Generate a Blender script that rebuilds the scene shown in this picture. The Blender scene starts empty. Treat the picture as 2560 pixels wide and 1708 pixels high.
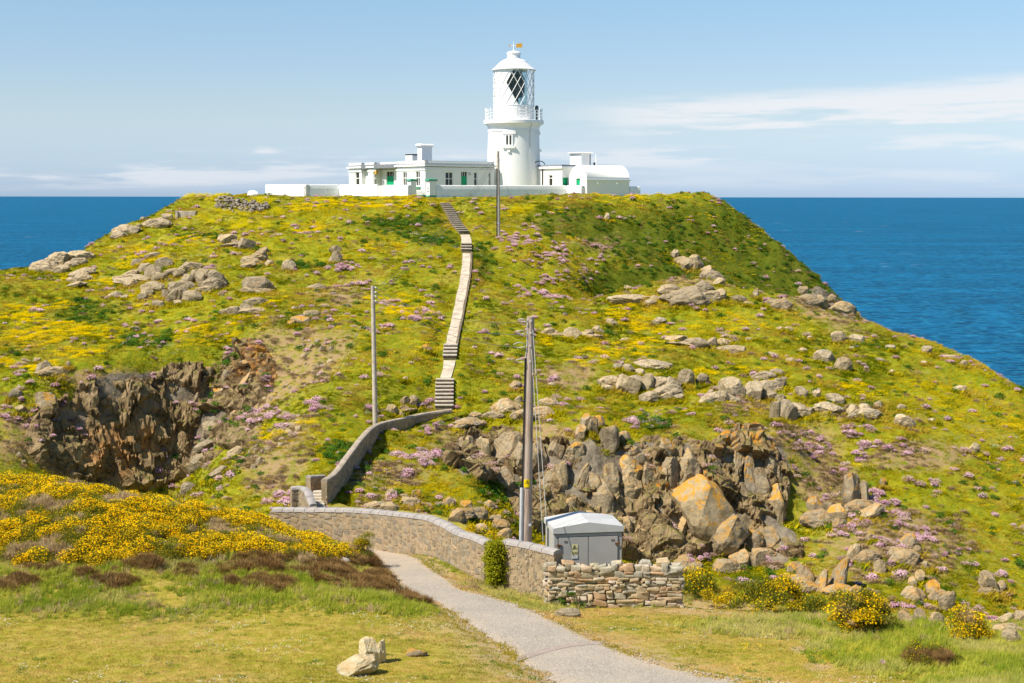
import bpy, bmesh, math, random
import numpy as np
from mathutils import Vector, Matrix, Euler

# ---------------------------------------------------------------- camera, sky, sun, exposure
SC = bpy.context.scene
COL = SC.collection
R = math.radians
CAM_Z = 35.0
FPX = 2560 * 50.0 / 36.0
PITCH = math.atan((854 - 491.5) / FPX)
ROLL = R(0.07)
cam_d = bpy.data.cameras.new('camera')
cam_d.lens = 50.0; cam_d.sensor_width = 36.0
cam_d.clip_start = 0.5; cam_d.clip_end = 90000.0
cam = bpy.data.objects.new('camera', cam_d)
COL.objects.link(cam)
cam.location = (0, 0, CAM_Z)
cam.rotation_euler = (Matrix.Rotation(R(90) - PITCH, 4, 'X') @ Matrix.Rotation(ROLL, 4, 'Z')).to_euler()
SC.camera = cam

SUN_ELEV = R(52)
SUN_H = Vector((-0.87, -0.49))            # horizontal direction towards the sun
SUN_H.normalize()
SKY_STRENGTH = 0.075
world = bpy.data.worlds.new('World'); SC.world = world
world.use_nodes = True
wn = world.node_tree.nodes; wl = world.node_tree.links
wn.clear()
w_out = wn.new('ShaderNodeOutputWorld'); w_bg = wn.new('ShaderNodeBackground')
sky = wn.new('ShaderNodeTexSky'); sky.sky_type = 'NISHITA'; sky.sun_disc = False
sky.sun_elevation = SUN_ELEV
sky.sun_rotation = math.atan2(SUN_H.x, SUN_H.y)
sky.altitude = 0; sky.air_density = 1.0; sky.dust_density = 0.3; sky.ozone_density = 1.6
w_bg.inputs[1].default_value = SKY_STRENGTH
wl.new(w_bg.outputs[0], w_out.inputs[0])


def _wmath(op, a, b=None, clamp=False):
    n = wn.new('ShaderNodeMath'); n.operation = op; n.use_clamp = clamp
    for i, v in enumerate((a, b)):
        if v is None: continue
        if isinstance(v, (int, float)): n.inputs[i].default_value = v
        else: wl.new(v, n.inputs[i])
    return n.outputs[0]


def _wmix(fac, a, b):
    n = wn.new('ShaderNodeMix'); n.data_type = 'RGBA'
    if isinstance(fac, (int, float)): n.inputs['Factor'].default_value = fac
    else: wl.new(fac, n.inputs['Factor'])
    for k, v in (('A', a), ('B', b)):
        s = [i for i in n.inputs if i.name == k and i.type == 'RGBA'][0]
        if isinstance(v, tuple): s.default_value = v
        else: wl.new(v, s)
    return [o for o in n.outputs if o.type == 'RGBA'][0]


def _wramp(v, lo, hi, a=0.0, b=1.0, smooth=True):
    n = wn.new('ShaderNodeMapRange'); n.interpolation_type = 'SMOOTHSTEP' if smooth else 'LINEAR'
    wl.new(v, n.inputs[0])
    for i, x in zip((1, 2, 3, 4), (lo, hi, a, b)): n.inputs[i].default_value = x
    return n.outputs[0]


# clouds live in the sky's own azimuth / elevation: flat banks low over the sea all round, thin streaks above
tc = wn.new('ShaderNodeTexCoord')
sep = wn.new('ShaderNodeSeparateXYZ'); wl.new(tc.outputs['Generated'], sep.inputs[0])
elev = _wmath('ARCSINE', sep.outputs[2])
azim = _wmath('ARCTAN2', sep.outputs[0], sep.outputs[1])


def _wnoise(sx, sy, off, scale, detail=6, rough=0.55):
    c = wn.new('ShaderNodeCombineXYZ')
    wl.new(_wmath('MULTIPLY', azim, sx), c.inputs[0]); wl.new(_wmath('MULTIPLY', elev, sy), c.inputs[1])
    c.inputs[2].default_value = off
    n = wn.new('ShaderNodeTexNoise'); n.inputs['Scale'].default_value = scale
    n.inputs['Detail'].default_value = detail; n.inputs['Roughness'].default_value = rough
    wl.new(c.outputs[0], n.inputs['Vector'])
    return n.outputs[0]


D = math.radians
n1 = _wnoise(1.0, 13.0, 3.1, 7.0)           # long streaks
n2 = _wnoise(1.0, 7.0, 7.7, 22.0)          # edge texture
n3 = _wnoise(1.0, 9.0, 1.3, 2.4)           # big banks
edge = _wmath('ADD', _wmath('MULTIPLY', n1, 0.75), _wmath('MULTIPLY', n2, 0.25))
# cirrus streak band: lies between about 2.3 and 5 degrees up, thickening to the right of the light
tilt = _wmath('SUBTRACT', elev, _wmath('MULTIPLY', azim, 0.035))
wob = _wmath('MULTIPLY', _wmath('SUBTRACT', n3, 0.5), 0.030)
tl = _wmath('ADD', tilt, wob)
band = _wmath('MULTIPLY', _wramp(tl, D(2.4), D(2.8)), _wramp(tl, D(3.9), D(3.2)))
side = _wramp(azim, D(0.5), D(7), 0.0, 1.0)
veil = _wmath('MULTIPLY', _wmath('MULTIPLY', band, side), _wramp(edge, 0.43, 0.56, 0.0, 1.0))
# hazy bank hugging the horizon
low = _wmath('MULTIPLY', _wramp(elev, D(0.0), D(0.7)), _wramp(tl, D(2.6), D(1.6)))
bank = _wmath('MULTIPLY', low, _wramp(edge, 0.42, 0.66, 0.0, 0.40))
# one small cumulus puff left of the light
pu = _wmath('SUBTRACT', azim, D(-9.75)); pv = _wmath('SUBTRACT', elev, D(1.78))
pr = _wmath('SQRT', _wmath('ADD', _wmath('POWER', _wmath('DIVIDE', pu, D(0.95)), 2.0), _wmath('POWER', _wmath('DIVIDE', pv, D(0.26)), 2.0)))
pr = _wmath('ADD', pr, _wmath('MULTIPLY', _wmath('SUBTRACT', n2, 0.5), 2.6))
puff = _wmath('MULTIPLY', _wramp(pr, 1.0, 0.2, 0.0, 0.75), _wramp(elev, D(1.60), D(1.72)))
t2 = _wmath('ADD', tilt, _wmath('MULTIPLY', _wmath('SUBTRACT', n1, 0.5), 0.022))
shelf = _wmath('MULTIPLY', _wmath('MULTIPLY', _wramp(t2, D(2.20), D(2.42)), _wramp(t2, D(3.3), D(2.6))), _wmath('MULTIPLY', _wramp(azim, D(2), D(8)), _wramp(n2, 0.36, 0.60)))
streak = _wmath('MULTIPLY', _wmath('MULTIPLY', _wramp(t2, D(0.9), D(1.3)), _wramp(t2, D(2.05), D(1.7))), _wramp(edge, 0.46, 0.58, 0.0, 0.7))
cloud = _wmath('MAXIMUM', _wmath('MAXIMUM', _wmath('MAXIMUM', veil, bank), _wmath('MAXIMUM', shelf, streak)), puff)
K = 1.0 / SKY_STRENGTH
tinted = wn.new('ShaderNodeMix'); tinted.data_type = 'RGBA'; tinted.blend_type = 'MULTIPLY'
tinted.inputs['Factor'].default_value = 1.0
ta = [i for i in tinted.inputs if i.type == 'RGBA']
wl.new(sky.outputs[0], ta[0])
hz = _wmix(_wramp(elev, D(3.5), D(10)), _wmix(_wramp(elev, D(-0.8), D(3.8)), (0.56, 0.82, 1.52, 1), (0.88, 0.925, 1.08, 1)), (0.90, 1.05, 1.11, 1))
wl.new(hz, ta[1])
tint_out = [o for o in tinted.outputs if o.type == 'RGBA'][0]
skyc = _wmix(_wmath('MULTIPLY', cloud, 0.85), tint_out, (0.54 * K, 0.55 * K, 0.575 * K, 1))
wl.new(skyc, w_bg.inputs[0])

sun_d = bpy.data.lights.new('sun', 'SUN'); sun_d.energy = 4.4; sun_d.angle = R(0.53)
sun_d.color = (1.0, 0.925, 0.79)
sun = bpy.data.objects.new('sun', sun_d); COL.objects.link(sun)
sdir = Vector((SUN_H.x * math.cos(SUN_ELEV), SUN_H.y * math.cos(SUN_ELEV), math.sin(SUN_ELEV)))
sun.rotation_euler = sdir.to_track_quat('Z', 'Y').to_euler()
sun.location = (-60, -30, 120)

SC.view_settings.view_transform = 'Standard'; SC.view_settings.look = 'None'
SC.view_settings.exposure = 0.7; SC.view_settings.gamma = 1.0
SC.render.engine = 'CYCLES'
SC.cycles.max_bounces = 6; SC.cycles.diffuse_bounces = 3; SC.cycles.transparent_max_bounces = 12
SC.cycles.use_denoising = True

# ---------------------------------------------------------------- numpy helpers
def rng(seed): return np.random.default_rng(seed)


def vnoise(x, y, seed=0):
    """smooth value noise in about [-1, 1]"""
    xi = np.floor(x).astype(np.int64); yi = np.floor(y).astype(np.int64)
    xf = x - xi; yf = y - yi

    def h(a, b):
        n = (a * 374761393 + b * 668265263 + seed * 1442695041) & 0xffffffff
        n = ((n ^ (n >> 13)) * 1274126177) & 0xffffffff
        n = (n ^ (n >> 16)) & 0xffff
        return n / 32767.5 - 1.0
    u = xf * xf * xf * (xf * (xf * 6 - 15) + 10); v = yf * yf * yf * (yf * (yf * 6 - 15) + 10)
    return (h(xi, yi) * (1 - u) + h(xi + 1, yi) * u) * (1 - v) + (h(xi, yi + 1) * (1 - u) + h(xi + 1, yi + 1) * u) * v


def fbm(x, y, seed=0, oct=4, gain=0.5):
    a, s, t = 1.0, 0.0, 0.0
    for k in range(oct):
        c, sn = math.cos(k * 0.9 + 0.3), math.sin(k * 0.9 + 0.3)
        s = s + a * vnoise((x * c - y * sn) * 2 ** k + 17.3 * k, (x * sn + y * c) * 2 ** k - 9.1 * k, seed + k)
        t += a; a *= gain
    return s / t


def ridged(x, y, seed=0, oct=3):
    a, s, t = 1.0, 0.0, 0.0
    for k in range(oct):
        s = s + a * (1 - np.abs(vnoise(x * 2 ** k + 5.2 * k, y * 2 ** k + 1.7 * k, seed + k)) * 2)
        t += a; a *= 0.5
    return s / t


def sstep(a, b, x):
    t = np.clip((x - a) / (b - a), 0, 1)
    return t * t * (3 - 2 * t)


_CR = np.array(cam.rotation_euler.to_matrix())


def ray(px, py):
    """direction through a point of the photograph, scaled so that the forward part is 1"""
    v = np.stack([(np.asarray(px, float) - 1280) / FPX, -(np.asarray(py, float) - 854) / FPX, -np.ones_like(np.asarray(px, float))], -1)
    d = v @ _CR.T
    return d / d[..., 1:2]


def at(px, py, Y):
    d = ray(px, py)
    return np.array([d[..., 0] * Y, np.asarray(Y, float) * np.ones_like(d[..., 0]), CAM_Z + d[..., 2] * Y]).T if np.ndim(px) else np.array([d[0] * Y, Y, CAM_Z + d[2] * Y])


def project(P):
    v = (np.asarray(P) - np.array([0, 0, CAM_Z])) @ _CR
    return 1280 - v[..., 0] / v[..., 2] * FPX, 854 + v[..., 1] / v[..., 2] * FPX


class TPS:
    def __init__(self, pts, lam=0.02):
        P = np.asarray(pts, float); self.xy = P[:, :2]; n = len(P)
        d2 = ((self.xy[:, None] - self.xy[None]) ** 2).sum(-1)
        K = self.k(d2) + lam * np.eye(n) * 30
        A = np.zeros((n + 3, n + 3)); A[:n, :n] = K; A[:n, n] = 1; A[:n, n + 1:] = self.xy
        A[n, :n] = 1; A[n + 1:, :n] = self.xy.T
        b = np.zeros(n + 3); b[:n] = P[:, 2]
        self.w = np.linalg.solve(A, b)

    @staticmethod
    def k(d2): return 0.5 * d2 * np.log(np.maximum(d2, 1e-9))

    def __call__(self, x, y):
        s = x.shape; x = x.ravel(); y = y.ravel(); out = np.empty(len(x)); n = len(self.xy)
        for i in range(0, len(x), 20000):
            xs, ys = x[i:i + 20000], y[i:i + 20000]
            d2 = (xs[:, None] - self.xy[None, :, 0]) ** 2 + (ys[:, None] - self.xy[None, :, 1]) ** 2
            out[i:i + 20000] = self.k(d2) @ self.w[:n] + self.w[n] + self.w[n + 1] * xs + self.w[n + 2] * ys
        return out.reshape(s)


# ---------------------------------------------------------------- scene helpers
def obj(name, mesh, mat=None, parent=None, label=None, cat=None, group=None, kind=None, loc=None, rot=None, scale=None):
    o = bpy.data.objects.new(name, mesh); COL.objects.link(o)
    if mesh is not None and mat is not None and not mesh.materials: mesh.materials.append(mat)
    if parent is not None: o.parent = parent
    if loc is not None: o.location = tuple(float(c) for c in loc)
    if rot is not None: o.rotation_euler = tuple(float(c) for c in rot)
    if scale is not None: o.scale = tuple(float(c) for c in scale)
    if label: o['label'] = label
    if cat: o['category'] = cat
    if group: o['group'] = group
    if kind: o['kind'] = kind
    return o


def pydata(name, v, f, smooth=False):
    m = bpy.data.meshes.new(name)
    m.from_pydata([tuple(map(float, p)) for p in v], [], [tuple(int(i) for i in q) for q in f])
    if smooth: m.polygons.foreach_set('use_smooth', [True] * len(m.polygons))
    m.update()
    return m


class MB:
    """collects simple shapes into one mesh"""
    def __init__(self): self.v = []; self.f = []

    def add(self, v, f):
        b = len(self.v); self.v += [tuple(map(float, p)) for p in v]; self.f += [tuple(b + i for i in q) for q in f]; return self

    def box(self, x0, x1, y0, y1, z0, z1):
        return self.add([(x0, y0, z0), (x1, y0, z0), (x1, y1, z0), (x0, y1, z0), (x0, y0, z1), (x1, y0, z1), (x1, y1, z1), (x0, y1, z1)],
                        [(0, 3, 2, 1), (4, 5, 6, 7), (0, 1, 5, 4), (1, 2, 6, 5), (2, 3, 7, 6), (3, 0, 4, 7)])

    def prism(self, poly, z0, z1):
        n = len(poly)
        v = [(p[0], p[1], z0) for p in poly] + [(p[0], p[1], z1) for p in poly]
        f = [tuple(range(n - 1, -1, -1)), tuple(range(n, 2 * n))] + [(i, (i + 1) % n, n + (i + 1) % n, n + i) for i in range(n)]
        return self.add(v, f)

    def lathe(self, prof, seg=48, cx=0, cy=0, caps=True):
        v = []; f = []
        for r, z in prof:
            for k in range(seg):
                a = 2 * math.pi * k / seg; v.append((cx + r * math.cos(a), cy + r * math.sin(a), z))
        for i in range(len(prof) - 1):
            for k in range(seg):
                k2 = (k + 1) % seg; f.append((i * seg + k, i * seg + k2, (i + 1) * seg + k2, (i + 1) * seg + k))
        if caps:
            f.append(tuple(range(seg - 1, -1, -1))); b = (len(prof) - 1) * seg; f.append(tuple(b + k for k in range(seg)))
        return self.add(v, f)

    def tube(self, pts, rad, seg=6, cap=True):
        pts = [Vector(p) for p in pts]; v = []; f = []; n = len(pts)
        rad = [rad] * n if isinstance(rad, (int, float)) else rad
        up = None
        for i, p in enumerate(pts):
            t = (pts[min(i + 1, n - 1)] - pts[max(i - 1, 0)]).normalized()
            if up is None: up = Vector((0, 0, 1)) if abs(t.z) < 0.9 else Vector((1, 0, 0))
            a = t.cross(up).normalized(); b = t.cross(a).normalized(); up = -b if False else up
            for k in range(seg):
                an = 2 * math.pi * k / seg; v.append(p + (a * math.cos(an) + b * math.sin(an)) * rad[i])
        for i in range(n - 1):
            for k in range(seg):
                k2 = (k + 1) % seg; f.append((i * seg + k, i * seg + k2, (i + 1) * seg + k2, (i + 1) * seg + k))
        if cap:
            f.append(tuple(range(seg - 1, -1, -1))); f.append(tuple((n - 1) * seg + k for k in range(seg)))
        return self.add(v, f)

    def mesh(self, name, smooth=False, angle=None):
        m = pydata(name, self.v, self.f, smooth)
        bm = bmesh.new(); bm.from_mesh(m); bmesh.ops.recalc_face_normals(bm, faces=bm.faces); bm.to_mesh(m); bm.free()
        if angle is not None:
            m.polygons.foreach_set('use_smooth', [True] * len(m.polygons))
            m.set_sharp_from_angle(angle=R(angle))
        return m

    def obj(self, name, mat, parent=None, smooth=False, angle=None, **kw):
        return obj(name, self.mesh(name, smooth, angle), mat, parent, **kw)


def empty(name, loc, label=None, cat=None, group=None, rz=0.0):
    o = obj(name, None, label=label, cat=cat, group=group, loc=loc, rot=(0, 0, rz))
    o.empty_display_size = 0.3
    return o


def bevel_obj_mesh(m, w, seg=1):
    bm = bmesh.new(); bm.from_mesh(m)
    bmesh.ops.bevel(bm, geom=list(bm.edges), offset=w, segments=seg, affect='EDGES', profile=0.5, clamp_overlap=True)
    bm.to_mesh(m); bm.free(); return m


# ---------------------------------------------------------------- node material helper
class NM:
    def __init__(self, name):
        self.m = bpy.data.materials.new(name); self.m.use_nodes = True
        self.n = self.m.node_tree.nodes; self.l = self.m.node_tree.links
        self.b = self.n['Principled BSDF']; self.out = self.n['Material Output']
        self.b.inputs['Specular IOR Level'].default_value = 0.25
        self._tc = None

    def set(self, **kw):
        for k, v in kw.items():
            k = {'base': 'Base Color', 'rough': 'Roughness', 'metal': 'Metallic', 'spec': 'Specular IOR Level', 'alpha': 'Alpha'}[k]
            self.put(v, self.b.inputs[k])
        return self

    def put(self, v, s):
        if isinstance(v, (int, float)): s.default_value = v
        elif isinstance(v, tuple): s.default_value = v if len(v) != 3 or s.type != 'RGBA' else (*v, 1)
        else: self.l.new(v, s)

    def coord(self, which='Object'):
        if self._tc is None: self._tc = self.n.new('ShaderNodeTexCoord')
        return self._tc.outputs[which]

    def pos(self):
        return self.n.new('ShaderNodeNewGeometry').outputs['Position']

    def noise(self, scale, detail=4, rough=0.55, vec=None, dist=0.0, out=0):
        n = self.n.new('ShaderNodeTexNoise'); n.inputs['Scale'].default_value = scale
        n.inputs['Detail'].default_value = detail; n.inputs['Roughness'].default_value = rough; n.inputs['Distortion'].default_value = dist
        self.l.new(vec if vec is not None else self.coord(), n.inputs['Vector'])
        return n.outputs[out]

    def voro(self, scale, vec=None, feature='F1', rand=1.0, out='Distance'):
        n = self.n.new('ShaderNodeTexVoronoi'); n.feature = feature; n.inputs['Scale'].default_value = scale; n.inputs['Randomness'].default_value = rand
        self.l.new(vec if vec is not None else self.coord(), n.inputs['Vector'])
        return n.outputs[out]

    def mapping(self, vec, scale=(1, 1, 1), rot=(0, 0, 0)):
        n = self.n.new('ShaderNodeMapping'); self.l.new(vec, n.inputs[0]); n.inputs['Scale'].default_value = scale; n.inputs['Rotation'].default_value = rot
        return n.outputs[0]

    def math(self, op, a, b=None, clamp=False):
        n = self.n.new('ShaderNodeMath'); n.operation = op; n.use_clamp = clamp
        for i, v in enumerate((a, b)):
            if v is not None: self.put(v, n.inputs[i])
        return n.outputs[0]

    def ramp(self, v, lo, hi, a=0.0, b=1.0):
        n = self.n.new('ShaderNodeMapRange'); n.interpolation_type = 'SMOOTHSTEP'
        self.l.new(v, n.inputs[0])
        for i, x in zip((1, 2, 3, 4), (lo, hi, a, b)): n.inputs[i].default_value = x
        return n.outputs[0]

    def mix(self, f, a, b, blend='MIX'):
        n = self.n.new('ShaderNodeMix'); n.data_type = 'RGBA'; n.blend_type = blend
        self.put(f, n.inputs['Factor'])
        ins = [i for i in n.inputs if i.type == 'RGBA']
        self.put(a, ins[0]); self.put(b, ins[1])
        return [o for o in n.outputs if o.type == 'RGBA'][0]

    def attr(self, name, kind='GEOMETRY', out='Fac'):
        n = self.n.new('ShaderNodeAttribute'); n.attribute_name = name; n.attribute_type = kind
        return n.outputs[out]

    def rand(self):
        return self.n.new('ShaderNodeObjectInfo').outputs['Random']

    def bump(self, h, strength=0.5, dist=0.05):
        n = self.n.new('ShaderNodeBump'); n.inputs['Strength'].default_value = strength; n.inputs['Distance'].default_value = dist
        self.l.new(h, n.inputs['Height']); self.l.new(n.outputs[0], self.b.inputs['Normal'])
        return self

    def normal_z(self):
        g = self.n.new('ShaderNodeNewGeometry'); s = self.n.new('ShaderNodeSeparateXYZ'); self.l.new(g.outputs['Normal'], s.inputs[0])
        return s.outputs[2]

    def leaf(self, color, trans=0.35, soft=1.4):
        """thin foliage: diffuse with light passing through"""
        self.n.remove(self.b)
        d = self.n.new('ShaderNodeBsdfDiffuse'); t = self.n.new('ShaderNodeBsdfTranslucent'); mx = self.n.new('ShaderNodeMixShader')
        self.put(color, d.inputs[0]); self.put(color, t.inputs[0]); mx.inputs[0].default_value = trans
        g = self.n.new('ShaderNodeNewGeometry'); va = self.n.new('ShaderNodeVectorMath'); va.operation = 'ADD'; vn = self.n.new('ShaderNodeVectorMath'); vn.operation = 'NORMALIZE'
        self.l.new(g.outputs['Normal'], va.inputs[0]); va.inputs[1].default_value = (0, 0, soft); self.l.new(va.outputs[0], vn.inputs[0]); self.l.new(vn.outputs[0], d.inputs['Normal'])
        self.l.new(d.outputs[0], mx.inputs[1]); self.l.new(t.outputs[0], mx.inputs[2]); self.l.new(mx.outputs[0], self.out.inputs[0])
        return self

# ---------------------------------------------------------------- the lie of the land
def P3(lst): return [at(a, b, c) for a, b, c in lst]


SEA_Z = 0.0
# lighthouse island: heights read along lines of sight with their distances
I = P3([(500, 497, 133), (700, 496, 133), (900, 496.5, 133), (1060, 502, 132.5), (1110, 508, 130.5), (1300, 497.5, 133), (1500, 497, 134), (1700, 497, 135), (1770, 495, 136),
        (1850, 545, 134), (1950, 625, 131.5), (2050, 710, 129), (2150, 792, 126.5), (2200, 850, 125),
        (1300, 560, 124), (1500, 560, 127.5), (1700, 560, 131), (1850, 610, 131), (1300, 690, 109), (1450, 690, 114), (1650, 690, 121.5), (1760, 720, 122.5), (1900, 745, 124.5), (2020, 775, 125.5),
        (1400, 620, 120.5), (1600, 620, 125.5), (1750, 640, 127.5), (1900, 680, 128.5), (1250, 600, 117),
        (1165, 592, 116), (1166, 640, 110), (1150, 750, 98), (1125, 865, 87.5), (1128, 900, 85), (1118, 948, 82), (1110, 1022, 79),
        (900, 560, 120), (700, 560, 120), (500, 560, 122), (1050, 560, 120),
        (460, 498, 132), (350, 552, 127), (250, 594, 123), (120, 657, 116), (60, 673, 113.5), (0, 678, 112), (-200, 705, 108),
        (320, 620, 118), (600, 640, 110), (800, 640, 110), (980, 640, 110.5), (200, 720, 107), (400, 720, 104), (600, 760, 98), (800, 760, 98), (1000, 760, 97.5),
        (0, 800, 99), (200, 850, 93), (400, 850, 91), (600, 830, 90.5), (0, 930, 86), (-200, 900, 88), (150, 920, 88), (300, 900, 89.5), (800, 850, 88.5), (950, 880, 85.5), (1040, 900, 84.5),
        (0, 1012, 82), (100, 995, 82.5), (250, 958, 84.6), (350, 943, 86), (450, 925, 87.4), (560, 880, 88.8), (680, 855, 89), (-200, 1050, 80),
        (-200, 1200, 76), (0, 1190, 77.5), (60, 1190, 78.5), (150, 1195, 80.4), (250, 1195, 82.6), (330, 1195, 83.8), (400, 1195, 84.8), (440, 1180, 85.4), (470, 1215, 81), (250, 1290, 78), (60, 1270, 76.5), (420, 1300, 77),
        (500, 1130, 84.5), (560, 1080, 83.5), (620, 1030, 83.6), (700, 950, 85), (760, 900, 86.2), (850, 890, 85.8),
        (900, 960, 79.5), (1000, 985, 79.5), (800, 1010, 77.3), (700, 1060, 75.3), (620, 1110, 73.8), (560, 1160, 72.5), (520, 1215, 71), (700, 1170, 70), (620, 1240, 68), (860, 1060, 74.8), (780, 1130, 71), (700, 1240, 66.5),
        (795, 1270, 62.3), (770, 1270, 62.5), (860, 1185, 67), (900, 1150, 69.5), (940, 1065, 74.8), (1000, 1060, 76.5), (1100, 1045, 78),
        (850, 1235, 64), (920, 1200, 66.5), (1000, 1200, 67.2), (1100, 1140, 71), (1000, 1130, 71.8), (900, 1265, 63.0), (1000, 1275, 63.2), (1100, 1290, 63.2), (1100, 1220, 67), (1200, 1230, 67.6), (1180, 1170, 70.5), (1060, 1080, 74.6),
        (1200, 900, 86), (1250, 1000, 80), (1300, 850, 90), (1150, 1000, 80), (1250, 1060, 76.8), (1140, 1085, 75.2),
        (1560, 738, 103), (1640, 718, 103.5), (1750, 708, 103), (1850, 728, 102.5), (1990, 763, 102), (2150, 798, 101), (2280, 843, 99), (2400, 893, 97), (2560, 968, 94), (2750, 1065, 90),
        (1400, 800, 95), (1600, 800, 97), (1800, 800, 97), (2000, 830, 96.8), (1400, 900, 87.5), (1600, 900, 88.7), (1800, 900, 89.7), (2000, 900, 91), (2200, 900, 93), (2400, 980, 90),
        (1400, 1000, 80.5), (1600, 1020, 80), (1800, 1020, 81), (2000, 1000, 83.7), (2200, 1000, 86), (2400, 1080, 83.3), (2560, 1100, 84), (1250, 770, 96.5),
        (1330, 1095, 74.7), (1450, 1120, 73.5), (1600, 1120, 74), (1750, 1105, 75), (1900, 1090, 76.5), (1965, 1085, 77.2),
        (1150, 1190, 72), (1300, 1270, 70.5), (1400, 1300, 70.4), (1500, 1330, 70.6), (1600, 1390, 70.5), (1750, 1390, 71), (1870, 1350, 72), (1950, 1290, 73.4),
        (1750, 1450, 67.5), (1900, 1460, 66.8), (2020, 1300, 73.5), (2010, 1150, 78.2), (2100, 1100, 80.3), (2200, 1200, 76), (2100, 1300, 72.2), (2300, 1300, 72.7), (2500, 1250, 76), (2200, 1400, 68), (2400, 1400, 69),
        (2050, 1450, 65.6), (2300, 1510, 63.6), (2450, 1510, 64.6), (2620, 1450, 68), (2500, 1600, 60.6), (2640, 1620, 60.5), (1500, 1480, 66), (1600, 1500, 65)])
for x in (-27, -18, -8, 2, 12):
    I += [np.array([x, 140, 34.95]), np.array([x, 152, 34.95]), np.array([x, 164, 34.3]), np.array([x, 178, 25.0]), np.array([x, 192, 8.0])]
I += [np.array([19, 142, 34.9]), np.array([21, 150, 34.7]), np.array([-30, 142, 34.2]), np.array([24, 165, 32])]
for px, py, Y in ((1770, 495, 136), (1850, 545, 134), (1950, 625, 131.5), (2050, 710, 129), (2150, 792, 126.5)):
    p = at(px, py, Y); I += [p + np.array([4, 3, -4.5]), p + np.array([11, 7, -15])]
for px, py, Y in ((1990, 763, 102), (2150, 798, 101), (2280, 843, 99), (2400, 893, 97), (2560, 968, 94), (2750, 1065, 90)):
    p = at(px, py, Y); I += [p + np.array([2, 6, -3.5])] + ([p + np.array([7, 13, -13])] if px > 2200 else [])
for px, py, Y in ((350, 552, 127), (250, 594, 123), (120, 657, 116), (0, 678, 112), (-200, 705, 108)):
    p = at(px, py, Y); I += [p + np.array([-3, 6, -4]), p + np.array([-7, 16, -14]), p + np.array([-10, 26, -24])]
I += [at(px, py, Y) + np.array([0, dy, dz]) for dy, dz in ((5.5, -1.9), (11.5, -3.6)) for px, py, Y in ((1560, 738, 103), (1640, 718, 103.5), (1750, 708, 103), (1850, 728, 102.5), (1990, 763, 102))]
I += [np.array(p, float) for p in ((45, 125, -2), (60, 105, -4), (48, 150, -4), (36, 165, -2), (66, 80, 2), (45, 185, -6), (66, 186, -8), (-48, 150, -4), (-66, 125, -4), (-42, 170, -6), (-72, 186, -8), (-72, 100, 6), (-60, 88, 14))]
tps_i = TPS(I, 0.004)

A = P3([(0, 1708, 33), (600, 1708, 33), (1200, 1708, 33.5), (1500, 1708, 34), (2000, 1708, 33.5), (2560, 1708, 33), (0, 1600, 37.5), (700, 1600, 37.5), (0, 1500, 42.7), (500, 1500, 42.7), (900, 1495, 43),
        (1300, 1600, 38.5), (1700, 1600, 39), (1150, 1500, 44.5), (1000, 1405, 53), (950, 1388, 56), (1050, 1398, 53.5), (1400, 1522, 46), (1700, 1517, 46.8), (1225, 1472, 48.5), (1900, 1535, 45.3), (2100, 1570, 42.5),
        (2400, 1590, 40.7), (2560, 1630, 38), (2200, 1620, 39.3), (1260, 1490, 47), (1130, 1425, 51.3),
        (0, 1440, 45.3), (400, 1440, 45.6), (800, 1445, 46.3), (950, 1490, 45.2), (0, 1310, 50), (400, 1320, 50), (680, 1350, 51), (830, 1400, 50.0), (920, 1450, 48.6), (0, 1225, 55), (-200, 1225, 55), (350, 1255, 54.5), (600, 1305, 54.5),
        (720, 1345, 56), (790, 1365, 59), (880, 1385, 57.8), (700, 1345, 60), (795, 1272, 61.9), (850, 1300, 61.5), (950, 1310, 60.5), (1050, 1330, 58.5), (1180, 1385, 54.5), (1300, 1430, 52.3), (1480, 1465, 52), (1620, 1500, 50), (1750, 1525, 48)])
A += [np.array([x, 0, 33.25]) for x in (-30, 0, 30)] + [np.array([x, 15, 29.0]) for x in (-25, 0, 25)] + [np.array([x, -40, 34.5]) for x in (-40, 40)] + [np.array([-24, 40, 22.9]), np.array([24, 34, 23.6])]
tps_a = TPS(A, 0.01)


def lineY(pts): a = np.array(pts, float); return lambda x: np.interp(x, a[:, 0], a[:, 1])


edge_i = lineY([(-60, 72), (-26, 73), (-17, 71.5), (-13, 66), (-10, 62), (-8, 61), (-4, 60.5), (0, 61.5), (8, 63), (13, 61), (20, 58.5), (30, 56), (60, 50)])
edge_a = lineY([(-60, 57), (-14, 57.5), (-11.5, 59.5), (-9.6, 61.6), (-8, 62.6), (-5.5, 62.3), (-3, 60.5), (0, 56.5), (5, 54), (8, 51), (12, 46.5), (17, 43), (25, 40.5), (60, 37)])
# the walked line: stairs and concrete path up the hill (x, y, z of its middle) used to level the turf
STAIR_PX = [(1110, 507, 130.5), (1120, 525, 128), (1140, 560, 121.5), (1165, 592, 116), (1166, 612, 113.3), (1166, 640, 110), (1160, 700, 103), (1150, 750, 98), (1140, 800, 93.3), (1128, 855, 88.2), (1125, 885, 86), (1122, 915, 84), (1113, 948, 82), (1110, 1022, 79)]
STAIR = np.array([at(*p) for p in STAIR_PX])


def seg_dist(x, y, line):
    """distance to a polyline in plan and the height of its nearest point"""
    best = np.full(x.shape, 1e9); zb = np.zeros(x.shape)
    for a, b in zip(line[:-1], line[1:]):
        d = b[:2] - a[:2]; L = (d ** 2).sum()
        t = np.clip(((x - a[0]) * d[0] + (y - a[1]) * d[1]) / L, 0, 1)
        q = np.hypot(x - a[0] - t * d[0], y - a[1] - t * d[1])
        m = q < best; best = np.where(m, q, best); zb = np.where(m, a[2] + t * (b[2] - a[2]), zb)
    return best, zb


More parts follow.
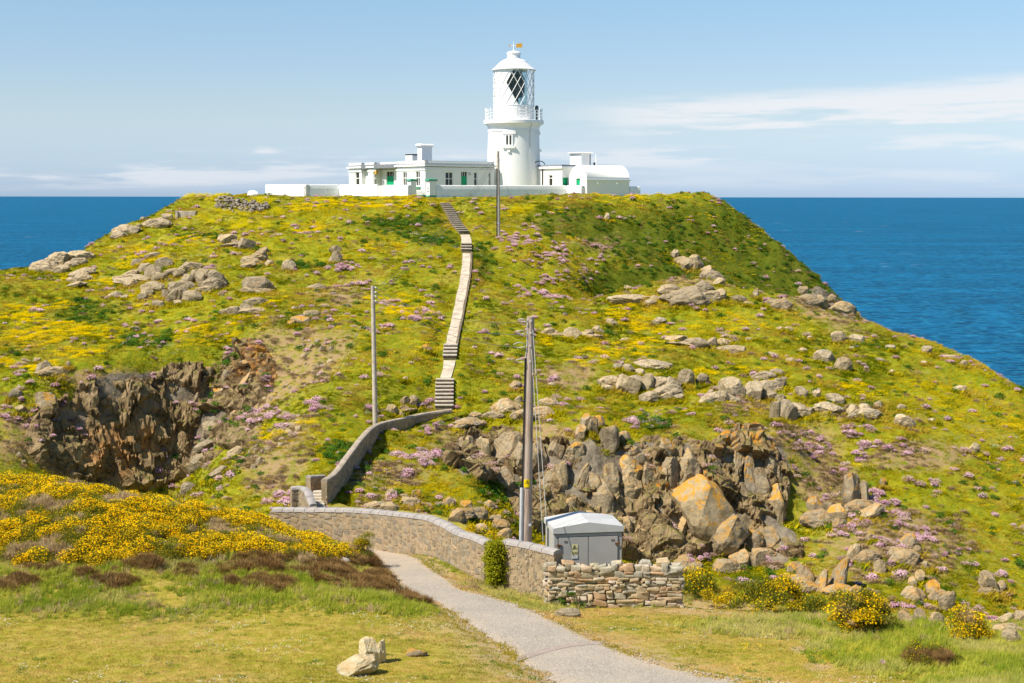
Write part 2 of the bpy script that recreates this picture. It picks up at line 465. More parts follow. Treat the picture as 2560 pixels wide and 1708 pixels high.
# tarmac path centre and half width (photo points at ground, metres)
ROAD_PX = [(1730, 1760, 32.0, 1.75), (1548, 1690, 34.6, 1.58), (1391, 1620, 37.8, 1.30), (1266, 1555, 41.2, 1.2), (1168, 1500, 44.4, 1.05), (1085, 1455, 47.3, .92), (1035, 1420, 50.3, .85), (992, 1396, 53.6, .8), (945, 1382, 56.6, .75), (880, 1370, 59.0, .75), (830, 1345, 60.8, .7)]
_rd = tps_a(np.array([at(p[0], p[1], p[2])[0] for p in ROAD_PX]), np.array([p[2] for p in ROAD_PX], float))
ROAD = np.array([[at(p[0], p[1], p[2])[0], p[2], z] for p, z in zip(ROAD_PX, _rd)])
ROAD_W = np.array([p[3] for p in ROAD_PX])

CLIFF_BLOBS = []   # filled below: photo ellipses where bare rock shows


def island_base(x, y):
    z = tps_i(x, y)
    z = np.where((y > 136) & (y < 166), np.minimum(z, 35.0), z)
    e = edge_i(x) - y
    return z - np.maximum(e, 0) * 1.7


def island_height(x, y):
    z = island_base(x, y)
    gy, gx = np.gradient(z)
    return z


def grid(x0, x1, y0, y1, s):
    xs = np.arange(x0, x1 + 1e-6, s); ys = np.arange(y0, y1 + 1e-6, s)
    return xs, ys, *np.meshgrid(xs, ys)


class Field:
    def __init__(self, xs, ys, z): self.x0, self.y0, self.s, self.z = xs[0], ys[0], xs[1] - xs[0], z

    def samp(self, arr, x, y):
        u = np.clip((np.asarray(x, float) - self.x0) / self.s, 0, arr.shape[1] - 1.001); v = np.clip((np.asarray(y, float) - self.y0) / self.s, 0, arr.shape[0] - 1.001)
        i = u.astype(int); j = v.astype(int); a = u - i; b = v - j
        return (arr[j, i] * (1 - a) + arr[j, i + 1] * a) * (1 - b) + (arr[j + 1, i] * (1 - a) + arr[j + 1, i + 1] * a) * b

    def __call__(self, x, y): return self.samp(self.z, x, y)

    def normal(self, x, y, e=0.4):
        dx = (self(x + e, y) - self(x - e, y)) / (2 * e); dy = (self(x, y + e) - self(x, y - e)) / (2 * e)
        n = np.stack([-dx, -dy, np.ones_like(dx)], -1)
        return n / np.linalg.norm(n, axis=-1, keepdims=True)

    def hit(self, px, py, y0, y1, step=0.1):
        d = ray(px, py); ys = np.arange(y0, y1, step)
        f = CAM_Z + d[2] * ys - self(d[0] * ys, ys)
        k = np.argmax(f < 0)
        if f[k] >= 0: return None
        t = 0.0 if k == 0 else f[k - 1] / (f[k - 1] - f[k])
        Y = ys[max(k - 1, 0)] + t * step
        return np.array([d[0] * Y, Y, float(self(d[0] * Y, Y))])


# ---- island mesh
xi, yi, XI, YI = grid(-72, 66, 56, 186, 0.32)
ZI = island_base(XI, YI)
gy, gx = np.gradient(ZI, yi[1] - yi[0]); slope_i = np.hypot(gx, gy)
fi0 = Field(xi, yi, ZI)
pxI, pyI = project(np.stack([XI, YI, ZI], -1))


def blob(px, py, lst, soft=1.35):
    """1 inside photo ellipses (cx, cy, w, h, angle) that were read off the hillside, then carried on the ground"""
    m = np.zeros(px.shape)
    for c in lst:
        cx, cy, w, h = c[:4]; a = R(c[4]) if len(c) > 4 else 0.0
        u = (px - cx) * math.cos(a) + (py - cy) * math.sin(a); v = -(px - cx) * math.sin(a) + (py - cy) * math.cos(a)
        q = np.sqrt((u / (w / 2)) ** 2 + (v / (h / 2)) ** 2)
        m = np.maximum(m, sstep(soft, 0.7, q))
    return m


front_i = (YI < 137)
rock_i = blob(pxI, pyI, [(285, 1110, 400, 200), (470, 1050, 260, 200, -35), (600, 960, 100, 140, 40), (1230, 1140, 240, 130), (1420, 1220, 300, 240), (1650, 1250, 420, 300), (1860, 1220, 220, 260), (1930, 1370, 140, 90), (2080, 760, 140, 40, 30)], 1.3) * front_i
rock_i = np.maximum(rock_i, sstep(1.6, 2.4, slope_i) * (YI < 130) * 0.9)
rock_i = np.clip(rock_i + (fbm(XI / 2.1, YI / 2.1, 91) * 0.5) * sstep(0.05, 0.5, rock_i), 0, 1)
sd, sz = seg_dist(XI, YI, STAIR)
level = sstep(1.6, 0.75, sd)
plat = sstep(134.5, 137.5, YI) * sstep(170, 164, YI)
hum = 0.42 * fbm(XI / 8.5, YI / 8.5, 9, 2) + 0.34 * fbm(XI / 4.0, YI / 4.0, 11, 3) + 0.30 * np.abs(fbm(XI / 1.7, YI / 1.7, 23, 3)) + 0.10 * fbm(XI / 0.75, YI / 0.75, 37, 2)
hum_far = 0.60 * np.abs(fbm(XI / 1.9, YI / 1.9, 41, 2)) * blob(pxI, pyI, [(1650, 610, 700, 260), (1950, 700, 300, 200, 40)])
crag = 0.6 * (ridged(XI / 3.1 + YI / 9, YI / 3.1, 51, 3) - 0.35) + 0.42 * ridged(XI / 0.95, YI / 1.1, 61, 2)
ZI = ZI + (hum + hum_far) * (1 - 0.93 * plat) * (1 - level) + crag * rock_i * (1 - level) * 0.9
ZI = np.where(sd < 3, ZI * (1 - level) + (sz - 0.10) * level, ZI)
ZI = np.maximum(ZI, -3.0)
FI = Field(xi, yi, ZI)


def facets(x, y, size, seed):
    """fractured blocks: each jittered cell is a tilted plane of its own height"""
    u, v = x / size, y / size; iu = np.floor(u).astype(np.int64); iv = np.floor(v).astype(np.int64)

    def h(a, b, k):
        n = (a * 374761393 + b * 668265263 + (seed * 7 + k) * 1442695041) & 0xffffffff
        n = ((n ^ (n >> 13)) * 1274126177) & 0xffffffff
        return ((n ^ (n >> 16)) & 0xffff) / 65535.0
    best = np.full(x.shape, 1e9); out = np.zeros(x.shape)
    for du in (-1, 0, 1):
        for dv in (-1, 0, 1):
            a, b = iu + du, iv + dv; cx, cy = a + h(a, b, 1), b + h(a, b, 2); dx, dy = u - cx, v - cy
            d = np.abs(dx) ** 1.6 + np.abs(dy) ** 1.6
            val = (h(a, b, 3) - .5) + (h(a, b, 4) - .5) * dx * 1.5 + (h(a, b, 5) - .7) * dy * 1.5
            m = d < best; best = np.where(m, d, best); out = np.where(m, val, out)
    return out



# ---- mainland mesh
xa, ya, XA, YA = grid(-33, 33, -8, 70, 0.16)
ZA0 = tps_a(XA, YA)
ea = YA - edge_a(XA)
rd, rz = seg_dist(XA, YA, ROAD)
rw = np.interp(YA, ROAD[:, 1], ROAD_W)
on_road = sstep(1.7, 0.95, rd / rw)
pxA, pyA = project(np.stack([XA, np.maximum(YA, 5), ZA0], -1))
bankA = blob(pxA, pyA, [(250, 1330, 1300, 210)], 1.2) * (YA > 44)
ZA = ZA0 + (0.05 * fbm(XA / 2.2, YA / 2.2, 71, 3) + 0.02 * fbm(XA / 0.5, YA / 0.5, 77, 2) + bankA * (0.22 * fbm(XA / 1.6, YA / 1.6, 81, 3))) * (1 - on_road)
ZA = ZA - np.maximum(ea, 0) * 1.9 - 0.3 * np.maximum(ea, 0) * np.abs(fbm(XA / 2, YA / 2, 88))
ZA = ZA * (1 - 0.92 * on_road) + (rz - 0.02) * 0.92 * on_road
ZA = np.maximum(ZA, -3.0)
FA = Field(xa, ya, ZA)


def ground_hit(px, py):
    """first ground met along a line of sight: mainland, then island"""
    h = FA.hit(px, py, 26, 66)
    g = FI.hit(px, py, 58, 150)
    if h is not None and float(FI(h[0], h[1])) < h[2] + 0.5 and h[1] < edge_a(h[0]) + 0.5: return h
    return g if g is not None else h


def field_mesh(name, xs, ys, X, Y, Z, attrs, keep=None):
    ny, nx = Z.shape
    co = np.stack([X, Y, Z], -1).reshape(-1, 3)
    idx = np.arange(ny * nx).reshape(ny, nx)
    q = np.stack([idx[:-1, :-1], idx[:-1, 1:], idx[1:, 1:], idx[1:, :-1]], -1).reshape(-1, 4)
    if keep is not None:
        k = keep[:-1, :-1].ravel() | keep[1:, 1:].ravel(); q = q[k]
    used = np.unique(q); remap = np.full(len(co), -1); remap[used] = np.arange(len(used))
    co = co[used]; q = remap[q]
    m = bpy.data.meshes.new(name)
    m.vertices.add(len(co)); m.vertices.foreach_set('co', co.astype(np.float32).ravel())
    m.loops.add(q.size); m.loops.foreach_set('vertex_index', q.astype(np.int32).ravel())
    m.polygons.add(len(q)); m.polygons.foreach_set('loop_start', np.arange(0, q.size, 4, dtype=np.int32))
    m.polygons.foreach_set('use_smooth', np.ones(len(q), bool))
    m.update(calc_edges=True)
    for k, a in attrs.items():
        at_ = m.attributes.new(k, 'FLOAT', 'POINT'); at_.data.foreach_set('value', a.reshape(-1)[used].astype(np.float32))
    return m

# ---------------------------------------------------------------- materials
def mat_hill():
    k = NM('turf_hillside'); p = k.pos()
    a = k.noise(0.35, 5, 0.6, p); b = k.noise(1.7, 4, 0.6, p); c = k.noise(9.0, 3, 0.6, p)
    g = k.mix(k.ramp(b, 0.35, 0.68), (0.165, 0.195, 0.006), (0.320, 0.295, 0.014))
    g = k.mix(k.ramp(a, 0.48, 0.70, 0, 0.65), g, (0.355, 0.280, 0.055))
    g = k.mix(k.ramp(c, 0.42, 0.75, 0, 0.45), g, (0.115, 0.140, 0.014))
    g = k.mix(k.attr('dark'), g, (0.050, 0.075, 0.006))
    g = k.mix(k.math('MULTIPLY', k.attr('brown'), k.ramp(b, 0.3, 0.6)), g, (0.330, 0.225, 0.115))
    r = k.mix(k.ramp(k.noise(0.9, 6, 0.65, p), 0.3, 0.7), (0.150, 0.118, 0.078), (0.285, 0.240, 0.175))
    r = k.mix(k.ramp(k.noise(5.0, 5, 0.7, p), 0.52, 0.72, 0, 0.6), r, (0.13, 0.105, 0.075))
    r = k.mix(k.math('MULTIPLY', k.attr('rust'), k.ramp(k.noise(0.8, 4, 0.6, p), 0.38, 0.6)), r, (0.38, 0.19, 0.075))
    rk = k.ramp(k.math('ADD', k.attr('rock'), k.math('MULTIPLY', k.math('SUBTRACT', c, 0.5), 0.7)), 0.42, 0.62)
    k.set(base=k.mix(rk, g, r), rough=0.95, spec=0.1)
    h = k.math('ADD', k.math('MULTIPLY', k.noise(3.2, 8, 0.7, p), 1.0), k.math('MULTIPLY', k.voro(1.6, p, 'DISTANCE_TO_EDGE'), k.attr('rock')))
    k.bump(h, 0.7, 0.28)
    return k.m


def mat_lawn():
    k = NM('lawn_turf'); p = k.pos()
    a = k.noise(0.5, 5, 0.6, p); b = k.noise(2.6, 5, 0.65, p); c = k.noise(22.0, 3, 0.6, p)
    g = k.mix(k.ramp(b, 0.35, 0.7), (0.250, 0.238, 0.016), (0.450, 0.332, 0.075))
    g = k.mix(k.ramp(a, 0.5, 0.75, 0, 0.7), g, (0.42, 0.29, 0.105))
    g = k.mix(k.ramp(c, 0.45, 0.75, 0, 0.4), g, (0.10, 0.13, 0.015))
    g = k.mix(k.math('MULTIPLY', k.attr('worn'), k.ramp(b, 0.3, 0.55)), g, (0.42, 0.30, 0.165))
    g = k.mix(k.attr('dark'), g, (0.11, 0.12, 0.025))
    k.set(base=g, rough=0.95, spec=0.1)
    k.bump(k.math('ADD', k.noise(14.0, 6, 0.7, p), c), 0.5, 0.06)
    return k.m


def mat_rock(name, base=(0.400, 0.322, 0.205), dark=(0.205, 0.160, 0.095), pale=(0.61, 0.525, 0.385)):
    k = NM(name); p = k.pos(); o = k.coord('Object'); rn = k.rand()
    n1 = k.noise(1.3, 6, 0.65, p); n2 = k.noise(6.0, 6, 0.7, p); n3 = k.noise(26.0, 3, 0.6, p)
    g = k.mix(k.ramp(n1, 0.32, 0.68), dark, base)
    g = k.mix(k.ramp(n2, 0.55, 0.72, 0, 0.85), g, pale)
    g = k.mix(k.ramp(n3, 0.55, 0.8, 0, 0.5), g, (0.10, 0.085, 0.062))
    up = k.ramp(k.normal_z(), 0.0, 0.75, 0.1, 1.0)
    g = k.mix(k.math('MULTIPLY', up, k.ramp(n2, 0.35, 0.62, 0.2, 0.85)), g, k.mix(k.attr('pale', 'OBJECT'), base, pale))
    n4 = k.noise(2.4, 5, 0.7, p)
    li = k.math('MULTIPLY', k.attr('lichen', 'OBJECT'), k.ramp(k.math('ADD', n4, k.math('MULTIPLY', up, 0.20)), 0.60, 0.74))
    g = k.mix(li, g, k.mix(k.ramp(n3, 0.3, 0.7), (0.56, 0.235, 0.022), (0.52, 0.32, 0.06)))
    g = k.mix(k.math('MULTIPLY', k.attr('rust', 'OBJECT'), k.ramp(n1, 0.35, 0.6)), g, (0.34, 0.165, 0.065))
    wv = k.mix(0.35, p, k.noise(1.1, 3, 0.5, p, out=1), 'ADD'); jd = k.voro(0.75, k.mapping(wv, (1.25, 1.25, 0.7), (0.25, 0.35, 0.2)), 'DISTANCE_TO_EDGE')
    g = k.mix(k.math('MULTIPLY', k.attr('joint', 'OBJECT'), k.ramp(jd, 0.008, 0.03, 1.0, 0.0)), g, (0.085, 0.065, 0.04))
    v = k.mix(1.0, g, k.mix(rn, (0.80, 0.80, 0.82), (1.12, 1.08, 1.0)), 'MULTIPLY')
    k.set(base=v, rough=0.92, spec=0.15)
    cr = k.math('MULTIPLY', k.math('MULTIPLY', k.ramp(jd, 0.0, 0.05), 0.6), k.attr('joint', 'OBJECT'))
    k.bump(k.math('ADD', k.math('ADD', k.math('MULTIPLY', n2, 1.1), k.math('MULTIPLY', n3, 0.3)), cr), 0.8, 0.12)
    return k.m


def mat_plain(name, c, rough=0.6, var=0.06, scale=3.0, metal=0.0, spec=0.25, bump=0.0, bscale=20):
    k = NM(name); p = k.pos()
    n = k.ramp(k.noise(scale, 5, 0.6, p), 0.3, 0.7)
    lo = tuple(max(0, x * (1 - var)) for x in c); hi = tuple(min(1, x * (1 + var)) for x in c)
    k.set(base=k.mix(n, lo, hi), rough=rough, metal=metal, spec=spec)
    if bump: k.bump(k.noise(bscale, 5, 0.65, p), bump, 0.02)
    return k.m


def mat_whitewash(name='white_paint', dirt=0.0):
    k = NM(name); p = k.pos()
    s = k.mapping(p, (1.2, 1.2, 0.16))
    st = k.ramp(k.noise(2.6, 5, 0.7, s), 0.52, 0.78, 0, 1)
    g = k.mix(k.math('MULTIPLY', st, 0.10 + dirt * 0.55), (0.88, 0.87, 0.85), (0.60, 0.56, 0.48))
    if dirt:
        g = k.mix(k.ramp(k.noise(3.5, 6, 0.75, p), 0.54, 0.72, 0, 0.6 * dirt), g, (0.36, 0.36, 0.33))
        g = k.mix(k.ramp(k.noise(1.1, 4, 0.6, p), 0.62, 0.74, 0, 0.5 * dirt), g, (0.60, 0.42, 0.22))
    k.set(base=g, rough=0.6, spec=0.2)
    k.bump(k.noise(18, 5, 0.65, p), 0.18 + 0.3 * dirt, 0.02)
    return k.m


def mat_leaf(name, lo, hi, alt=None, trans=0.3, attr='tint', soft=1.4):
    k = NM(name)
    t = k.attr(attr, 'INSTANCER') if attr else k.rand()
    c = k.mix(t, lo, hi)
    if alt is not None:
        w = k.noise(0.30, 4, 0.6, k.pos()); c = k.mix(k.ramp(w, 0.46, 0.64, 0, 0.75), c, alt)
    k.leaf(c, trans, soft)
    return k.m


M = {}
M['hill'] = mat_hill(); M['lawn'] = mat_lawn()
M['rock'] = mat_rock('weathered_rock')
M['rock_white'] = mat_plain('whitewashed_rock', (0.78, 0.76, 0.73), 0.8, 0.10, 5, bump=0.5, bscale=6)
M['quartz'] = mat_plain('quartz_rock', (0.62, 0.60, 0.56), 0.8, 0.2, 6, bump=0.5, bscale=8)
M['white'] = mat_whitewash('white_paint', 0.05); M['white_old'] = mat_whitewash('old_whitewash', 1.0); M['white_roof'] = mat_whitewash('roof_paint', 0.45)
M['green'] = mat_plain('green_paint', (0.006, 0.38, 0.165), 0.45, 0.10, 4)
M['green_pale'] = mat_plain('weathered_green_paint', (0.06, 0.30, 0.185), 0.6, 0.15, 6)
M['dark_glass'] = mat_plain('window_glass_dark', (0.035, 0.032, 0.028), 0.12, 0.3, 2, spec=0.5)
M['grey_roof'] = mat_plain('grey_felt', (0.20, 0.21, 0.23), 0.8, 0.12, 3)
M['black'] = mat_plain('black_paint', (0.02, 0.02, 0.022), 0.5, 0.2, 4)
M['brass'] = mat_plain('gilded_metal', (0.62, 0.34, 0.045), 0.45, 0.12, 8)
M['concrete'] = mat_plain('pale_concrete', (0.49, 0.41, 0.315), 0.9, 0.26, 2.2, bump=0.4, bscale=14)
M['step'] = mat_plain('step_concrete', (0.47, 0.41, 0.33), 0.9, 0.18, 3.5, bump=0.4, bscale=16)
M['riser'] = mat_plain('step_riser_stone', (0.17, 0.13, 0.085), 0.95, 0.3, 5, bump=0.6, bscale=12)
M['coping'] = mat_plain('coping_cement', (0.335, 0.305, 0.285), 0.85, 0.12, 3, bump=0.35, bscale=18)
M['steel'] = mat_plain('galvanised_steel', (0.52, 0.53, 0.55), 0.5, 0.08, 6, spec=0.4)
M['wire'] = mat_plain('stay_wire', (0.55, 0.55, 0.55), 0.5, 0.05, 4)
M['sky_wire'] = mat_plain('line_wire', (0.10, 0.09, 0.08), 0.6, 0.05, 4)


def mat_wood():
    k = NM('pole_timber'); o = k.coord('Object')
    n = k.noise(5.0, 5, 0.65, k.mapping(o, (5, 5, 0.28)))
    z = k.noise(0.8, 2, 0.5, k.mapping(o, (1, 1, 0.6)))
    c = k.mix(k.ramp(n, 0.3, 0.7), (0.23, 0.155, 0.115), (0.50, 0.39, 0.32))
    c = k.mix(k.ramp(z, 0.4, 0.65, 0, 0.5), c, (0.46, 0.40, 0.355))
    k.set(base=c, rough=0.85); k.bump(n, 0.6, 0.03)
    return k.m


M['wood'] = mat_wood()
M['wood_grey'] = mat_plain('grey_pole_timber', (0.50, 0.43, 0.345), 0.9, 0.2, 3, bump=0.4)


def mat_path():
    k = NM('tarmac_chippings'); p = k.pos()
    a = k.noise(0.6, 4, 0.6, p); b = k.noise(38.0, 2, 0.5, p); v = k.voro(48.0, p, out='Color')
    sp = k.n.new('ShaderNodeSeparateColor'); k.l.new(v, sp.inputs[0])
    c = k.mix(k.ramp(a, 0.35, 0.7), (0.270, 0.235, 0.190), (0.350, 0.290, 0.220))
    c = k.mix(k.ramp(sp.outputs[0], 0.35, 0.9, 0, 0.75), c, (0.52, 0.465, 0.40))
    c = k.mix(k.ramp(b, 0.52, 0.75, 0, 0.6), c, (0.13, 0.12, 0.11))
    c = k.mix(k.math('MULTIPLY', k.attr('dust'), k.ramp(k.noise(1.6, 4, 0.6, p), 0.3, 0.62)), c, (0.45, 0.355, 0.26))
    k.set(base=c, rough=0.95, spec=0.15)
    k.bump(k.math('ADD', b, sp.outputs[1]), 0.4, 0.012)
    return k.m


M['path'] = mat_path()
M['grit'] = mat_plain('loose_grit', (0.42, 0.36, 0.28), 0.9, 0.3, 9)
M['mend'] = mat_plain('old_tarmac_strip', (0.33, 0.265, 0.225), 0.9, 0.12, 2.5, bump=0.4, bscale=30)


def mat_stone(name, cols, bump=0.6):
    """building stone: each piece takes its own hue from a list"""
    k = NM(name); p = k.pos(); r = k.rand()
    cr = k.n.new('ShaderNodeValToRGB'); cr.color_ramp.interpolation = 'CONSTANT'
    el = cr.color_ramp.elements
    while len(el) < len(cols): el.new(0.5)
    for i, c in enumerate(cols): el[i].position = i / len(cols); el[i].color = (*c, 1)
    k.l.new(r, cr.inputs[0])
    n = k.noise(4.5, 6, 0.7, p); m = k.noise(30, 3, 0.6, p)
    c = k.mix(k.ramp(n, 0.35, 0.7, 0, 0.55), cr.outputs[0], (0.17, 0.135, 0.09))
    c = k.mix(k.ramp(m, 0.55, 0.75, 0, 0.4), c, (0.55, 0.50, 0.42))
    k.set(base=c, rough=0.92, spec=0.15); k.bump(k.math('ADD', n, k.math('MULTIPLY', m, 0.4)), bump, 0.06)
    return k.m


M['dry'] = mat_stone('drystone', [(0.52, 0.405, 0.25), (0.48, 0.40, 0.275), (0.42, 0.37, 0.25), (0.58, 0.44, 0.29), (0.46, 0.41, 0.31), (0.55, 0.36, 0.21), (0.64, 0.53, 0.42), (0.43, 0.405, 0.325), (0.50, 0.385, 0.225)])
M['rubble'] = mat_stone('wall_rubble', [(0.30, 0.225, 0.14), (0.25, 0.20, 0.13), (0.35, 0.26, 0.16), (0.28, 0.235, 0.165), (0.24, 0.20, 0.15), (0.40, 0.29, 0.175), (0.32, 0.265, 0.19)], 0.5)
M['ruin'] = mat_stone('ruin_stone', [(0.22, 0.18, 0.14), (0.30, 0.26, 0.21), (0.26, 0.21, 0.15), (0.35, 0.30, 0.24)], 0.6)
M['mortar'] = mat_plain('lime_mortar', (0.33, 0.25, 0.155), 0.95, 0.2, 5, bump=0.6, bscale=14)
M['dark_gap'] = mat_plain('dark_hearting', (0.20, 0.155, 0.10), 0.95, 0.3, 6, bump=0.5, bscale=14)


def mat_sea():
    k = NM('sea_water'); p = k.pos()
    s1 = k.noise(0.09, 6, 0.66, k.mapping(p, (1.15, 1.6, 1), (0, 0, 0.2)))
    s2 = k.noise(0.012, 4, 0.55, k.mapping(p, (0.5, 1.5, 1), (0, 0, -0.2)))
    s3 = k.noise(0.40, 3, 0.6, k.mapping(p, (0.8, 1.3, 1), (0, 0, 0.1)))
    c = k.mix(k.ramp(s2, 0.36, 0.64), (0.001, 0.074, 0.178), (0.003, 0.126, 0.272))
    c = k.mix(k.ramp(s1, 0.45, 0.57, 0, 0.9), c, (0.000, 0.046, 0.112))
    c = k.mix(k.ramp(s3, 0.49, 0.64, 0, 0.75), c, (0.020, 0.205, 0.340))
    f1 = k.noise(0.055, 4, 0.6, k.mapping(p, (0.5, 1.0, 1))); f2 = k.noise(0.006, 3, 0.5, p)
    foam = k.math('MULTIPLY', k.ramp(f1, 0.685, 0.71), k.ramp(f2, 0.45, 0.6))
    c = k.mix(foam, c, (0.85, 0.88, 0.9))
    k.set(base=c, rough=0.5, spec=0.07)
    k.b.inputs['IOR'].default_value = 1.33
    k.bump(k.math('ADD', k.math('MULTIPLY', s1, 2.0), s3), 0.9, 1.2)
    return k.m


M['sea'] = mat_sea()
# foliage (tint is given by each clump)
M['grass'] = mat_leaf('hill_grass', (0.120, 0.165, 0.003), (0.660, 0.520, 0.008), (0.600, 0.390, 0.055), 0.4, soft=3.0)
M['lawn_blade'] = mat_leaf('lawn_grass', (0.245, 0.255, 0.012), (0.740, 0.515, 0.115), (0.80, 0.50, 0.20), 0.4, soft=2.5)
M['long_grass'] = mat_leaf('long_grass', (0.215, 0.315, 0.018), (0.620, 0.590, 0.085), (0.66, 0.56, 0.20), 0.4, soft=2.0)
M['yellow'] = mat_leaf('trefoil_flower', (0.74, 0.52, 0.002), (0.90, 0.67, 0.004), None, 0.3, soft=3.0)
M['lemon'] = mat_leaf('mustard_flower', (0.62, 0.52, 0.006), (0.78, 0.66, 0.015), None, 0.3, soft=3.0)
M['gorse_fl'] = mat_leaf('gorse_flower', (0.90, 0.50, 0.003), (0.98, 0.66, 0.008), None, 0.3, soft=3.0)
M['gorse_lf'] = mat_leaf('gorse_spine', (0.085, 0.120, 0.012), (0.230, 0.235, 0.035), None, 0.3, soft=2.0)
M['dead'] = mat_leaf('dead_twig', (0.42, 0.285, 0.135), (0.60, 0.44, 0.25), None, 0.25, soft=2.0)
M['pink'] = mat_leaf('thrift_flower', (0.64, 0.34, 0.46), (0.88, 0.62, 0.70), None, 0.3, soft=3.0)
M['pink_dry'] = mat_leaf('faded_thrift', (0.56, 0.37, 0.38), (0.72, 0.54, 0.54), None, 0.3, soft=2.5)
M['cushion'] = mat_leaf('thrift_leaf', (0.070, 0.080, 0.020), (0.150, 0.125, 0.045), None, 0.2)
M['heather'] = mat_leaf('heather_twig', (0.165, 0.088, 0.030), (0.290, 0.180, 0.072), None, 0.2, soft=2.0)
M['brown'] = mat_leaf('withered_cushion', (0.27, 0.175, 0.085), (0.46, 0.33, 0.18), None, 0.2, soft=2.0)
M['leafy'] = mat_leaf('green_leaf', (0.040, 0.115, 0.012), (0.115, 0.215, 0.022), None, 0.3)
M['whitefl'] = mat_leaf('campion_flower', (0.70, 0.70, 0.66), (0.80, 0.80, 0.76), None, 0.2)
M['hedge'] = mat_leaf('shrub_leaf', (0.14, 0.18, 0.010), (0.46, 0.43, 0.02), None, 0.3)


def mat_cliff():
    k = NM('cliff_rock'); p = k.pos()
    n1 = k.noise(0.9, 6, 0.65, p); n2 = k.noise(5.0, 6, 0.7, p); n3 = k.noise(24.0, 3, 0.6, p)
    g = k.mix(k.ramp(n1, 0.3, 0.7), (0.150, 0.098, 0.046), (0.380, 0.272, 0.145))
    g = k.mix(k.ramp(n2, 0.5, 0.72, 0, 0.6), g, (0.42, 0.34, 0.225)); g = k.mix(k.ramp(n3, 0.55, 0.8, 0, 0.5), g, (0.09, 0.07, 0.045))
    up = k.ramp(k.normal_z(), 0.55, 0.9)
    g = k.mix(k.math('MULTIPLY', up, k.ramp(n2, 0.42, 0.58, 0, 0.85)), g, (0.20, 0.19, 0.035))
    g = k.mix(k.math('MULTIPLY', k.attr('rust'), k.ramp(n1, 0.36, 0.58)), g, (0.42, 0.215, 0.075))
    g = k.mix(k.math('MULTIPLY', k.attr('orange'), k.ramp(k.noise(1.7, 5, 0.7, p), 0.52, 0.62)), g, (0.58, 0.26, 0.03))
    wv = k.mix(0.4, p, k.noise(1.1, 3, 0.5, p, out=1), 'ADD'); jd = k.voro(0.6, k.mapping(wv, (1.25, 1.25, 0.7), (0.25, 0.35, 0.2)), 'DISTANCE_TO_EDGE')
    g = k.mix(k.ramp(jd, 0.006, 0.03, 0.45, 0.0), g, (0.06, 0.044, 0.026))
    k.set(base=g, rough=0.95, spec=0.12)
    k.bump(k.math('ADD', k.math('ADD', n2, k.math('MULTIPLY', n3, 0.35)), k.math('MULTIPLY', k.ramp(jd, 0.0, 0.07), 0.8)), 0.9, 0.16)
    return k.m


M['cliff'] = mat_cliff()

M['lawn_stone'] = mat_rock('pale_lawn_stone', (0.62, 0.52, 0.32), (0.46, 0.375, 0.22), (0.76, 0.67, 0.46))

M['coping_brown'] = mat_plain('weathered_stone_coping', (0.36, 0.295, 0.225), 0.9, 0.2, 3, bump=0.5, bscale=16)

# ---------------------------------------------------------------- setting: island, mainland, sea
S_ = 1.0894   # the lists below were read off a 2350 pixel wide view


def sc(lst): return [tuple(v * S_ for v in t[:4]) + tuple(t[4:]) for t in lst]


YEL = sc([(500, 495, 150, 44), (480, 458, 110, 22), (650, 478, 220, 26), (850, 470, 320, 26), (300, 560, 130, 30), (430, 560, 160, 26), (330, 610, 130, 30), (200, 640, 150, 36), (60, 715, 140, 56), (150, 765, 240, 60), (330, 690, 70, 26),
          (480, 775, 150, 46), (565, 750, 80, 36), (620, 690, 70, 20), (880, 570, 90, 16), (800, 600, 70, 16), (20, 820, 80, 46), (700, 520, 110, 28), (120, 700, 90, 26), (90, 840, 90, 24), (190, 805, 100, 30),
          (1000, 735, 60, 24), (960, 800, 60, 14), (900, 690, 130, 26), (930, 720, 80, 26), (1000, 780, 80, 12), (940, 870, 40, 12), (620, 990, 70, 16), (700, 975, 50, 12),
          (1480, 700, 150, 26), (1600, 690, 130, 22), (1420, 722, 130, 22), (1500, 790, 180, 30), (1380, 800, 130, 40), (1340, 845, 90, 26), (1530, 742, 220, 28), (1660, 732, 130, 28), (1800, 752, 60, 16), (1900, 905, 60, 14), (1950, 892, 80, 18),
          (1270, 778, 60, 24), (1620, 862, 50, 18), (1690, 852, 50, 18), (1995, 912, 60, 18), (2215, 975, 60, 14), (2330, 990, 60, 28), (1770, 855, 50, 14), (1460, 820, 90, 20), (1720, 760, 90, 20),
          (1500, 470, 300, 26), (1700, 480, 180, 26), (1610, 512, 110, 22), (1230, 490, 130, 26), (1130, 475, 60, 22), (1720, 545, 80, 22), (1620, 580, 60, 16), (1330, 560, 60, 20)])
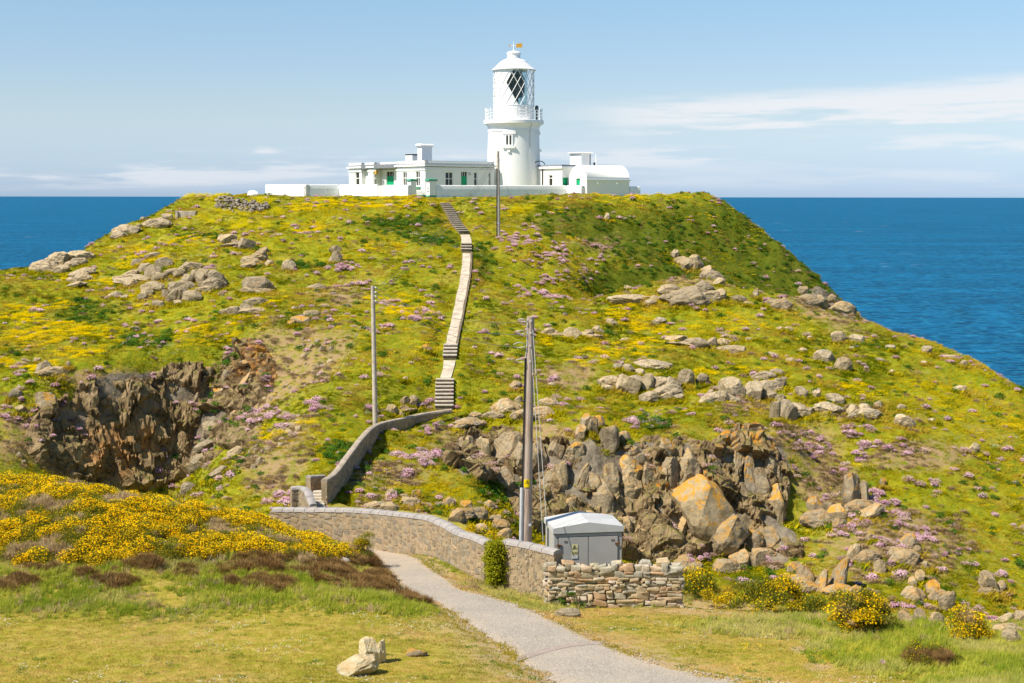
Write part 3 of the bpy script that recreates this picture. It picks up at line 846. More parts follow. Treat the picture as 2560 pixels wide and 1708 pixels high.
PNK = sc([(1250, 600, 110, 28), (1280, 642, 90, 18), (1350, 640, 70, 22), (1385, 610, 70, 20), (1265, 682, 60, 14), (1200, 555, 90, 36), (1300, 570, 80, 26), (1150, 572, 40, 16), (970, 720, 50, 18), (900, 700, 60, 18), (960, 742, 46, 16), (870, 762, 70, 22), (1000, 692, 50, 14),
          (380, 1055, 30, 46), (350, 880, 90, 20), (105, 950, 100, 40), (270, 935, 90, 26), (420, 890, 60, 24), (1850, 1035, 130, 70), (1830, 1100, 70, 60), (1965, 1000, 60, 28), (1600, 1292, 70, 36), (1650, 1312, 60, 26), (1710, 1265, 30, 30), (1560, 1240, 30, 36),
          (850, 930, 30, 26), (980, 925, 60, 20), (1000, 985, 60, 20), (960, 1040, 90, 26), (975, 1060, 30, 16), (930, 1085, 24, 14), (680, 1150, 50, 40), (2080, 1045, 60, 26), (2240, 1060, 60, 24), (2160, 1110, 60, 20), (1440, 960, 70, 20), (1330, 830, 30, 10),
          (800, 620, 90, 22), (800, 660, 80, 18), (700, 540, 80, 14), (770, 560, 50, 14), (1210, 760, 60, 16), (300, 905, 200, 26), (280, 868, 260, 26), (200, 885, 160, 30), (400, 865, 120, 24), (230, 920, 120, 30), (60, 960, 100, 40), (420, 930, 90, 40), (2000, 1150, 120, 60), (2090, 1250, 160, 60), (1950, 1230, 80, 60), (1560, 1200, 40, 40), (2010, 1050, 120, 40), (2180, 1260, 100, 40), (1900, 1160, 60, 50), (2050, 1200, 60, 40), (1380, 580, 50, 14), (1580, 520, 60, 14), (1430, 500, 50, 14), (1060, 900, 24, 20), (600, 960, 120, 30), (740, 930, 60, 20)])
BRN = sc([(620, 850, 300, 150, -30), (720, 830, 180, 90, -30), (520, 860, 140, 50, -20), (500, 920, 260, 70, -30), (600, 1040, 130, 60, -40), (660, 1000, 110, 60, -40), (330, 930, 300, 70), (100, 980, 200, 60), (1600, 640, 200, 60), (1850, 670, 260, 90, 35), (1450, 560, 260, 60), (1840, 1040, 160, 110), (1900, 1130, 140, 110), (2100, 1060, 220, 50), (2060, 1260, 300, 140),
          (1050, 1000, 120, 60), (880, 1090, 200, 60), (640, 1080, 140, 80, -35), (1300, 870, 120, 40), (1700, 930, 120, 40), (1250, 1010, 140, 60), (780, 680, 120, 40), (1950, 960, 120, 40), (1300, 520, 160, 40), (300, 960, 420, 90), (290, 868, 320, 40), (120, 1040, 260, 70), (480, 960, 160, 120)])
FLANK = sc([(1560, 655, 460, 90), (1840, 690, 320, 90, 32), (1700, 630, 400, 120), (1960, 720, 160, 60, 35), (1640, 560, 560, 200), (1800, 640, 380, 160, 38), (1330, 520, 200, 90)])
DRK = sc([(920, 520, 180, 40), (1000, 545, 100, 40), (1100, 600, 60, 70), (460, 545, 90, 18), (180, 710, 130, 40), (330, 770, 130, 40), (700, 610, 120, 18), (1090, 640, 40, 50), (1130, 1110, 120, 60, 30), (1000, 1040, 80, 40), (780, 1040, 60, 40), (1500, 960, 90, 24), (1780, 990, 50, 20)])
WHT = sc([(550, 665, 70, 24, -20), (350, 835, 50, 24), (400, 800, 60, 34), (790, 650, 60, 20), (880, 650, 50, 14), (960, 540, 50, 14), (600, 750, 40, 16), (1500, 950, 70, 16), (1170, 520, 60, 16), (2300, 1030, 60, 24), (1700, 1010, 40, 14), (460, 870, 50, 20), (870, 950, 50, 14), (1060, 560, 40, 14)])
RUST = sc([(250, 1040, 120, 120), (590, 830, 120, 60, -40), (640, 870, 80, 60), (590, 770, 60, 16), (1100, 980, 60, 24), (680, 990, 60, 60), (330, 1010, 40, 60)])
yel_i = blob(pxI, pyI, YEL) * (YI < 140); pnk_i = blob(pxI, pyI, PNK) * (YI < 137); brn_i = blob(pxI, pyI, BRN, 1.5) * (YI < 137); drk_i = blob(pxI, pyI, DRK, 1.5) * (YI < 137); wht_i = blob(pxI, pyI, WHT, 1.6) * (YI < 137)
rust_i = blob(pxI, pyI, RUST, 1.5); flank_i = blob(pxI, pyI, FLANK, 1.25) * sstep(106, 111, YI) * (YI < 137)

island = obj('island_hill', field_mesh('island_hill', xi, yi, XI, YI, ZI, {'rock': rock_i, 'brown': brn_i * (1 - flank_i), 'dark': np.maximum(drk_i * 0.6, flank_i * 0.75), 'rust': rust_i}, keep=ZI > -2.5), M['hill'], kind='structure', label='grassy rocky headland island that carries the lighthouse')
worn_a = np.maximum(sstep(2.6, 1.0, rd / rw), blob(pxA, pyA, sc([(1600, 1390, 260, 40), (1850, 1490, 60, 14), (1150, 1500, 120, 40), (1880, 1530, 60, 16)]), 1.6))
dark_a = bankA * 0.75
mainland = obj('mainland_ground', field_mesh('mainland_ground', xa, ya, XA, YA, ZA, {'worn': worn_a, 'dark': dark_a}, keep=(ZA > -2.5)), M['lawn'], kind='structure', label='turf headland in front with lawn and gorse bank')
mb = MB()
sea_rings = [(-90000, -4000), (90000, -4000), (90000, 90000), (-90000, 90000)]
mb.add([(a, b, SEA_Z) for a, b in sea_rings], [(0, 1, 2, 3)])
sea = mb.obj('sea', M['sea'], kind='structure', label='open blue sea reaching the horizon')

# tarmac path draped on the levelled ground
def dense(line, step):
    d = np.r_[0, np.cumsum(np.linalg.norm(np.diff(line[:, :2], axis=0), axis=1))]
    # Catmull-like smoothing through a cubic fit of each coordinate
    t = np.arange(0, d[-1], step); out = []
    for c in range(line.shape[1]):
        m = np.gradient(line[:, c], d); k = np.clip(np.searchsorted(d, t, 'right') - 1, 0, len(d) - 2)
        h = d[k + 1] - d[k]; s = (t - d[k]) / h
        out.append((2 * s ** 3 - 3 * s ** 2 + 1) * line[k, c] + (s ** 3 - 2 * s ** 2 + s) * h * m[k] + (-2 * s ** 3 + 3 * s ** 2) * line[k + 1, c] + (s ** 3 - s ** 2) * h * m[k + 1])
    return np.stack(out, -1)


rl = dense(np.c_[ROAD, ROAD_W], 0.25); nr = 11
tan = np.gradient(rl[:, :2], axis=0); tan /= np.linalg.norm(tan, axis=1, keepdims=True); nor = np.stack([-tan[:, 1], tan[:, 0]], -1)
V = []; dust = []
for i in range(len(rl)):
    for j in range(nr):
        u = j / (nr - 1) * 2 - 1
        wv = rl[i, 3] * (1 + 0.10 * float(fbm(np.array([i * 0.12 + 50 * np.sign(u)]), np.array([3.3]), 5, 3)[0]) * abs(u))
        x, y = rl[i, :2] + nor[i] * u * wv
        V.append((x, y, float(FA(x, y)) + 0.022 - 0.03 * (abs(u) > 0.99)))
        dust.append(min(1.0, max(0.0, (abs(u) - 0.62) * 2.4) + 0.8 * float(sstep(48, 54, rl[i, 1]))))
V = np.array(V); V[:, 2] = np.maximum(V[:, 2], FA(V[:, 0], V[:, 1]) + 0.012)
F = [(i * nr + j, i * nr + j + 1, (i + 1) * nr + j + 1, (i + 1) * nr + j) for i in range(len(rl) - 1) for j in range(nr - 1)]
pm = pydata('footpath', V, F, True)
a_ = pm.attributes.new('dust', 'FLOAT', 'POINT'); a_.data.foreach_set('value', np.array(dust, np.float32))
obj('footpath', pm, M['path'], kind='structure', label='grey chipping path running down to the wall')
# the darker mended strip across the path
c0 = at(1292, 1640, 36.6); c1 = at(1505, 1614, 38.2)
V = []; F = []
for i in range(15):
    t = i / 14
    for s in (-1, 1):
        x = c0[0] + (c1[0] - c0[0]) * t; y = c0[1] + (c1[1] - c0[1]) * t + 0.38 * math.sin(t * math.pi) + s * (0.21 + 0.05 * math.sin(5 * t + 1)); V.append((x, y, float(FA(x, y)) + 0.03))
    if i: b = 2 * i; F.append((b - 2, b - 1, b + 1, b))
V = np.array(V)
bv = V.copy()
obj('path_mend', pydata('path_mend', bv, F, True), M['mend'], kind='structure', label='brown mended strip crossing the chipping path')

# ---------------------------------------------------------------- instanced ground cover (stuff nobody could count)
PROTO = {}
rnd = random.Random(7)


def proto_collection(key, meshes, mats):
    c = bpy.data.collections.new('clumps_' + key)
    for i, m in enumerate(meshes):
        o = bpy.data.objects.new('clump_%s_%02d' % (key, i), m)
        for mt in mats: m.materials.append(mt)
        c.objects.link(o)
    PROTO[key] = (c, len(meshes)); return c


def face_mesh(name, quads, mi=None):
    v = [p for q in quads for p in q]; f = []; b = 0
    for q in quads: f.append(tuple(range(b, b + len(q)))); b += len(q)
    m = pydata(name, v, f)
    if mi is not None: m.polygons.foreach_set('material_index', mi)
    return m


def blade(r, base, h, lean, w):
    a = r.uniform(0, 2 * math.pi); dx, dy = math.cos(a), math.sin(a)
    lx, ly = lean; k = r.uniform(0.3, 1.0)
    tip = (base[0] + lx * h * k + r.uniform(-.2, .2) * h, base[1] + ly * h * k + r.uniform(-.2, .2) * h, base[2] + h * r.uniform(0.7, 1.0))
    mid = tuple(base[i] + (tip[i] - base[i]) * 0.55 + (0, 0, h * 0.10)[i] for i in range(3))
    return [(base[0] - dx * w, base[1] - dy * w, base[2]), (base[0] + dx * w, base[1] + dy * w, base[2]), (mid[0] + dx * w * .7, mid[1] + dy * w * .7, mid[2]), tip, (mid[0] - dx * w * .7, mid[1] - dy * w * .7, mid[2])]


def tuft(name, seed, n, rad, h0, h1, w, lean=(0.5, -0.2)):
    r = random.Random(seed); q = []
    for _ in range(n):
        d = rad * math.sqrt(r.random()); a = r.uniform(0, 6.283)
        q.append(blade(r, (d * math.cos(a), d * math.sin(a), -0.03), r.uniform(h0, h1), lean, w * r.uniform(.6, 1.2)))
    return face_mesh(name, q)


def chip(r, c, s, up=0.5):
    """a small tilted petal or leaf"""
    n = Vector((r.gauss(0, 1), r.gauss(0, 1), abs(r.gauss(0, 1)) + up)).normalized()
    a = n.orthogonal().normalized(); b = n.cross(a); t = r.uniform(0, 6.28); u = a * math.cos(t) + b * math.sin(t); v = n.cross(u)
    c = Vector(c); k = r.uniform(.7, 1.2) * s
    return [tuple(c - u * k), tuple(c - v * k * .8), tuple(c + u * k), tuple(c + v * k * .8)]


def flower_mat(name, seed, n, rad, h0, h1, s):
    r = random.Random(seed); q = []
    for _ in range(n):
        d = rad * math.sqrt(r.random()); a = r.uniform(0, 6.283); f = 1 - (d / rad) ** 2
        q.append(chip(r, (d * math.cos(a), d * math.sin(a), h0 + (h1 - h0) * r.random() * (0.4 + 0.6 * f)), s))
    return face_mesh(name, q)


def dome(name, seed, n_leaf, n_fl, rad, hgt, sl, sf, spike=0.0, cover=1.0):
    """cushion plant: leafy dome (material 0) carrying flower heads (material 1)"""
    r = random.Random(seed); q = []; mi = []
    lob = [(r.uniform(-.4, .4) * rad, r.uniform(-.4, .4) * rad, r.uniform(.5, .8)) for _ in range(4)] + [(0, 0, 1.0)]
    for i in range(n_leaf + n_fl):
        lx, ly, lk = r.choice(lob)
        a = r.uniform(0, 6.283); z = r.random() ** 0.7; d = math.sqrt(max(0, 1 - z * z)) * rad * lk
        fl = i >= n_leaf
        p = (lx + d * math.cos(a), ly + d * math.sin(a), hgt * lk * z * (1.08 if fl else r.uniform(.75, 1.0)) + (0.02 if fl else 0))
        if fl: q.append(chip(r, p, sf, 1.0)); mi.append(1)
        elif spike:
            o = Vector((math.cos(a) * d, math.sin(a) * d, hgt * z + .1)).normalized(); hh = spike * r.uniform(.6, 1.2)
            w = Vector((-math.sin(a), math.cos(a), 0)) * sl
            b = Vector(p); t = b + (o + Vector((r.uniform(-.5, .5), r.uniform(-.5, .5), r.uniform(0, .5)))).normalized() * hh
            q.append([tuple(b - w), tuple(b + w), tuple(t + w * .2), tuple(t - w * .2)]); mi.append(0)
        else: q.append(chip(r, p, sl, 0.6)); mi.append(0)
    return face_mesh(name, q, mi)


proto_collection('grass', [tuft('t%d' % i, i, 22, 0.22, 0.05, 0.17, 0.018, (0.9, -0.3)) for i in range(4)], [M['grass']])
proto_collection('long', [tuft('l%d' % i, 20 + i, 34, 0.14, 0.14, 0.42, 0.0075, (0.55, 0.0)) for i in range(4)], [M['long_grass']])
proto_collection('lawn', [tuft('s%d' % i, 40 + i, 22, 0.12, 0.02, 0.075, 0.0085, (0.4, 0.1)) for i in range(4)], [M['lawn_blade']])
proto_collection('yellow', [flower_mat('y%d' % i, 60 + i, 38, 0.34, 0.03, 0.14, 0.028) for i in range(3)], [M['yellow']])
proto_collection('lemon', [flower_mat('m%d' % i, 70 + i, 60, 0.30, 0.15, 0.55, 0.024) for i in range(3)], [M['lemon']])
proto_collection('white', [flower_mat('w%d' % i, 80 + i, 34, 0.30, 0.06, 0.22, 0.015) for i in range(3)], [M['whitefl']])
proto_collection('thrift', [dome('th%d' % i, 90 + i, 80, 170, 0.22, 0.16, 0.030, 0.024) for i in range(3)], [M['cushion'], M['pink']])
proto_collection('faded', [dome('fd%d' % i, 95 + i, 90, 120, 0.24, 0.15, 0.032, 0.023) for i in range(3)], [M['brown'], M['pink_dry']])
proto_collection('brown', [dome('bw%d' % i, 100 + i, 150, 0, 0.28, 0.13, 0.014, 0.02, 0.07) for i in range(3)], [M['brown']])
proto_collection('leafy', [dome('lf%d' % i, 110 + i, 110, 0, 0.26, 0.24, 0.038, 0.02) for i in range(3)], [M['leafy']])
proto_collection('heather', [dome('he%d' % i, 120 + i, 420, 0, 0.34, 0.26, 0.006, 0.02, 0.13) for i in range(3)], [M['heather']])
proto_collection('gorse', [dome('go%d' % i, 130 + i, 360, [220, 320, 400, 460, 120][i], 0.46, 0.42, 0.010, 0.030, 0.15) for i in range(5)], [M['gorse_lf'], M['gorse_fl']])
proto_collection('gorse_bare', [dome('gb%d' % i, 140 + i, 420, 50, 0.44, 0.36, 0.009, 0.024, 0.13) for i in range(2)], [M['gorse_lf'], M['gorse_fl']])
proto_collection('dead', [dome('dd%d' % i, 150 + i, 300, 6, 0.34, 0.36, 0.006, 0.018, 0.17) for i in range(2)], [M['dead'], M['gorse_fl']])


def node_group():
    g = bpy.data.node_groups.new('clump_scatter', 'GeometryNodeTree')
    g.interface.new_socket('Geometry', in_out='INPUT', socket_type='NodeSocketGeometry')
    g.interface.new_socket('Clumps', in_out='INPUT', socket_type='NodeSocketCollection')
    g.interface.new_socket('Geometry', in_out='OUTPUT', socket_type='NodeSocketGeometry')
    n = g.nodes; l = g.links
    i = n.new('NodeGroupInput'); o = n.new('NodeGroupOutput'); ip = n.new('GeometryNodeInstanceOnPoints'); ci = n.new('GeometryNodeCollectionInfo')
    ci.inputs['Separate Children'].default_value = True; ci.inputs['Reset Children'].default_value = True
    l.new(i.outputs[0], ip.inputs['Points']); l.new(i.outputs[1], ci.inputs['Collection']); l.new(ci.outputs[0], ip.inputs['Instance'])
    ip.inputs['Pick Instance'].default_value = True
    for nm, ty, sk in (('idx', 'INT', 'Instance Index'), ('rot', 'FLOAT_VECTOR', 'Rotation'), ('scl', 'FLOAT_VECTOR', 'Scale')):
        a = n.new('GeometryNodeInputNamedAttribute'); a.data_type = ty; a.inputs['Name'].default_value = nm
        if sk == 'Rotation':
            e = n.new('FunctionNodeEulerToRotation'); l.new(a.outputs[0], e.inputs[0]); l.new(e.outputs[0], ip.inputs[sk])
        else: l.new(a.outputs[0], ip.inputs[sk])
    l.new(ip.outputs[0], o.inputs[0])
    return g


NG = node_group()


def scatter(name, key, P, scl, tint, label, tilt=None, seed=0):
    c, k = PROTO[key]; r = rng(seed + 1000); n = len(P)
    m = bpy.data.meshes.new(name); m.vertices.add(n); m.vertices.foreach_set('co', np.asarray(P, np.float32).ravel())
    scl = np.asarray(scl, float) * np.ones(n)
    s3 = np.stack([scl * r.uniform(.8, 1.2, n), scl * r.uniform(.8, 1.2, n), scl * r.uniform(.75, 1.25, n)], -1)
    rot = np.zeros((n, 3)) if tilt is None else tilt.copy()
    rot[:, 2] += r.uniform(-math.pi, math.pi, n) if key not in ('grass', 'long', 'lawn') else r.normal(0, 0.9, n)
    for nm, ty, prop, arr in (('idx', 'INT', 'value', r.integers(0, k, n).astype(np.int32)), ('rot', 'FLOAT_VECTOR', 'vector', rot.astype(np.float32)), ('scl', 'FLOAT_VECTOR', 'vector', s3.astype(np.float32)), ('tint', 'FLOAT', 'value', np.asarray(tint, np.float32) * np.ones(n, np.float32))):
        a = m.attributes.new(nm, ty, 'POINT'); a.data.foreach_set(prop, arr.ravel())
    m.update()
    o = obj(name, m, None, kind='stuff', label=label)
    md = o.modifiers.new('scatter', 'NODES'); md.node_group = NG
    for it in NG.interface.items_tree:
        if it.item_type == 'SOCKET' and it.in_out == 'INPUT' and it.name == 'Clumps': md[it.identifier] = c
    return o


def inframe(P, mx=200, my=110):
    x, y = project(P); return (x > -mx) & (x < 2560 + mx) & (y > -my) & (y < 1708 + my)


def pts_island(n, seed, y0=58, y1=137):
    r = rng(seed); Y = y0 + (y1 - y0) * r.random(n) ** 1.25; X = (r.random(n) * 2 - 1) * (Y * 0.42 + 2)
    P = np.stack([X, Y, FI(X, Y)], -1); return P[inframe(P)], r


def smp(arr, P): return FI.samp(arr, P[:, 0], P[:, 1])


def cull(P, F=FI, eps=0.35, steps=60):
    """drop points that lie well behind a crest from anywhere near the camera"""
    cam3 = np.array([0, 0, CAM_Z + 0.6]); ok = np.ones(len(P), bool)
    for t in np.linspace(0.55, 0.985, steps):
        q = cam3 + (P - cam3) * t
        hgt = np.maximum(np.where(q[:, 1] > 57, FI(q[:, 0], q[:, 1]), -9), np.where(q[:, 1] < 64, FA(q[:, 0], q[:, 1]), -9))
        ok &= q[:, 2] > hgt - eps - 0.8 * (1 - t)
    return ok


P, r = pts_island(130000, 3); P = P[cull(P)]
m = (smp(rock_i, P) < 0.45 + 0.25 * r.random(len(P))) & (seg_dist(P[:, 0], P[:, 1], STAIR)[0] > 0.44); P = P[m]
w2 = fbm(P[:, 0] / 1.5, P[:, 1] / 1.1, 303, 3)
m = r.random(len(P)) > 0.65 * smp(brn_i, P); P = P[m]; w2 = w2[m]
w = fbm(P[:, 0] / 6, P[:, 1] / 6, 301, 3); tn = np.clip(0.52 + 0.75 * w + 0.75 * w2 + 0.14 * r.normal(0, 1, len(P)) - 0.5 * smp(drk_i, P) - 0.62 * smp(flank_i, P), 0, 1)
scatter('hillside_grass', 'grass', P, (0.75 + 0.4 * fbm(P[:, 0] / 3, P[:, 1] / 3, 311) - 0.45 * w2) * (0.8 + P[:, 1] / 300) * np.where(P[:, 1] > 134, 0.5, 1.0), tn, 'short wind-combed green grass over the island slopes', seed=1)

def cluster(mask, n, seed, noise_seed, lo, hi, scale=1.3, y1=137):
    P, r = pts_island(n, seed, y1=y1)
    f = fbm(P[:, 0] / scale, P[:, 1] / scale, noise_seed, 3) * 0.5 + 0.5
    pr = smp(mask, P) * sstep(lo, hi, f)
    P = P[(r.random(len(P)) < pr) & (seg_dist(P[:, 0], P[:, 1], STAIR)[0] > 0.7)]
    return P[cull(P)], r

bg = np.full(XI.shape, 0.06) * (rock_i < 0.4)
P, r = cluster(np.maximum(yel_i * (1 - .55 * flank_i), bg * 0.35), 300000, 5, 401, 0.46, 0.60, 0.75)
lem = blob(*project(P), sc([(500, 495, 160, 50), (480, 458, 130, 30), (600, 470, 120, 24), (1230, 490, 60, 30), (640, 490, 60, 30)])) > 0.4
scatter('trefoil_flowers', 'yellow', P[~lem] + [0, 0, .05], r.uniform(.45, 0.95, (~lem).sum()), r.random((~lem).sum()), 'patches of low yellow flowers in the turf of the island', seed=2)
Pl, rl_ = pts_island(60000, 55, 118, 136); q = blob(*project(Pl), sc([(500, 495, 140, 44), (475, 455, 110, 20), (600, 465, 60, 16), (560, 520, 120, 20), (650, 480, 60, 30), (1200, 485, 60, 20)]), 1.3); Pl = Pl[rl_.random(len(Pl)) < q * sstep(.42, .6, .5 + .5 * fbm(Pl[:, 0] / 1.2, Pl[:, 1] / 1.2, 405, 3))]; Pl = Pl[cull(Pl)]
scatter('mustard_flowers', 'lemon', Pl, rl_.uniform(.5, 0.9, len(Pl)), rl_.random(len(Pl)), 'tall lemon yellow flowers near the ruined stone wall', seed=3)
P, r = cluster(np.maximum(pnk_i, bg * 0.9), 70000, 6, 411, 0.36, 0.6, 0.9)
fade = r.random(len(P)) < 0.42
scatter('thrift_cushions', 'thrift', P[~fade], r.uniform(.55, 1.5, (~fade).sum()), r.random((~fade).sum()), 'pink sea thrift flowering in cushions across the slopes', seed=4)
scatter('faded_thrift', 'faded', P[fade], r.uniform(.6, 1.4, fade.sum()), r.random(fade.sum()), 'fading dull pink thrift among the grass of the slopes', seed=5)
P, r = cluster(np.maximum(brn_i * (1 - .8 * flank_i), bg * 1.4), 46000, 7, 421, 0.38, 0.6, 0.9)
scatter('withered_cushions', 'brown', P, r.uniform(.5, 1.3, len(P)), r.random(len(P)), 'withered brown cushions between rocks and grass', seed=6)
P, r = cluster(np.maximum(np.maximum(drk_i, flank_i * .6), bg * 0.8), 80000, 8, 431, 0.40, 0.6, 1.1)
scatter('leafy_plants', 'leafy', P, r.uniform(.5, 1.25, len(P)), r.random(len(P)), 'dark green leafy plants in the damp hollows', seed=7)
P, r = cluster(np.maximum(wht_i, bg * 0.3), 50000, 9, 441, 0.42, 0.6, 1.0)
scatter('white_campion', 'white', P, r.uniform(.5, 1.1, len(P)), r.random(len(P)), 'white campion flowers sprinkled over the slopes', seed=8)

# ---- mainland cover
def pts_main(n, seed, y0=30.5, y1=60):
    r = rng(seed); Y = y0 + (y1 - y0) * r.random(n) ** 1.1; X = (r.random(n) * 2 - 1) * (Y * 0.40 + 1)
    P = np.stack([X, Y, FA(X, Y)], -1); m = inframe(P, 200, 80) & (Y < edge_a(X) + 1.0)
    return P[m], r


def smpA(arr, P): return FA.samp(arr, P[:, 0], P[:, 1])


def roadk(P):
    d, _ = seg_dist(P[:, 0], P[:, 1], ROAD); return d / np.interp(P[:, 1], ROAD[:, 1], ROAD_W)


GORSE = sc([(120, 1150, 420, 110), (330, 1170, 380, 100), (560, 1215, 330, 80), (150, 1230, 420, 70), (660, 1255, 240, 50), (760, 1270, 140, 36), (60, 1110, 200, 60), (380, 1120, 160, 30), (230, 1265, 320, 50), (700, 1275, 120, 40), (60, 1270, 140, 40), (420, 1265, 180, 40)])
HEATH = sc([(830, 1310, 220, 80), (660, 1292, 220, 40), (540, 1305, 80, 26), (420, 1315, 70, 20), (130, 1318, 220, 26), (250, 1340, 90, 24), (960, 1370, 80, 40), (40, 1345, 90, 26), (900, 1330, 130, 56), (560, 1335, 90, 26), (330, 1300, 80, 20), (640, 1345, 80, 22)])
LONG = sc([(300, 1330, 1000, 160), (400, 1290, 900, 70), (700, 1330, 500, 90), (850, 1380, 300, 60), (930, 1385, 160, 60), (1010, 1290, 180, 50), (1130, 1350, 140, 50), (1240, 1385, 200, 40), (1900, 1440, 600, 50), (2150, 1490, 520, 120), (2250, 1560, 260, 60), (1450, 1380, 260, 26)])
gor_a = blob(pxA, pyA, GORSE, 1.25) * (YA > 46); hea_a = blob(pxA, pyA, HEATH, 1.3) * (YA > 43); lon_a = blob(pxA, pyA, LONG, 1.3)

P, r = pts_main(90000, 21, 30.5, 58); k = roadk(P)
m = (k > 1.02) & (smpA(bankA, P) < 0.5) & (r.random(len(P)) < np.clip(1.15 - 0.75 * smpA(worn_a, P) * (0.5 + 0.9 * fbm(P[:, 0], P[:, 1], 501)), 0.1, 1)); P = P[m]
w = fbm(P[:, 0] / 2.2, P[:, 1] / 2.2, 511, 3)
scatter('lawn_grass', 'lawn', P, r.uniform(.6, 1.2, len(P)), np.clip(0.5 + 0.8 * w + 0.33 * r.normal(0, 1, len(P)), 0, 1), 'short trodden grass on both sides of the path', seed=21)
P, r = pts_main(90000, 22, 31, 60); k = roadk(P)
m = (k > 1.05) & (r.random(len(P)) < smpA(lon_a, P) * sstep(0.2, 0.5, 0.5 + 0.5 * fbm(P[:, 0] / 1.4, P[:, 1] / 1.4, 521, 3))); P = P[m]
nearp, _ = seg_dist(P[:, 0], P[:, 1], ROAD)
scatter('long_grass', 'long', P, r.uniform(.25, 0.75, len(P)) * np.clip(nearp / 2.6, 0.4, 1), np.clip(0.45 + 0.5 * fbm(P[:, 0] / 2, P[:, 1] / 2, 531) + 0.25 * r.normal(0, 1, len(P)), 0, 1), 'long green grass at the foot of the bank and walls', seed=22)
Pd, r = pts_main(20000, 31, 40, 60); m = (roadk(Pd) > 1.2) & (r.random(len(Pd)) < smpA(np.maximum(lon_a, bankA), Pd) * sstep(.55, .75, .5 + .5 * fbm(Pd[:, 0] / .9, Pd[:, 1] / .9, 581, 3)) * .5); Pd = Pd[m]
proto_collection('straw', [tuft('sw%d' % i, 220 + i, 26, 0.16, 0.12, 0.38, 0.007, (0.5, 0.0)) for i in range(3)], [M['dead']])
scatter('dry_grass', 'straw', Pd, r.uniform(.5, 1.0, len(Pd)), r.random(len(Pd)), 'dry straw coloured grass on the bank', seed=31)
P, r = pts_main(26000, 23, 44, 60); k = roadk(P)
f = fbm(P[:, 0] / 1.2, P[:, 1] / 1.2, 541, 3)
g = smpA(gor_a, P); m = (k > 1.35) & (r.random(len(P)) < g); P = P[m]; f = f[m]
a, b, c = f > 0.02, (f <= 0.02) & (f > -0.26), f <= -0.26
scatter('gorse_thicket', 'gorse', P[a][:3600], r.uniform(.4, 0.95, a.sum())[:3600], r.random(a.sum())[:3600], 'yellow flowering gorse thicket covering the bank beside the path', seed=23)
scatter('green_gorse', 'gorse_bare', P[b][:1600], r.uniform(.45, .9, b.sum())[:1600], r.random(b.sum())[:1600], 'green unflowered gorse within the thicket on the bank', seed=24)
scatter('dead_gorse', 'dead', P[c][:900], r.uniform(.5, .9, c.sum())[:900], r.random(c.sum())[:900], 'straw coloured dead gorse twigs within the thicket', seed=25)
P, r = pts_main(30000, 24, 42, 60); k = roadk(P)
m = (k > 1.25) & (r.random(len(P)) < smpA(hea_a, P) * sstep(.34, .55, .5 + .5 * fbm(P[:, 0] / 1.1, P[:, 1] / 1.1, 551, 3))); P = P[m][:2600]
scatter('heather', 'heather', P, r.uniform(.5, 1.0, len(P)), r.random(len(P)), 'low dark brown heather between gorse and lawn', seed=26)
# daisies and small yellow flowers in the lawn
P, r = pts_main(9000, 25, 31, 46); k = roadk(P)
f = fbm(P[:, 0] / 1.1, P[:, 1] / 1.1, 561, 3); m = (k > 1.15) & (f > 0.22) & (smpA(bankA, P) < .4); P = P[m]
proto_collection('daisy', [flower_mat('da%d' % i, 170 + i, 5, 0.10, 0.03, 0.06, 0.012) for i in range(3)], [M['whitefl']])
scatter('daisies', 'daisy', P, r.uniform(.7, 1.1, len(P)), r.random(len(P)), 'tiny white daisies dotted over the lawn', seed=27)
P, r = pts_main(30000, 26, 31, 46)
q = blob(*project(P), sc([(1960, 1500, 90, 30), (1890, 1510, 60, 24), (2030, 1510, 60, 14), (1720, 1490, 60, 12), (1700, 1540, 40, 10), (2300, 1560, 60, 16)]), 1.3)
m = (r.random(len(P)) < q * 0.35); P = P[m]
proto_collection('lotus', [flower_mat('lo%d' % i, 180 + i, 9, 0.12, 0.05, 0.16, 0.016) for i in range(3)], [M['yellow']])
scatter('meadow_flowers', 'lotus', P, r.uniform(.7, 1.1, len(P)), r.random(len(P)), 'small yellow flowers in the grass beside the path', seed=28)
P, r = pts_main(12000, 27, 31, 47); f = fbm(P[:, 0] / 0.8, P[:, 1] / 0.45, 571, 3); m = (roadk(P) > 1.1) & (f > 0.40) & (smpA(bankA, P) < .4); P = P[m]
proto_collection('plantain', [dome('pl%d' % i, 190 + i, 26, 0, 0.12, 0.035, 0.016, 0.02) for i in range(3)], [mat_leaf('weed_leaf', (0.10, 0.17, 0.016), (0.19, 0.25, 0.028), None, 0.3, soft=2.5)])
scatter('lawn_weeds', 'plantain', P, r.uniform(.6, 1.2, len(P)), r.random(len(P)), 'flat dark green weeds in the lawn', seed=29)

# turf creeping over the path edges and loose grit along them
P, r = pts_main(160000, 41, 31, 58); k = roadk(P); m = (k > .90 + .06 * fbm(P[:, 0] * 1.5, P[:, 1] * 1.5, 601, 2)) & (k < 1.12) & (fbm(P[:, 0] * 1.1, P[:, 1] * 1.1, 603, 3) > -.12); P = P[m]
scatter('path_edge_grass', 'lawn', P + [0, 0, .02], r.uniform(.7, 1.5, len(P)), r.random(len(P)), 'short grass creeping over the path edges', seed=41)
bm = bmesh.new(); bmesh.ops.create_icosphere(bm, subdivisions=1, radius=.02); gm_ = bpy.data.meshes.new('grit'); bm.to_mesh(gm_); bm.free()
proto_collection('grit', [gm_], [M['grit']])
P, r = pts_main(200000, 42, 31, 58); k = roadk(P); m = (k > .55) & (k < 1.2) & (r.random(len(P)) < .12 + .5 * sstep(.75, 1.0, k) * (fbm(P[:, 0], P[:, 1], 605, 3) > 0)); P = P[m]
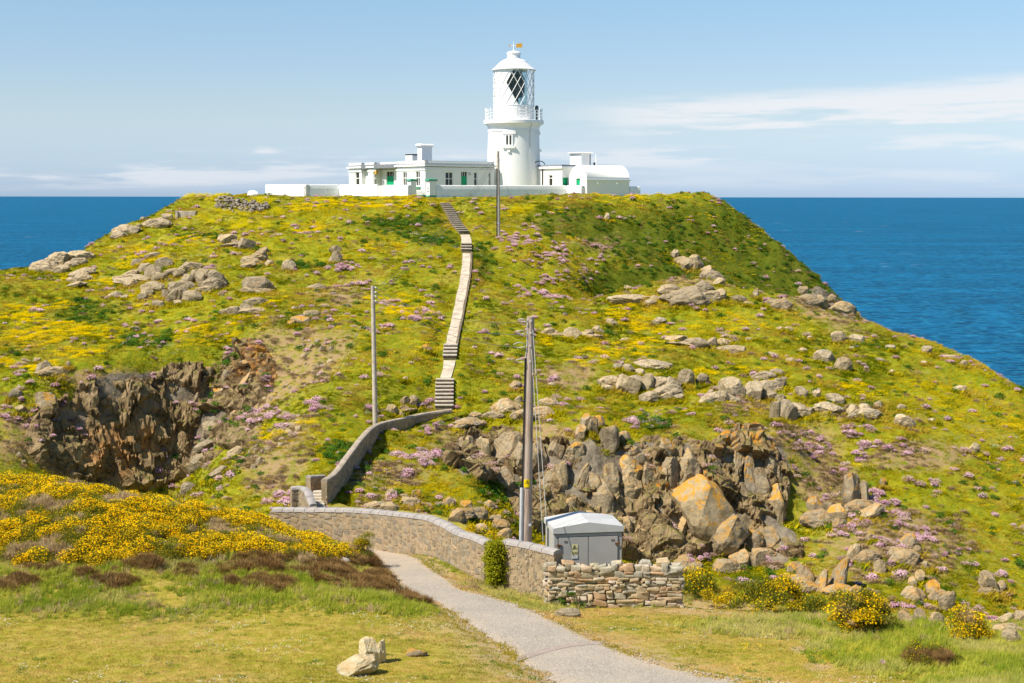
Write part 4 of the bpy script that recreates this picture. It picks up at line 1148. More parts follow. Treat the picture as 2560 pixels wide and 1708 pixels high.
scatter('loose_grit', 'grit', P + [0, 0, .025], r.uniform(.4, 1.2, len(P)), r.random(len(P)), 'loose grit scattered along the path edges', seed=42)

# ---------------------------------------------------------------- rocks
from mathutils import noise as mnoise


def rock_mesh(name, seed, boxy=0.5, cuts=9, rough=0.10, sub=5, strat=0.0):
    r = random.Random(seed); bm = bmesh.new(); bmesh.ops.create_icosphere(bm, subdivisions=sub, radius=1.0)
    pl = []
    for _ in range(cuts):
        n = Vector((r.gauss(0, 1), r.gauss(0, 1), r.gauss(0, 0.8))).normalized(); pl.append((n, r.uniform(0.60, 1.02)))
    off = Vector((r.uniform(0, 99), r.uniform(0, 99), r.uniform(0, 99)))
    for v in bm.verts:
        p = v.co.copy()
        q = Vector([math.copysign(abs(c) ** (1 - boxy * 0.6), c) for c in p]); p = p.lerp(q * 0.86, boxy)
        for n, d in pl:
            e = p.dot(n) - d
            if e > 0: p -= n * e * 0.985
        nn = mnoise.fractal(p * 1.4 + off, 1.0, 2.0, 4) * rough
        nn += (abs(mnoise.noise(p * 3.2 + off)) - 0.25) * rough * 0.7 + mnoise.noise(p * 8 + off) * rough * .22
        if strat: nn += math.sin(p.x * 7 + off.x + mnoise.noise(p + off) * 3) * strat
        v.co = p * (1 + nn)
    m = bpy.data.meshes.new(name); bm.to_mesh(m); bm.free()
    co = np.empty(len(m.vertices) * 3, np.float32); m.vertices.foreach_get('co', co); co = co.reshape(-1, 3)
    lo, hi = co.min(0), co.max(0); co = (co - (lo + hi) / 2) / ((hi - lo) / 2) * 0.5      # unit box
    m.vertices.foreach_set('co', co.ravel())
    m.polygons.foreach_set('use_smooth', [True] * len(m.polygons)); m.update(); m.set_sharp_from_angle(angle=R(17))
    return m


ROCK = [rock_mesh('boulder_rock_%d' % i, 500 + i, boxy=[.35, .55, .75, .45][i % 4], cuts=17 + i % 7, rough=.085) for i in range(12)]
SLAB = [rock_mesh('slab_rock_%d' % i, 600 + i, boxy=.85, cuts=16 + i % 6, rough=.075, strat=.016) for i in range(10)]
FLAT = [rock_mesh('ledge_rock_%d' % i, 700 + i, boxy=.3, cuts=14, rough=.13) for i in range(6)]
for m_ in ROCK + SLAB + FLAT: m_.materials.append(M['rock'])
rr = random.Random(99); ROCK_POS = []


def place_rock(name, px, py, w, h, parent=None, kind='r', tilt=0.0, lichen=0.25, rust=0.0, pale=0.3, mat=None, depth=0.85, dig=0.38, fwd=0.22, sink=0.5, joint=0.3, squat=True, mesh=None, **kw):
    g = ground_hit(px, py + h * dig)
    if g is None: return None
    sc_ = g[1] / FPX
    W, H = w * sc_ * (1.02 if squat else 1.10), h * sc_ * (0.78 if squat else 1.12)
    Dp = depth * (W + H) / 2
    c = at(px, py, g[1] + fwd * Dp)
    lst = {'r': ROCK, 's': SLAB, 'f': FLAT}[kind]
    m = rr.choice(lst) if mesh is None else lst[mesh]
    if mat is not None:
        m = m.copy(); m.materials.clear(); m.materials.append(mat)
    if kind == 'f': H *= 1.2
    ca = abs(math.cos(R(tilt))); sa = abs(math.sin(R(tilt)))
    if sa > 0.05:      # the box that, once tilted, spans the wanted outline
        det = ca * ca - sa * sa
        if abs(det) > 0.3: W2, H2 = (W * ca - H * sa) / det, (H * ca - W * sa) / det
        else: W2, H2 = W, H
        if W2 > 0.35 * W and H2 > 0.35 * H: W, H = W2, H2
    c = c - np.array([0, 0, H * sink * .5]); H *= 1 + sink; ROCK_POS.append((c[0], c[1] - Dp * .3, W))
    flip = rr.choice((1, -1))
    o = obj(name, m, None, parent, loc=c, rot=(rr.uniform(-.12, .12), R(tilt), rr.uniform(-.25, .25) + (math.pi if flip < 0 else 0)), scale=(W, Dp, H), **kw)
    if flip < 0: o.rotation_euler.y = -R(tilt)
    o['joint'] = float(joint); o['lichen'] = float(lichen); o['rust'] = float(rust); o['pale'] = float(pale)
    return o


def outcrop(label, rocks, kind='r', lichen=0.2, pale=0.35, rust=0.0, name='rock_outcrop', **kw):
    a = rocks[0]; g = ground_hit(a[0], a[1] + a[3] * .4)
    t = empty(name, g, label, 'rock outcrop' if name == 'rock_outcrop' else 'cliff')
    rocks = list(rocks)
    if name == 'rock_outcrop' and len(rocks) >= 3:      # bedrock that the loose blocks stand on
        x0, x1 = min(q[0] - q[2] * .5 for q in rocks), max(q[0] + q[2] * .5 for q in rocks); y0, y1 = min(q[1] for q in rocks), max(q[1] + q[3] * .5 for q in rocks)
        n_ = max(1, round((x1 - x0) / 90)); dx = (x1 - x0) / n_
        for k in range(n_):
            near = [q for q in rocks if x0 + dx * (k - .15) <= q[0] <= x0 + dx * (k + 1.15)] or rocks
            yb = sum(q[1] + q[3] * .25 for q in near) / len(near); rocks.append((x0 + dx * (k + .5), yb, dx * .95, max(14, min(34, (y1 - y0) * .5)), 'f', rr.uniform(-6, 6)))
    for q in rocks:
        px, py, w, h = q[:4]; k = kind; tl = 0.0; li = lichen; ru = rust; pa = pale
        for e in q[4:]:
            if isinstance(e, str):
                for ch in e:
                    if ch in 'rsf': k = ch
                    if ch == 'o': li = 0.95
                    if ch == 'u': ru = 1.0
                    if ch == 'd': pa = 0.0
                    if ch == 'p': pa = 1.0
            else: tl = e
        o = place_rock('rock', px, py, w, h, None, k, tl, li, ru, pa, **kw)
        if o:
            o.parent = t; o.location = o.location - t.location
    return t


outcrop('pale broken rock ridge on the left skyline above the sea', [(107, 665, 70, 32, 'f', -22), (138, 648, 76, 34, 'f', -22), (166, 634, 66, 28, 'f', -22), (190, 616, 54, 24, 'f', -22), (206, 607, 40, 20, 'f', -22), (150, 673, 54, 22, 'f', -15), (128, 660, 40, 26, 'f', -20), (178, 645, 50, 20, 'f', -22), (95, 672, 50, 20, 'f', -20), (222, 602, 36, 16, 'f', -20), (175, 660, 44, 18, 'f', -20)], pale=0.9)
outcrop('small pale slabs in the turf just below the left skyline rocks', [(198, 653, 42, 24), (213, 677, 54, 18, 'f', -15), (194, 709, 54, 26, 'f', -15), (180, 700, 30, 18)], pale=0.8)
outcrop('pale ledges stepping up the skyline towards the concrete block', [(300, 586, 48, 20, 'f', -15), (332, 576, 44, 20, -15), (312, 570, 28, 16), (374, 557, 40, 26, 's'), (399, 549, 48, 26, 's', -10), (418, 540, 30, 16), (360, 547, 20, 14), (345, 566, 26, 16)], pale=0.8)
outcrop('large outcrop of rounded grey blocks halfway up the left slope', [(382, 675, 44, 36), (411, 655, 48, 32), (399, 691, 44, 30), (427, 681, 44, 26), (451, 681, 38, 30), (466, 699, 38, 38), (490, 689, 30, 40, 's'), (508, 691, 36, 48, 's'), (542, 693, 56, 50), (474, 665, 64, 24, 'f'), (435, 713, 36, 22),
        (415, 734, 22, 30, 's'), (433, 738, 40, 38), (458, 734, 28, 46, 's'), (480, 738, 54, 34), (367, 730, 40, 30), (356, 742, 26, 22), (395, 758, 32, 20), (514, 722, 54, 18, 'f'), (445, 755, 30, 14)], lichen=0.1, pale=0.3)
outcrop('sloping pale slabs left of the large rounded outcrop', [(364, 667, 44, 28, -25), (344, 655, 32, 20), (380, 638, 40, 20), (324, 687, 54, 20, 'f', -25), (326, 707, 38, 24, -20), (288, 736, 38, 18, 'f'), (312, 742, 24, 14)], pale=0.7)
outcrop('broad grey rock with a dark side standing right of the rounded outcrop', [(640, 709, 70, 48), (672, 713, 28, 34), (617, 725, 48, 18, 'f')], pale=0.4)
outcrop('dark split rock above the broad grey rock', [(644, 638, 54, 48, -20), (620, 661, 44, 26, -15), (660, 625, 26, 22)], pale=0.1)
outcrop('low pale rocks in yellow flowers below the ruined wall', [(569, 596, 52, 30), (617, 608, 44, 38), (590, 606, 24, 18)], pale=0.6)
outcrop('knuckles of rock among thrift in the middle of the left slope', [(640, 752, 64, 22, 'f'), (589, 776, 44, 28), (617, 770, 34, 30), (560, 780, 26, 16)], pale=0.5)
outcrop('dark mossy ledge with orange lichen above the gully', [(751, 800, 54, 26, 'o'), (779, 784, 44, 24), (730, 806, 24, 16, 'o')], pale=0.1)
outcrop('dark little crag high on the slope left of the stairs', [(842, 642, 28, 38), (838, 622, 34, 22), (830, 650, 18, 16)], pale=0.2)
outcrop('grey knob rocks at the left edge above the gully', [(109, 916, 46, 40), (146, 924, 30, 22), (170, 910, 16, 20), (93, 900, 20, 16), (150, 946, 18, 14)], pale=0.25)
outcrop('dark boulders stacked beside the bottom of the stairs', [(982, 1020, 38, 46, -25), (1012, 1001, 28, 30), (1031, 1001, 34, 36), (1012, 1024, 32, 28), (1000, 1035, 24, 18)], pale=0.05)
outcrop('grey rocks at the foot of the mound below the stone stair wall', [(932, 1263, 40, 26), (974, 1266, 50, 30), (980, 1235, 36, 32, 30), (1028, 1263, 18, 22), (1011, 1241, 24, 20), (1042, 1230, 24, 18, 'o')], pale=0.25)
outcrop('broken lichened rocks behind the coping of the curved wall', [(1143, 1289, 54, 36), (1193, 1283, 56, 46), (1120, 1255, 36, 34), (1221, 1262, 34, 30), (1165, 1262, 34, 30, 'o'), (1205, 1320, 40, 30), (1240, 1300, 36, 40), (1260, 1335, 40, 40)], lichen=0.5, pale=0.25)
outcrop('pale lichened ledges above the columned part of the cliff', [(1157, 1061, 56, 40, 'o', -20), (1268, 1007, 48, 32), (1295, 1000, 28, 28), (1230, 1038, 64, 24, 'f'), (1299, 1036, 54, 34), (1374, 1005, 60, 26, 'f'), (1288, 961, 34, 24), (1364, 1030, 44, 24, 'f'), (1190, 1040, 40, 24, 'f')], pale=0.7, lichen=0.4)
# the two cliffs
outcrop('columned left end of the big cliff behind the near pole', [(1155, 1111, 24, 52, 's'), (1177, 1115, 30, 66, 's'), (1196, 1115, 28, 62, 's'), (1215, 1122, 34, 72, 's'), (1138, 1122, 24, 46, 's'), (1268, 1111, 84, 104, 's', 8), (1297, 1138, 44, 88, 's'), (1345, 1141, 54, 96, 's'), (1391, 1120, 44, 46),
        (1192, 1162, 40, 30), (1226, 1178, 46, 44), (1265, 1184, 54, 46), (1268, 1212, 46, 34), (1170, 1152, 30, 26), (1310, 1195, 44, 40)], name='sea_cliff', lichen=0.2, pale=0.2, depth=1.2, dig=0.3)
outcrop('tall upright lichened rocks along the top of the big cliff', [(1464, 1053, 30, 54, 'so'), (1483, 1061, 28, 54, 's'), (1452, 1078, 28, 44, 's'), (1497, 1052, 32, 36, 'o'), (1523, 1088, 58, 76, 's', -8), (1561, 1090, 32, 34), (1665, 1122, 48, 70, 'so'), (1441, 1120, 60, 36, 'of'), (1582, 1122, 38, 28), (1600, 1145, 34, 44, 's')], name='sea_cliff', lichen=0.65, pale=0.4, dig=0.45)
outcrop('main face of the big cliff behind the grey cabinet', [(1380, 1218, 87, 116, 'r', 10), (1404, 1191, 39, 76, 's'), (1447, 1199, 64, 96, 'r', 20), (1483, 1199, 52, 46), (1496, 1243, 87, 88, 'r'), (1527, 1193, 39, 66, 's'), (1571, 1170, 75, 66, 'o'), (1576, 1212, 75, 66, 'r'), (1580, 1279, 110, 88, 'r'), (1552, 1320, 55, 58),
        (1508, 1283, 64, 32), (1627, 1197, 43, 98, 's'), (1648, 1218, 34, 98, 's', 8), (1672, 1189, 43, 96, 's'), (1676, 1248, 52, 56), (1713, 1170, 75, 88, 'r'), (1706, 1232, 52, 56, 'r'), (1734, 1197, 46, 66, 's', 15), (1835, 1166, 57, 98, 'r', 15), (1786, 1164, 41, 40, 'o'), (1866, 1178, 52, 98, 'ro', 8),
        (1858, 1251, 52, 88, 'rd'), (1874, 1278, 57, 86, 'r'), (1902, 1205, 57, 68, 'r'), (1935, 1256, 69, 88, 'ro'), (1927, 1166, 52, 66, 'ro'), (1948, 1189, 32, 76, 's'), (1652, 1280, 80, 80, 'd'), (1600, 1345, 69, 66, 'd'), (1700, 1310, 92, 80, 'd', -15), (1640, 1330, 69, 60, 'd'), (1420, 1270, 69, 60), (1460, 1300, 69, 50), (1360, 1280, 57, 50)], name='sea_cliff', lichen=0.3, pale=0.12, depth=1.3, dig=0.3, fwd=.36, squat=False)
outcrop('huge orange tinged boulder leaning out of the big cliff', [(1766, 1256, 172, 168, 'ro', -35), (1812, 1325, 130, 110, 'rd', -30)], name='sea_cliff', mesh=0, lichen=0.6, pale=0.1, fwd=-0.05, dig=0.2, joint=0.08, squat=False)
outcrop('rocks heaped at the cliff foot behind the drystone wall', [(1609, 1371, 56, 46, 'o', -35), (1652, 1381, 40, 26), (1709, 1377, 58, 50), (1877, 1348, 66, 52, 'o'), (1916, 1352, 58, 66, 's'), (1851, 1398, 56, 44), (1893, 1400, 46, 46), (1740, 1420, 40, 30), (1800, 1420, 40, 26)], lichen=0.45, pale=0.2, squat=False)
outcrop('orange topped crag standing right of the big cliff', [(2131, 1227, 56, 88, 'so', 6), (2155, 1237, 28, 66, 's'), (2040, 1262, 46, 38, 'o'), (2064, 1276, 34, 40, 's'), (2095, 1284, 52, 46, 'o'), (2024, 1300, 50, 32, -20), (2178, 1276, 66, 44, -25), (2103, 1308, 46, 24), (2208, 1207, 16, 22, 'o')], lichen=0.4, pale=0.25, squat=False)
outcrop('orange topped block and low rocks on the lower right slope', [(2273, 1353, 40, 38, 'so'), (2254, 1387, 66, 34), (2174, 1345, 28, 20), (2135, 1383, 46, 46), (2290, 1375, 24, 26), (2200, 1420, 30, 40, 's')], lichen=0.3, pale=0.2, squat=False)
outcrop('tall rock with a bright orange crest behind the gorse', [(2090, 1440, 66, 104, 'so', 22), (2050, 1455, 40, 70, 's', 15), (2015, 1439, 46, 46, 'o'), (1993, 1423, 46, 34, 'o'), (2130, 1488, 50, 46, 'd'), (1968, 1467, 46, 26)], lichen=0.85, pale=0.15, squat=False)
outcrop('upright grey and orange rocks near the right gorse bushes', [(2331, 1472, 34, 40, 'so'), (2364, 1502, 46, 62, 's', 8), (2340, 1484, 30, 40, 'so'), (2268, 1543, 40, 42, -20), (2299, 1540, 28, 36, 's'), (2340, 1545, 48, 40, -20), (2282, 1457, 24, 30), (2299, 1441, 24, 30, 's'), (2315, 1414, 20, 22)], lichen=0.4, pale=0.2, squat=False)
outcrop('dark rock rising from grass at the right edge of the slope', [(2470, 1453, 56, 58, 's', -10), (2500, 1465, 30, 30), (2465, 1478, 40, 18)], pale=0.2, squat=False)
outcrop('broken rocks beyond the far right gorse bush', [(2515, 1543, 46, 36, -20), (2550, 1540, 32, 36), (2531, 1590, 56, 46), (2490, 1570, 40, 26)], pale=0.4)
outcrop('large clustered outcrop of pale boulders in the middle of the right slope', [(1572, 957, 66, 62), (1618, 953, 34, 52, 's'), (1648, 957, 48, 40), (1683, 957, 44, 42), (1683, 980, 40, 26), (1629, 909, 106, 24, 'f'), (1572, 920, 34, 26), (1622, 992, 56, 36), (1668, 988, 46, 24), (1698, 992, 30, 20), (1600, 930, 30, 22)], lichen=0.12, pale=0.75)
outcrop('pair of rounded boulders right of the clustered outcrop', [(1715, 940, 44, 48), (1756, 946, 36, 34)], lichen=0.05, pale=0.55)
outcrop('small pale stones left of the clustered outcrop', [(1511, 954, 38, 22), (1545, 915, 26, 18), (1518, 969, 40, 16, 'f')], pale=0.8)
outcrop('long broken outcrop of pale blocks above the thrift slope', [(1829, 964, 70, 58), (1884, 976, 48, 62, 's'), (1801, 992, 42, 44), (1765, 999, 38, 30), (1775, 982, 22, 24), (1949, 956, 34, 34), (1910, 938, 64, 24, 'f'), (1945, 928, 44, 16, 'f'), (1925, 988, 44, 24, 'f')], lichen=0.15, pale=0.75)
outcrop('upright pale rock and flakes on the right slope', [(1969, 1023, 50, 66, 's'), (1937, 1023, 28, 62, 's'), (2004, 978, 34, 32), (2016, 1027, 44, 24), (1950, 995, 30, 24)], lichen=0.1, pale=0.65)
outcrop('white lichened rocks in yellow flowers on the right slope', [(2089, 995, 50, 32), (2129, 1023, 30, 32), (2159, 1019, 34, 28), (2194, 1011, 28, 24), (2131, 1039, 34, 16, 'f'), (2040, 984, 24, 24, 's')], lichen=0.1, pale=1.0)
outcrop('broad grey dome of rock on the crest of the right ridge', [(1733, 737, 118, 46, 'f'), (1745, 728, 70, 36, 'r'), (1671, 721, 56, 28), (1687, 733, 28, 20), (1798, 735, 40, 34), (1683, 758, 18, 18), (1760, 715, 50, 30, 'f')], pale=0.35, lichen=0.15)
outcrop('pale stones left of the crest dome', [(1622, 755, 44, 20), (1595, 745, 34, 22), (1637, 745, 26, 18), (1530, 747, 28, 16), (1568, 718, 38, 12, 'f')], pale=0.9)
outcrop('line of flat stones right of the crest dome', [(1848, 745, 54, 16, 'f', 15), (1870, 758, 30, 10, 'f')], pale=0.6)
outcrop('row of grey boulders beside the upper near pole', [(1430, 831, 48, 34), (1495, 824, 30, 26), (1469, 832, 34, 22), (1369, 828, 34, 24), (1388, 832, 20, 18)], pale=0.5)
outcrop('broad lichened ledge in yellow flowers on the right ridge', [(1691, 847, 58, 24), (1740, 855, 64, 28), (1781, 854, 34, 28), (1809, 855, 44, 20, 'f'), (1844, 873, 44, 26), (1821, 873, 34, 16)], pale=0.5)
outcrop('rocky crag on the far slope under the round roofed building', [(1687, 635, 22, 30, 's'), (1717, 657, 32, 16), (1740, 653, 40, 44), (1767, 678, 34, 38), (1798, 703, 34, 24)], pale=0.45)
outcrop('dark crumbling crag low on the far right shoulder', [(2051, 753, 38, 44, 's'), (2116, 772, 44, 38, 30), (2080, 745, 26, 26), (2008, 726, 28, 28), (1928, 753, 38, 18), (1963, 753, 24, 26)], pale=0.1)
# gully cliff on the left
outcrop('dark upright ribs of rock in the gully behind the gorse bank', [(505, 978, 44, 84, 's', 12), (388, 1012, 48, 76, 's'), (440, 1018, 56, 56, 'r'), (322, 1060, 56, 80, 's'), (424, 1080, 46, 70, 's'), (329, 1128, 66, 86, 'r'), (198, 1163, 60, 76, 's'), (150, 1140, 90, 60, 'r'), (450, 1137, 60, 40, -20)], name='sea_cliff', lichen=0.1, pale=0.02, depth=1.3, dig=0.3, fwd=.42)
outcrop('rust stained buttresses low in the gully cliff', [(278, 1101, 50, 106, 'su'), (252, 1130, 46, 96, 'su'), (388, 1123, 30, 56, 'su'), (293, 1163, 66, 46, 'u'), (235, 1175, 44, 40, 'u')], name='sea_cliff', lichen=0.1, pale=0.0, depth=1.3, dig=0.3, fwd=.4)
outcrop('leaning grey slabs with orange lichen at the top of the gully', [(600, 956, 50, 88, 's', 30), (549, 976, 34, 36, 'o'), (563, 934, 26, 68, 's', 30), (520, 930, 30, 40, 'so'), (612, 905, 60, 34, 'o', -15), (640, 890, 50, 30, 'o'), (660, 930, 40, 40, 'o'), (585, 1035, 24, 24)], name='sea_cliff', lichen=0.5, pale=0.25)
outcrop('grey sloping rock shelves at the right of the gully', [(527, 1068, 56, 40), (512, 1115, 86, 66, 'r', -20), (501, 1152, 76, 46, -20), (476, 1218, 56, 36, 'd'), (567, 1093, 26, 56, 's', 20), (607, 1079, 46, 36), (549, 1178, 56, 28, -25), (640, 1045, 40, 30), (590, 1130, 50, 30, -30)], name='sea_cliff', lichen=0.08, pale=0.2)

# single boulders that stand alone
for lab, a in (('lone boulder with an orange cap at the left edge above the gully', (115, 1003, 62, 66, 's', 'o')), ('grey boulder cut by the left edge of the slope', (40, 982, 38, 32, 'r', '')), ('small grey boulder under the orange capped one', (51, 1021, 28, 22, 'r', '')),
               ('pale pebble shaped boulder alone on the left skyline', (243, 590, 32, 26, 'r', 'p')), ('pale pointed boulder near the middle of the left slope', (722, 661, 36, 32, 'r', 'p')), ('small round stone right of the dark split rock', (672, 657, 24, 20, 'r', 'p')),
               ('flat stone in flowers left of the middle pole top', (791, 717, 54, 18, 'f', '')), ('stone with orange lichen left of the path flight', (1067, 868, 26, 20, 'r', 'o')), ('small dark stone left of the lowest stair flight', (1013, 946, 18, 14, 'r', '')),
               ('bigger of two boulders under the right skyline', (2099, 840, 48, 32, 'r', '')), ('smaller of two boulders under the right skyline', (2141, 846, 40, 26, 'r', 'p')), ('large pale boulder leaning on a darker one', (2062, 889, 56, 38, 'r', 'p')), ('dark boulder leant on by the large pale one', (2107, 908, 46, 42, 'r', 'd')),
               ('pale boulder tipped below the long broken outcrop', (2261, 1050, 64, 40, 'r', 'p')), ('small stone perched above the tipped pale boulder', (2254, 1018, 26, 22, 'r', 'p')), ('lone stone with a white face in long grass at the right', (2435, 1119, 28, 34, 'r', 'p')),
               ('grey boulder resting in yellow flowers on the right ridge', (1647, 801, 40, 24, 'r', 'p')), ('little boulder beside the trefoil above the row of rocks', (1530, 805, 30, 22, 'r', '')), ('pale stone standing on the far slope below the yard wall', (1518, 541, 16, 22, 'r', 'p'))):
    px, py, w, h, k, fl = a
    place_rock('boulder', px, py, w, h, None, k, 0, 1.0 if 'o' in fl else 0.12, 0, 1.0 if 'p' in fl else (0.0 if 'd' in fl else 0.4), label=lab, cat='boulder')
# stones sunk in the turf belong to the hillside
SMALL = [(1969, 821, 28, 16), (1991, 827, 28, 14), (1949, 821, 18, 13), (2030, 813, 34, 18), (2024, 843, 16, 11), (1977, 863, 18, 12), (2004, 875, 28, 16), (2020, 865, 24, 16), (1931, 885, 28, 16), (1953, 893, 40, 20), (1977, 899, 30, 18), (2238, 857, 40, 22), (2226, 867, 28, 16), (2265, 849, 24, 13),
         (2317, 873, 28, 26), (2269, 910, 30, 20), (2198, 899, 26, 15), (2283, 930, 38, 13), (2368, 891, 38, 12), (2396, 918, 46, 30), (2408, 907, 20, 20), (2360, 942, 26, 13), (2396, 970, 46, 20), (2428, 962, 20, 11), (2228, 928, 18, 13), (1583, 792, 62, 13), (1457, 784, 26, 11), (1752, 802, 26, 13),
         (1560, 848, 28, 11), (1897, 846, 32, 17), (1874, 848, 22, 11), (1813, 829, 18, 18), (1890, 733, 18, 24), (850, 727, 26, 18), (740, 770, 24, 12), (700, 690, 22, 12), (2310, 905, 18, 10), (2440, 990, 20, 12), (2130, 870, 14, 10), (2080, 930, 16, 10), (1380, 960, 24, 14), (1320, 900, 20, 10), (2330, 1050, 20, 14), (1250, 930, 16, 10), (960, 820, 18, 10)]
for px, py, w, h in SMALL[::2]:
    o = place_rock('rock', px, py, w, h, None, 'f' if w > 2.2 * h else 'r', rr.uniform(-12, 12), 0.15, 0, 0.9)
    if o: o.parent = island
# boulders on the mainland
t = empty('lawn_boulder', ground_hit(905, 1680), 'pale upright stones with yellow lichen standing together on the lawn', 'boulder')
for q in ((890, 1662, 110, 62, 'r', -16), (926, 1630, 56, 72, 's', -4), (952, 1630, 28, 62, 's', 3)):
    o = place_rock('stone', *q[:4], None, q[4], q[5], 0.35, 0, 1.0, mat=M['lawn_stone'], dig=0.42, sink=.25, joint=0.0, squat=False); o.parent = t; o.location = o.location - t.location
place_rock('boulder', 1041, 1630, 58, 28, None, 'r', 4, 0.9, 0, 0.2, label='low grey stone with yellow lichen sunk in the lawn', cat='boulder')
place_rock('boulder', 1420, 1530, 66, 32, None, 'r', -4, 0.05, 0, 0.4, label='flat topped stone in the grass before the drystone wall', cat='boulder')
place_rock('boulder', 857, 1399, 42, 26, None, 'r', 8, 0.0, 0, 1.0, mat=M['quartz'], label='white quartz boulder on the heather bank beside the path', cat='boulder')
for lab, a in (('round whitewashed boulder left of the yard wall', (632, 483, 30, 18)), ('long low whitewashed stone before the yard wall end', (690, 486, 52, 9)), ('whitewashed boulder against the shaded yard wall', (785, 479, 30, 14))):
    place_rock('white_boulder', *a, None, 'r', 0, mat=M['rock_white'], dig=0.5, label=lab, cat='boulder')

# fractured faces of the two cliffs, sunk into the turf at their edges
def cliff_sheet(label, x0, x1, y0, y1, blobs, step=.085, amp=1.0, seed=5):
    xs, ys, X, Y = grid(x0, x1, y0, y1, step); Z = FI(X, Y); px, py = project(np.stack([X, Y, Z], -1))
    m = blob(px, py, blobs, 1.25) * sstep(.12, .5, FI.samp(rock_i, X, Y) + .25)
    dzy, dzx = np.gradient(Z, step); nl = np.sqrt(dzx ** 2 + dzy ** 2 + 1); nx_, ny_, nz_ = -dzx / nl, -dzy / nl, 1 / nl
    nx_, ny_ = [np.clip(q, -1, 1) for q in (nx_, ny_)]; U, V_ = X * .95 + Y * .25 + Z * .22, Z * 1.05 - X * .15 + Y * .3
    f = .85 * facets(U * 1.15, V_ * .75, 2.0, seed) + .42 * facets(U * 1.1, V_ * .9, .9, seed + 1) + .17 * facets(U, V_, .36, seed + 2) + .10 * fbm(X * 2.2, Y * 2.2, seed + 3, 3)
    m2 = sstep(.02, .35, m); d = (f * amp + .22) * m2 - (1 - m2) * .6; z = Z + d * nz_; X = X + d * nx_; Y = Y + d * ny_
    return obj('cliff_face', field_mesh('cliff_face', xs, ys, X, Y, z, {'rust': blob(px, py, RUST, 1.4), 'orange': blob(px, py, sc([(590, 830, 140, 70, -40), (640, 850, 80, 60), (590, 800, 90, 30), (1560, 1100, 200, 60), (1700, 1010, 200, 60)]), 1.4)}, keep=m > .02), M['cliff'], kind='structure', label=label)


cf = cliff_sheet('fractured dark rock face of the gully', -30, -9, 71, 94, [(300, 1090, 440, 260), (490, 1030, 300, 260, -35), (620, 930, 170, 170, 35), (600, 1090, 120, 160, 30)], seed=15)
cf2 = cliff_sheet('fractured rock face of the big cliff', -4, 17, 62, 82, [(1230, 1140, 230, 120), (1420, 1220, 290, 230), (1650, 1250, 410, 300), (1860, 1220, 210, 270), (1930, 1370, 160, 110)], seed=35)
for c_ in (cf, cf2):
    for pl_ in (c_.data.polygons,): pl_.foreach_set('use_smooth', np.zeros(len(pl_), bool))
# plants rooted on the ledges of both cliffs
for c_, key, pr, nm, lab in ((cf, 'brown', .05, 'ledge_cushions', 'withered cushions on the ledges of the gully'), (cf, 'thrift', .022, 'ledge_thrift', 'pink thrift on the ledges of the gully'), (cf, 'leafy', .014, 'ledge_leaves', 'green plants on the ledges of the gully'),
                         (cf2, 'brown', .022, 'ledge_cushions', 'withered cushions on the ledges of the big cliff'), (cf2, 'faded', .012, 'ledge_thrift', 'fading thrift on the ledges of the big cliff'), (cf2, 'leafy', .006, 'ledge_leaves', 'green plants on the ledges of the big cliff')):
    m_ = c_.data; co = np.empty(len(m_.vertices) * 3, np.float32); m_.vertices.foreach_get('co', co); co = co.reshape(-1, 3); nv = np.empty(len(m_.vertices) * 3, np.float32); m_.vertices.foreach_get('normal', nv); nz = nv.reshape(-1, 3)[:, 2]
    r = rng(hash(key) % 1000 if False else len(nm) + int(pr * 1e4)); f = fbm(co[:, 0] / 1.3, co[:, 1] / 1.3, 700 + int(pr * 1e4), 3)
    up_ = blob(*project(co), [(300, 990, 620, 150), (1500, 1150, 900, 120), (560, 900, 240, 120)], 1.6) * .8 + .2
    k_ = (r.random(len(co)) < pr * sstep(.35, .75, nz) * sstep(-.05, .3, f) * up_ * 3)
    scatter(nm, key, co[k_], r.uniform(.6, 1.4, k_.sum()), r.random(k_.sum()), lab, seed=int(pr * 1e5))
proto_collection('scree', [m_.copy() for m_ in ROCK[:5]], [])
P, r = pts_island(30000, 63, 66, 92); q = blob(*project(P), sc([(650, 850, 230, 110, -30), (720, 840, 120, 60, -30), (600, 1045, 130, 60, -40), (650, 1000, 100, 60, -40), (890, 1080, 130, 50), (60, 1030, 120, 70)]), 1.3)
P = P[(r.random(len(P)) < q * .22 * sstep(.4, .6, .5 + .5 * fbm(P[:, 0] / 1.2, P[:, 1] / 1.2, 611, 3)))]
scatter('scree', 'scree', P - [0, 0, .04], r.uniform(.14, .5, len(P)), r.random(len(P)), 'small stones and scree on the bare brown slope', seed=63)
rp = np.array(ROCK_POS); k = np.repeat(np.arange(len(rp)), 16); r = rng(77)
P = np.stack([rp[k, 0] + r.uniform(-.6, .6, len(k)) * rp[k, 2], rp[k, 1] + r.uniform(-.45, .1, len(k)) * rp[k, 2], np.zeros(len(k))], -1)
hi = P[:, 1] > 58; P[:, 2] = np.where(hi, FI(P[:, 0], P[:, 1]), FA(P[:, 0], P[:, 1])); P = P[hi & (FI.samp(rock_i, P[:, 0], P[:, 1]) < .5)]
scatter('rock_foot_grass', 'grass', P, r.uniform(1.0, 1.9, len(P)), r.random(len(P)), 'grass tufts growing against the feet of the rocks', seed=62)

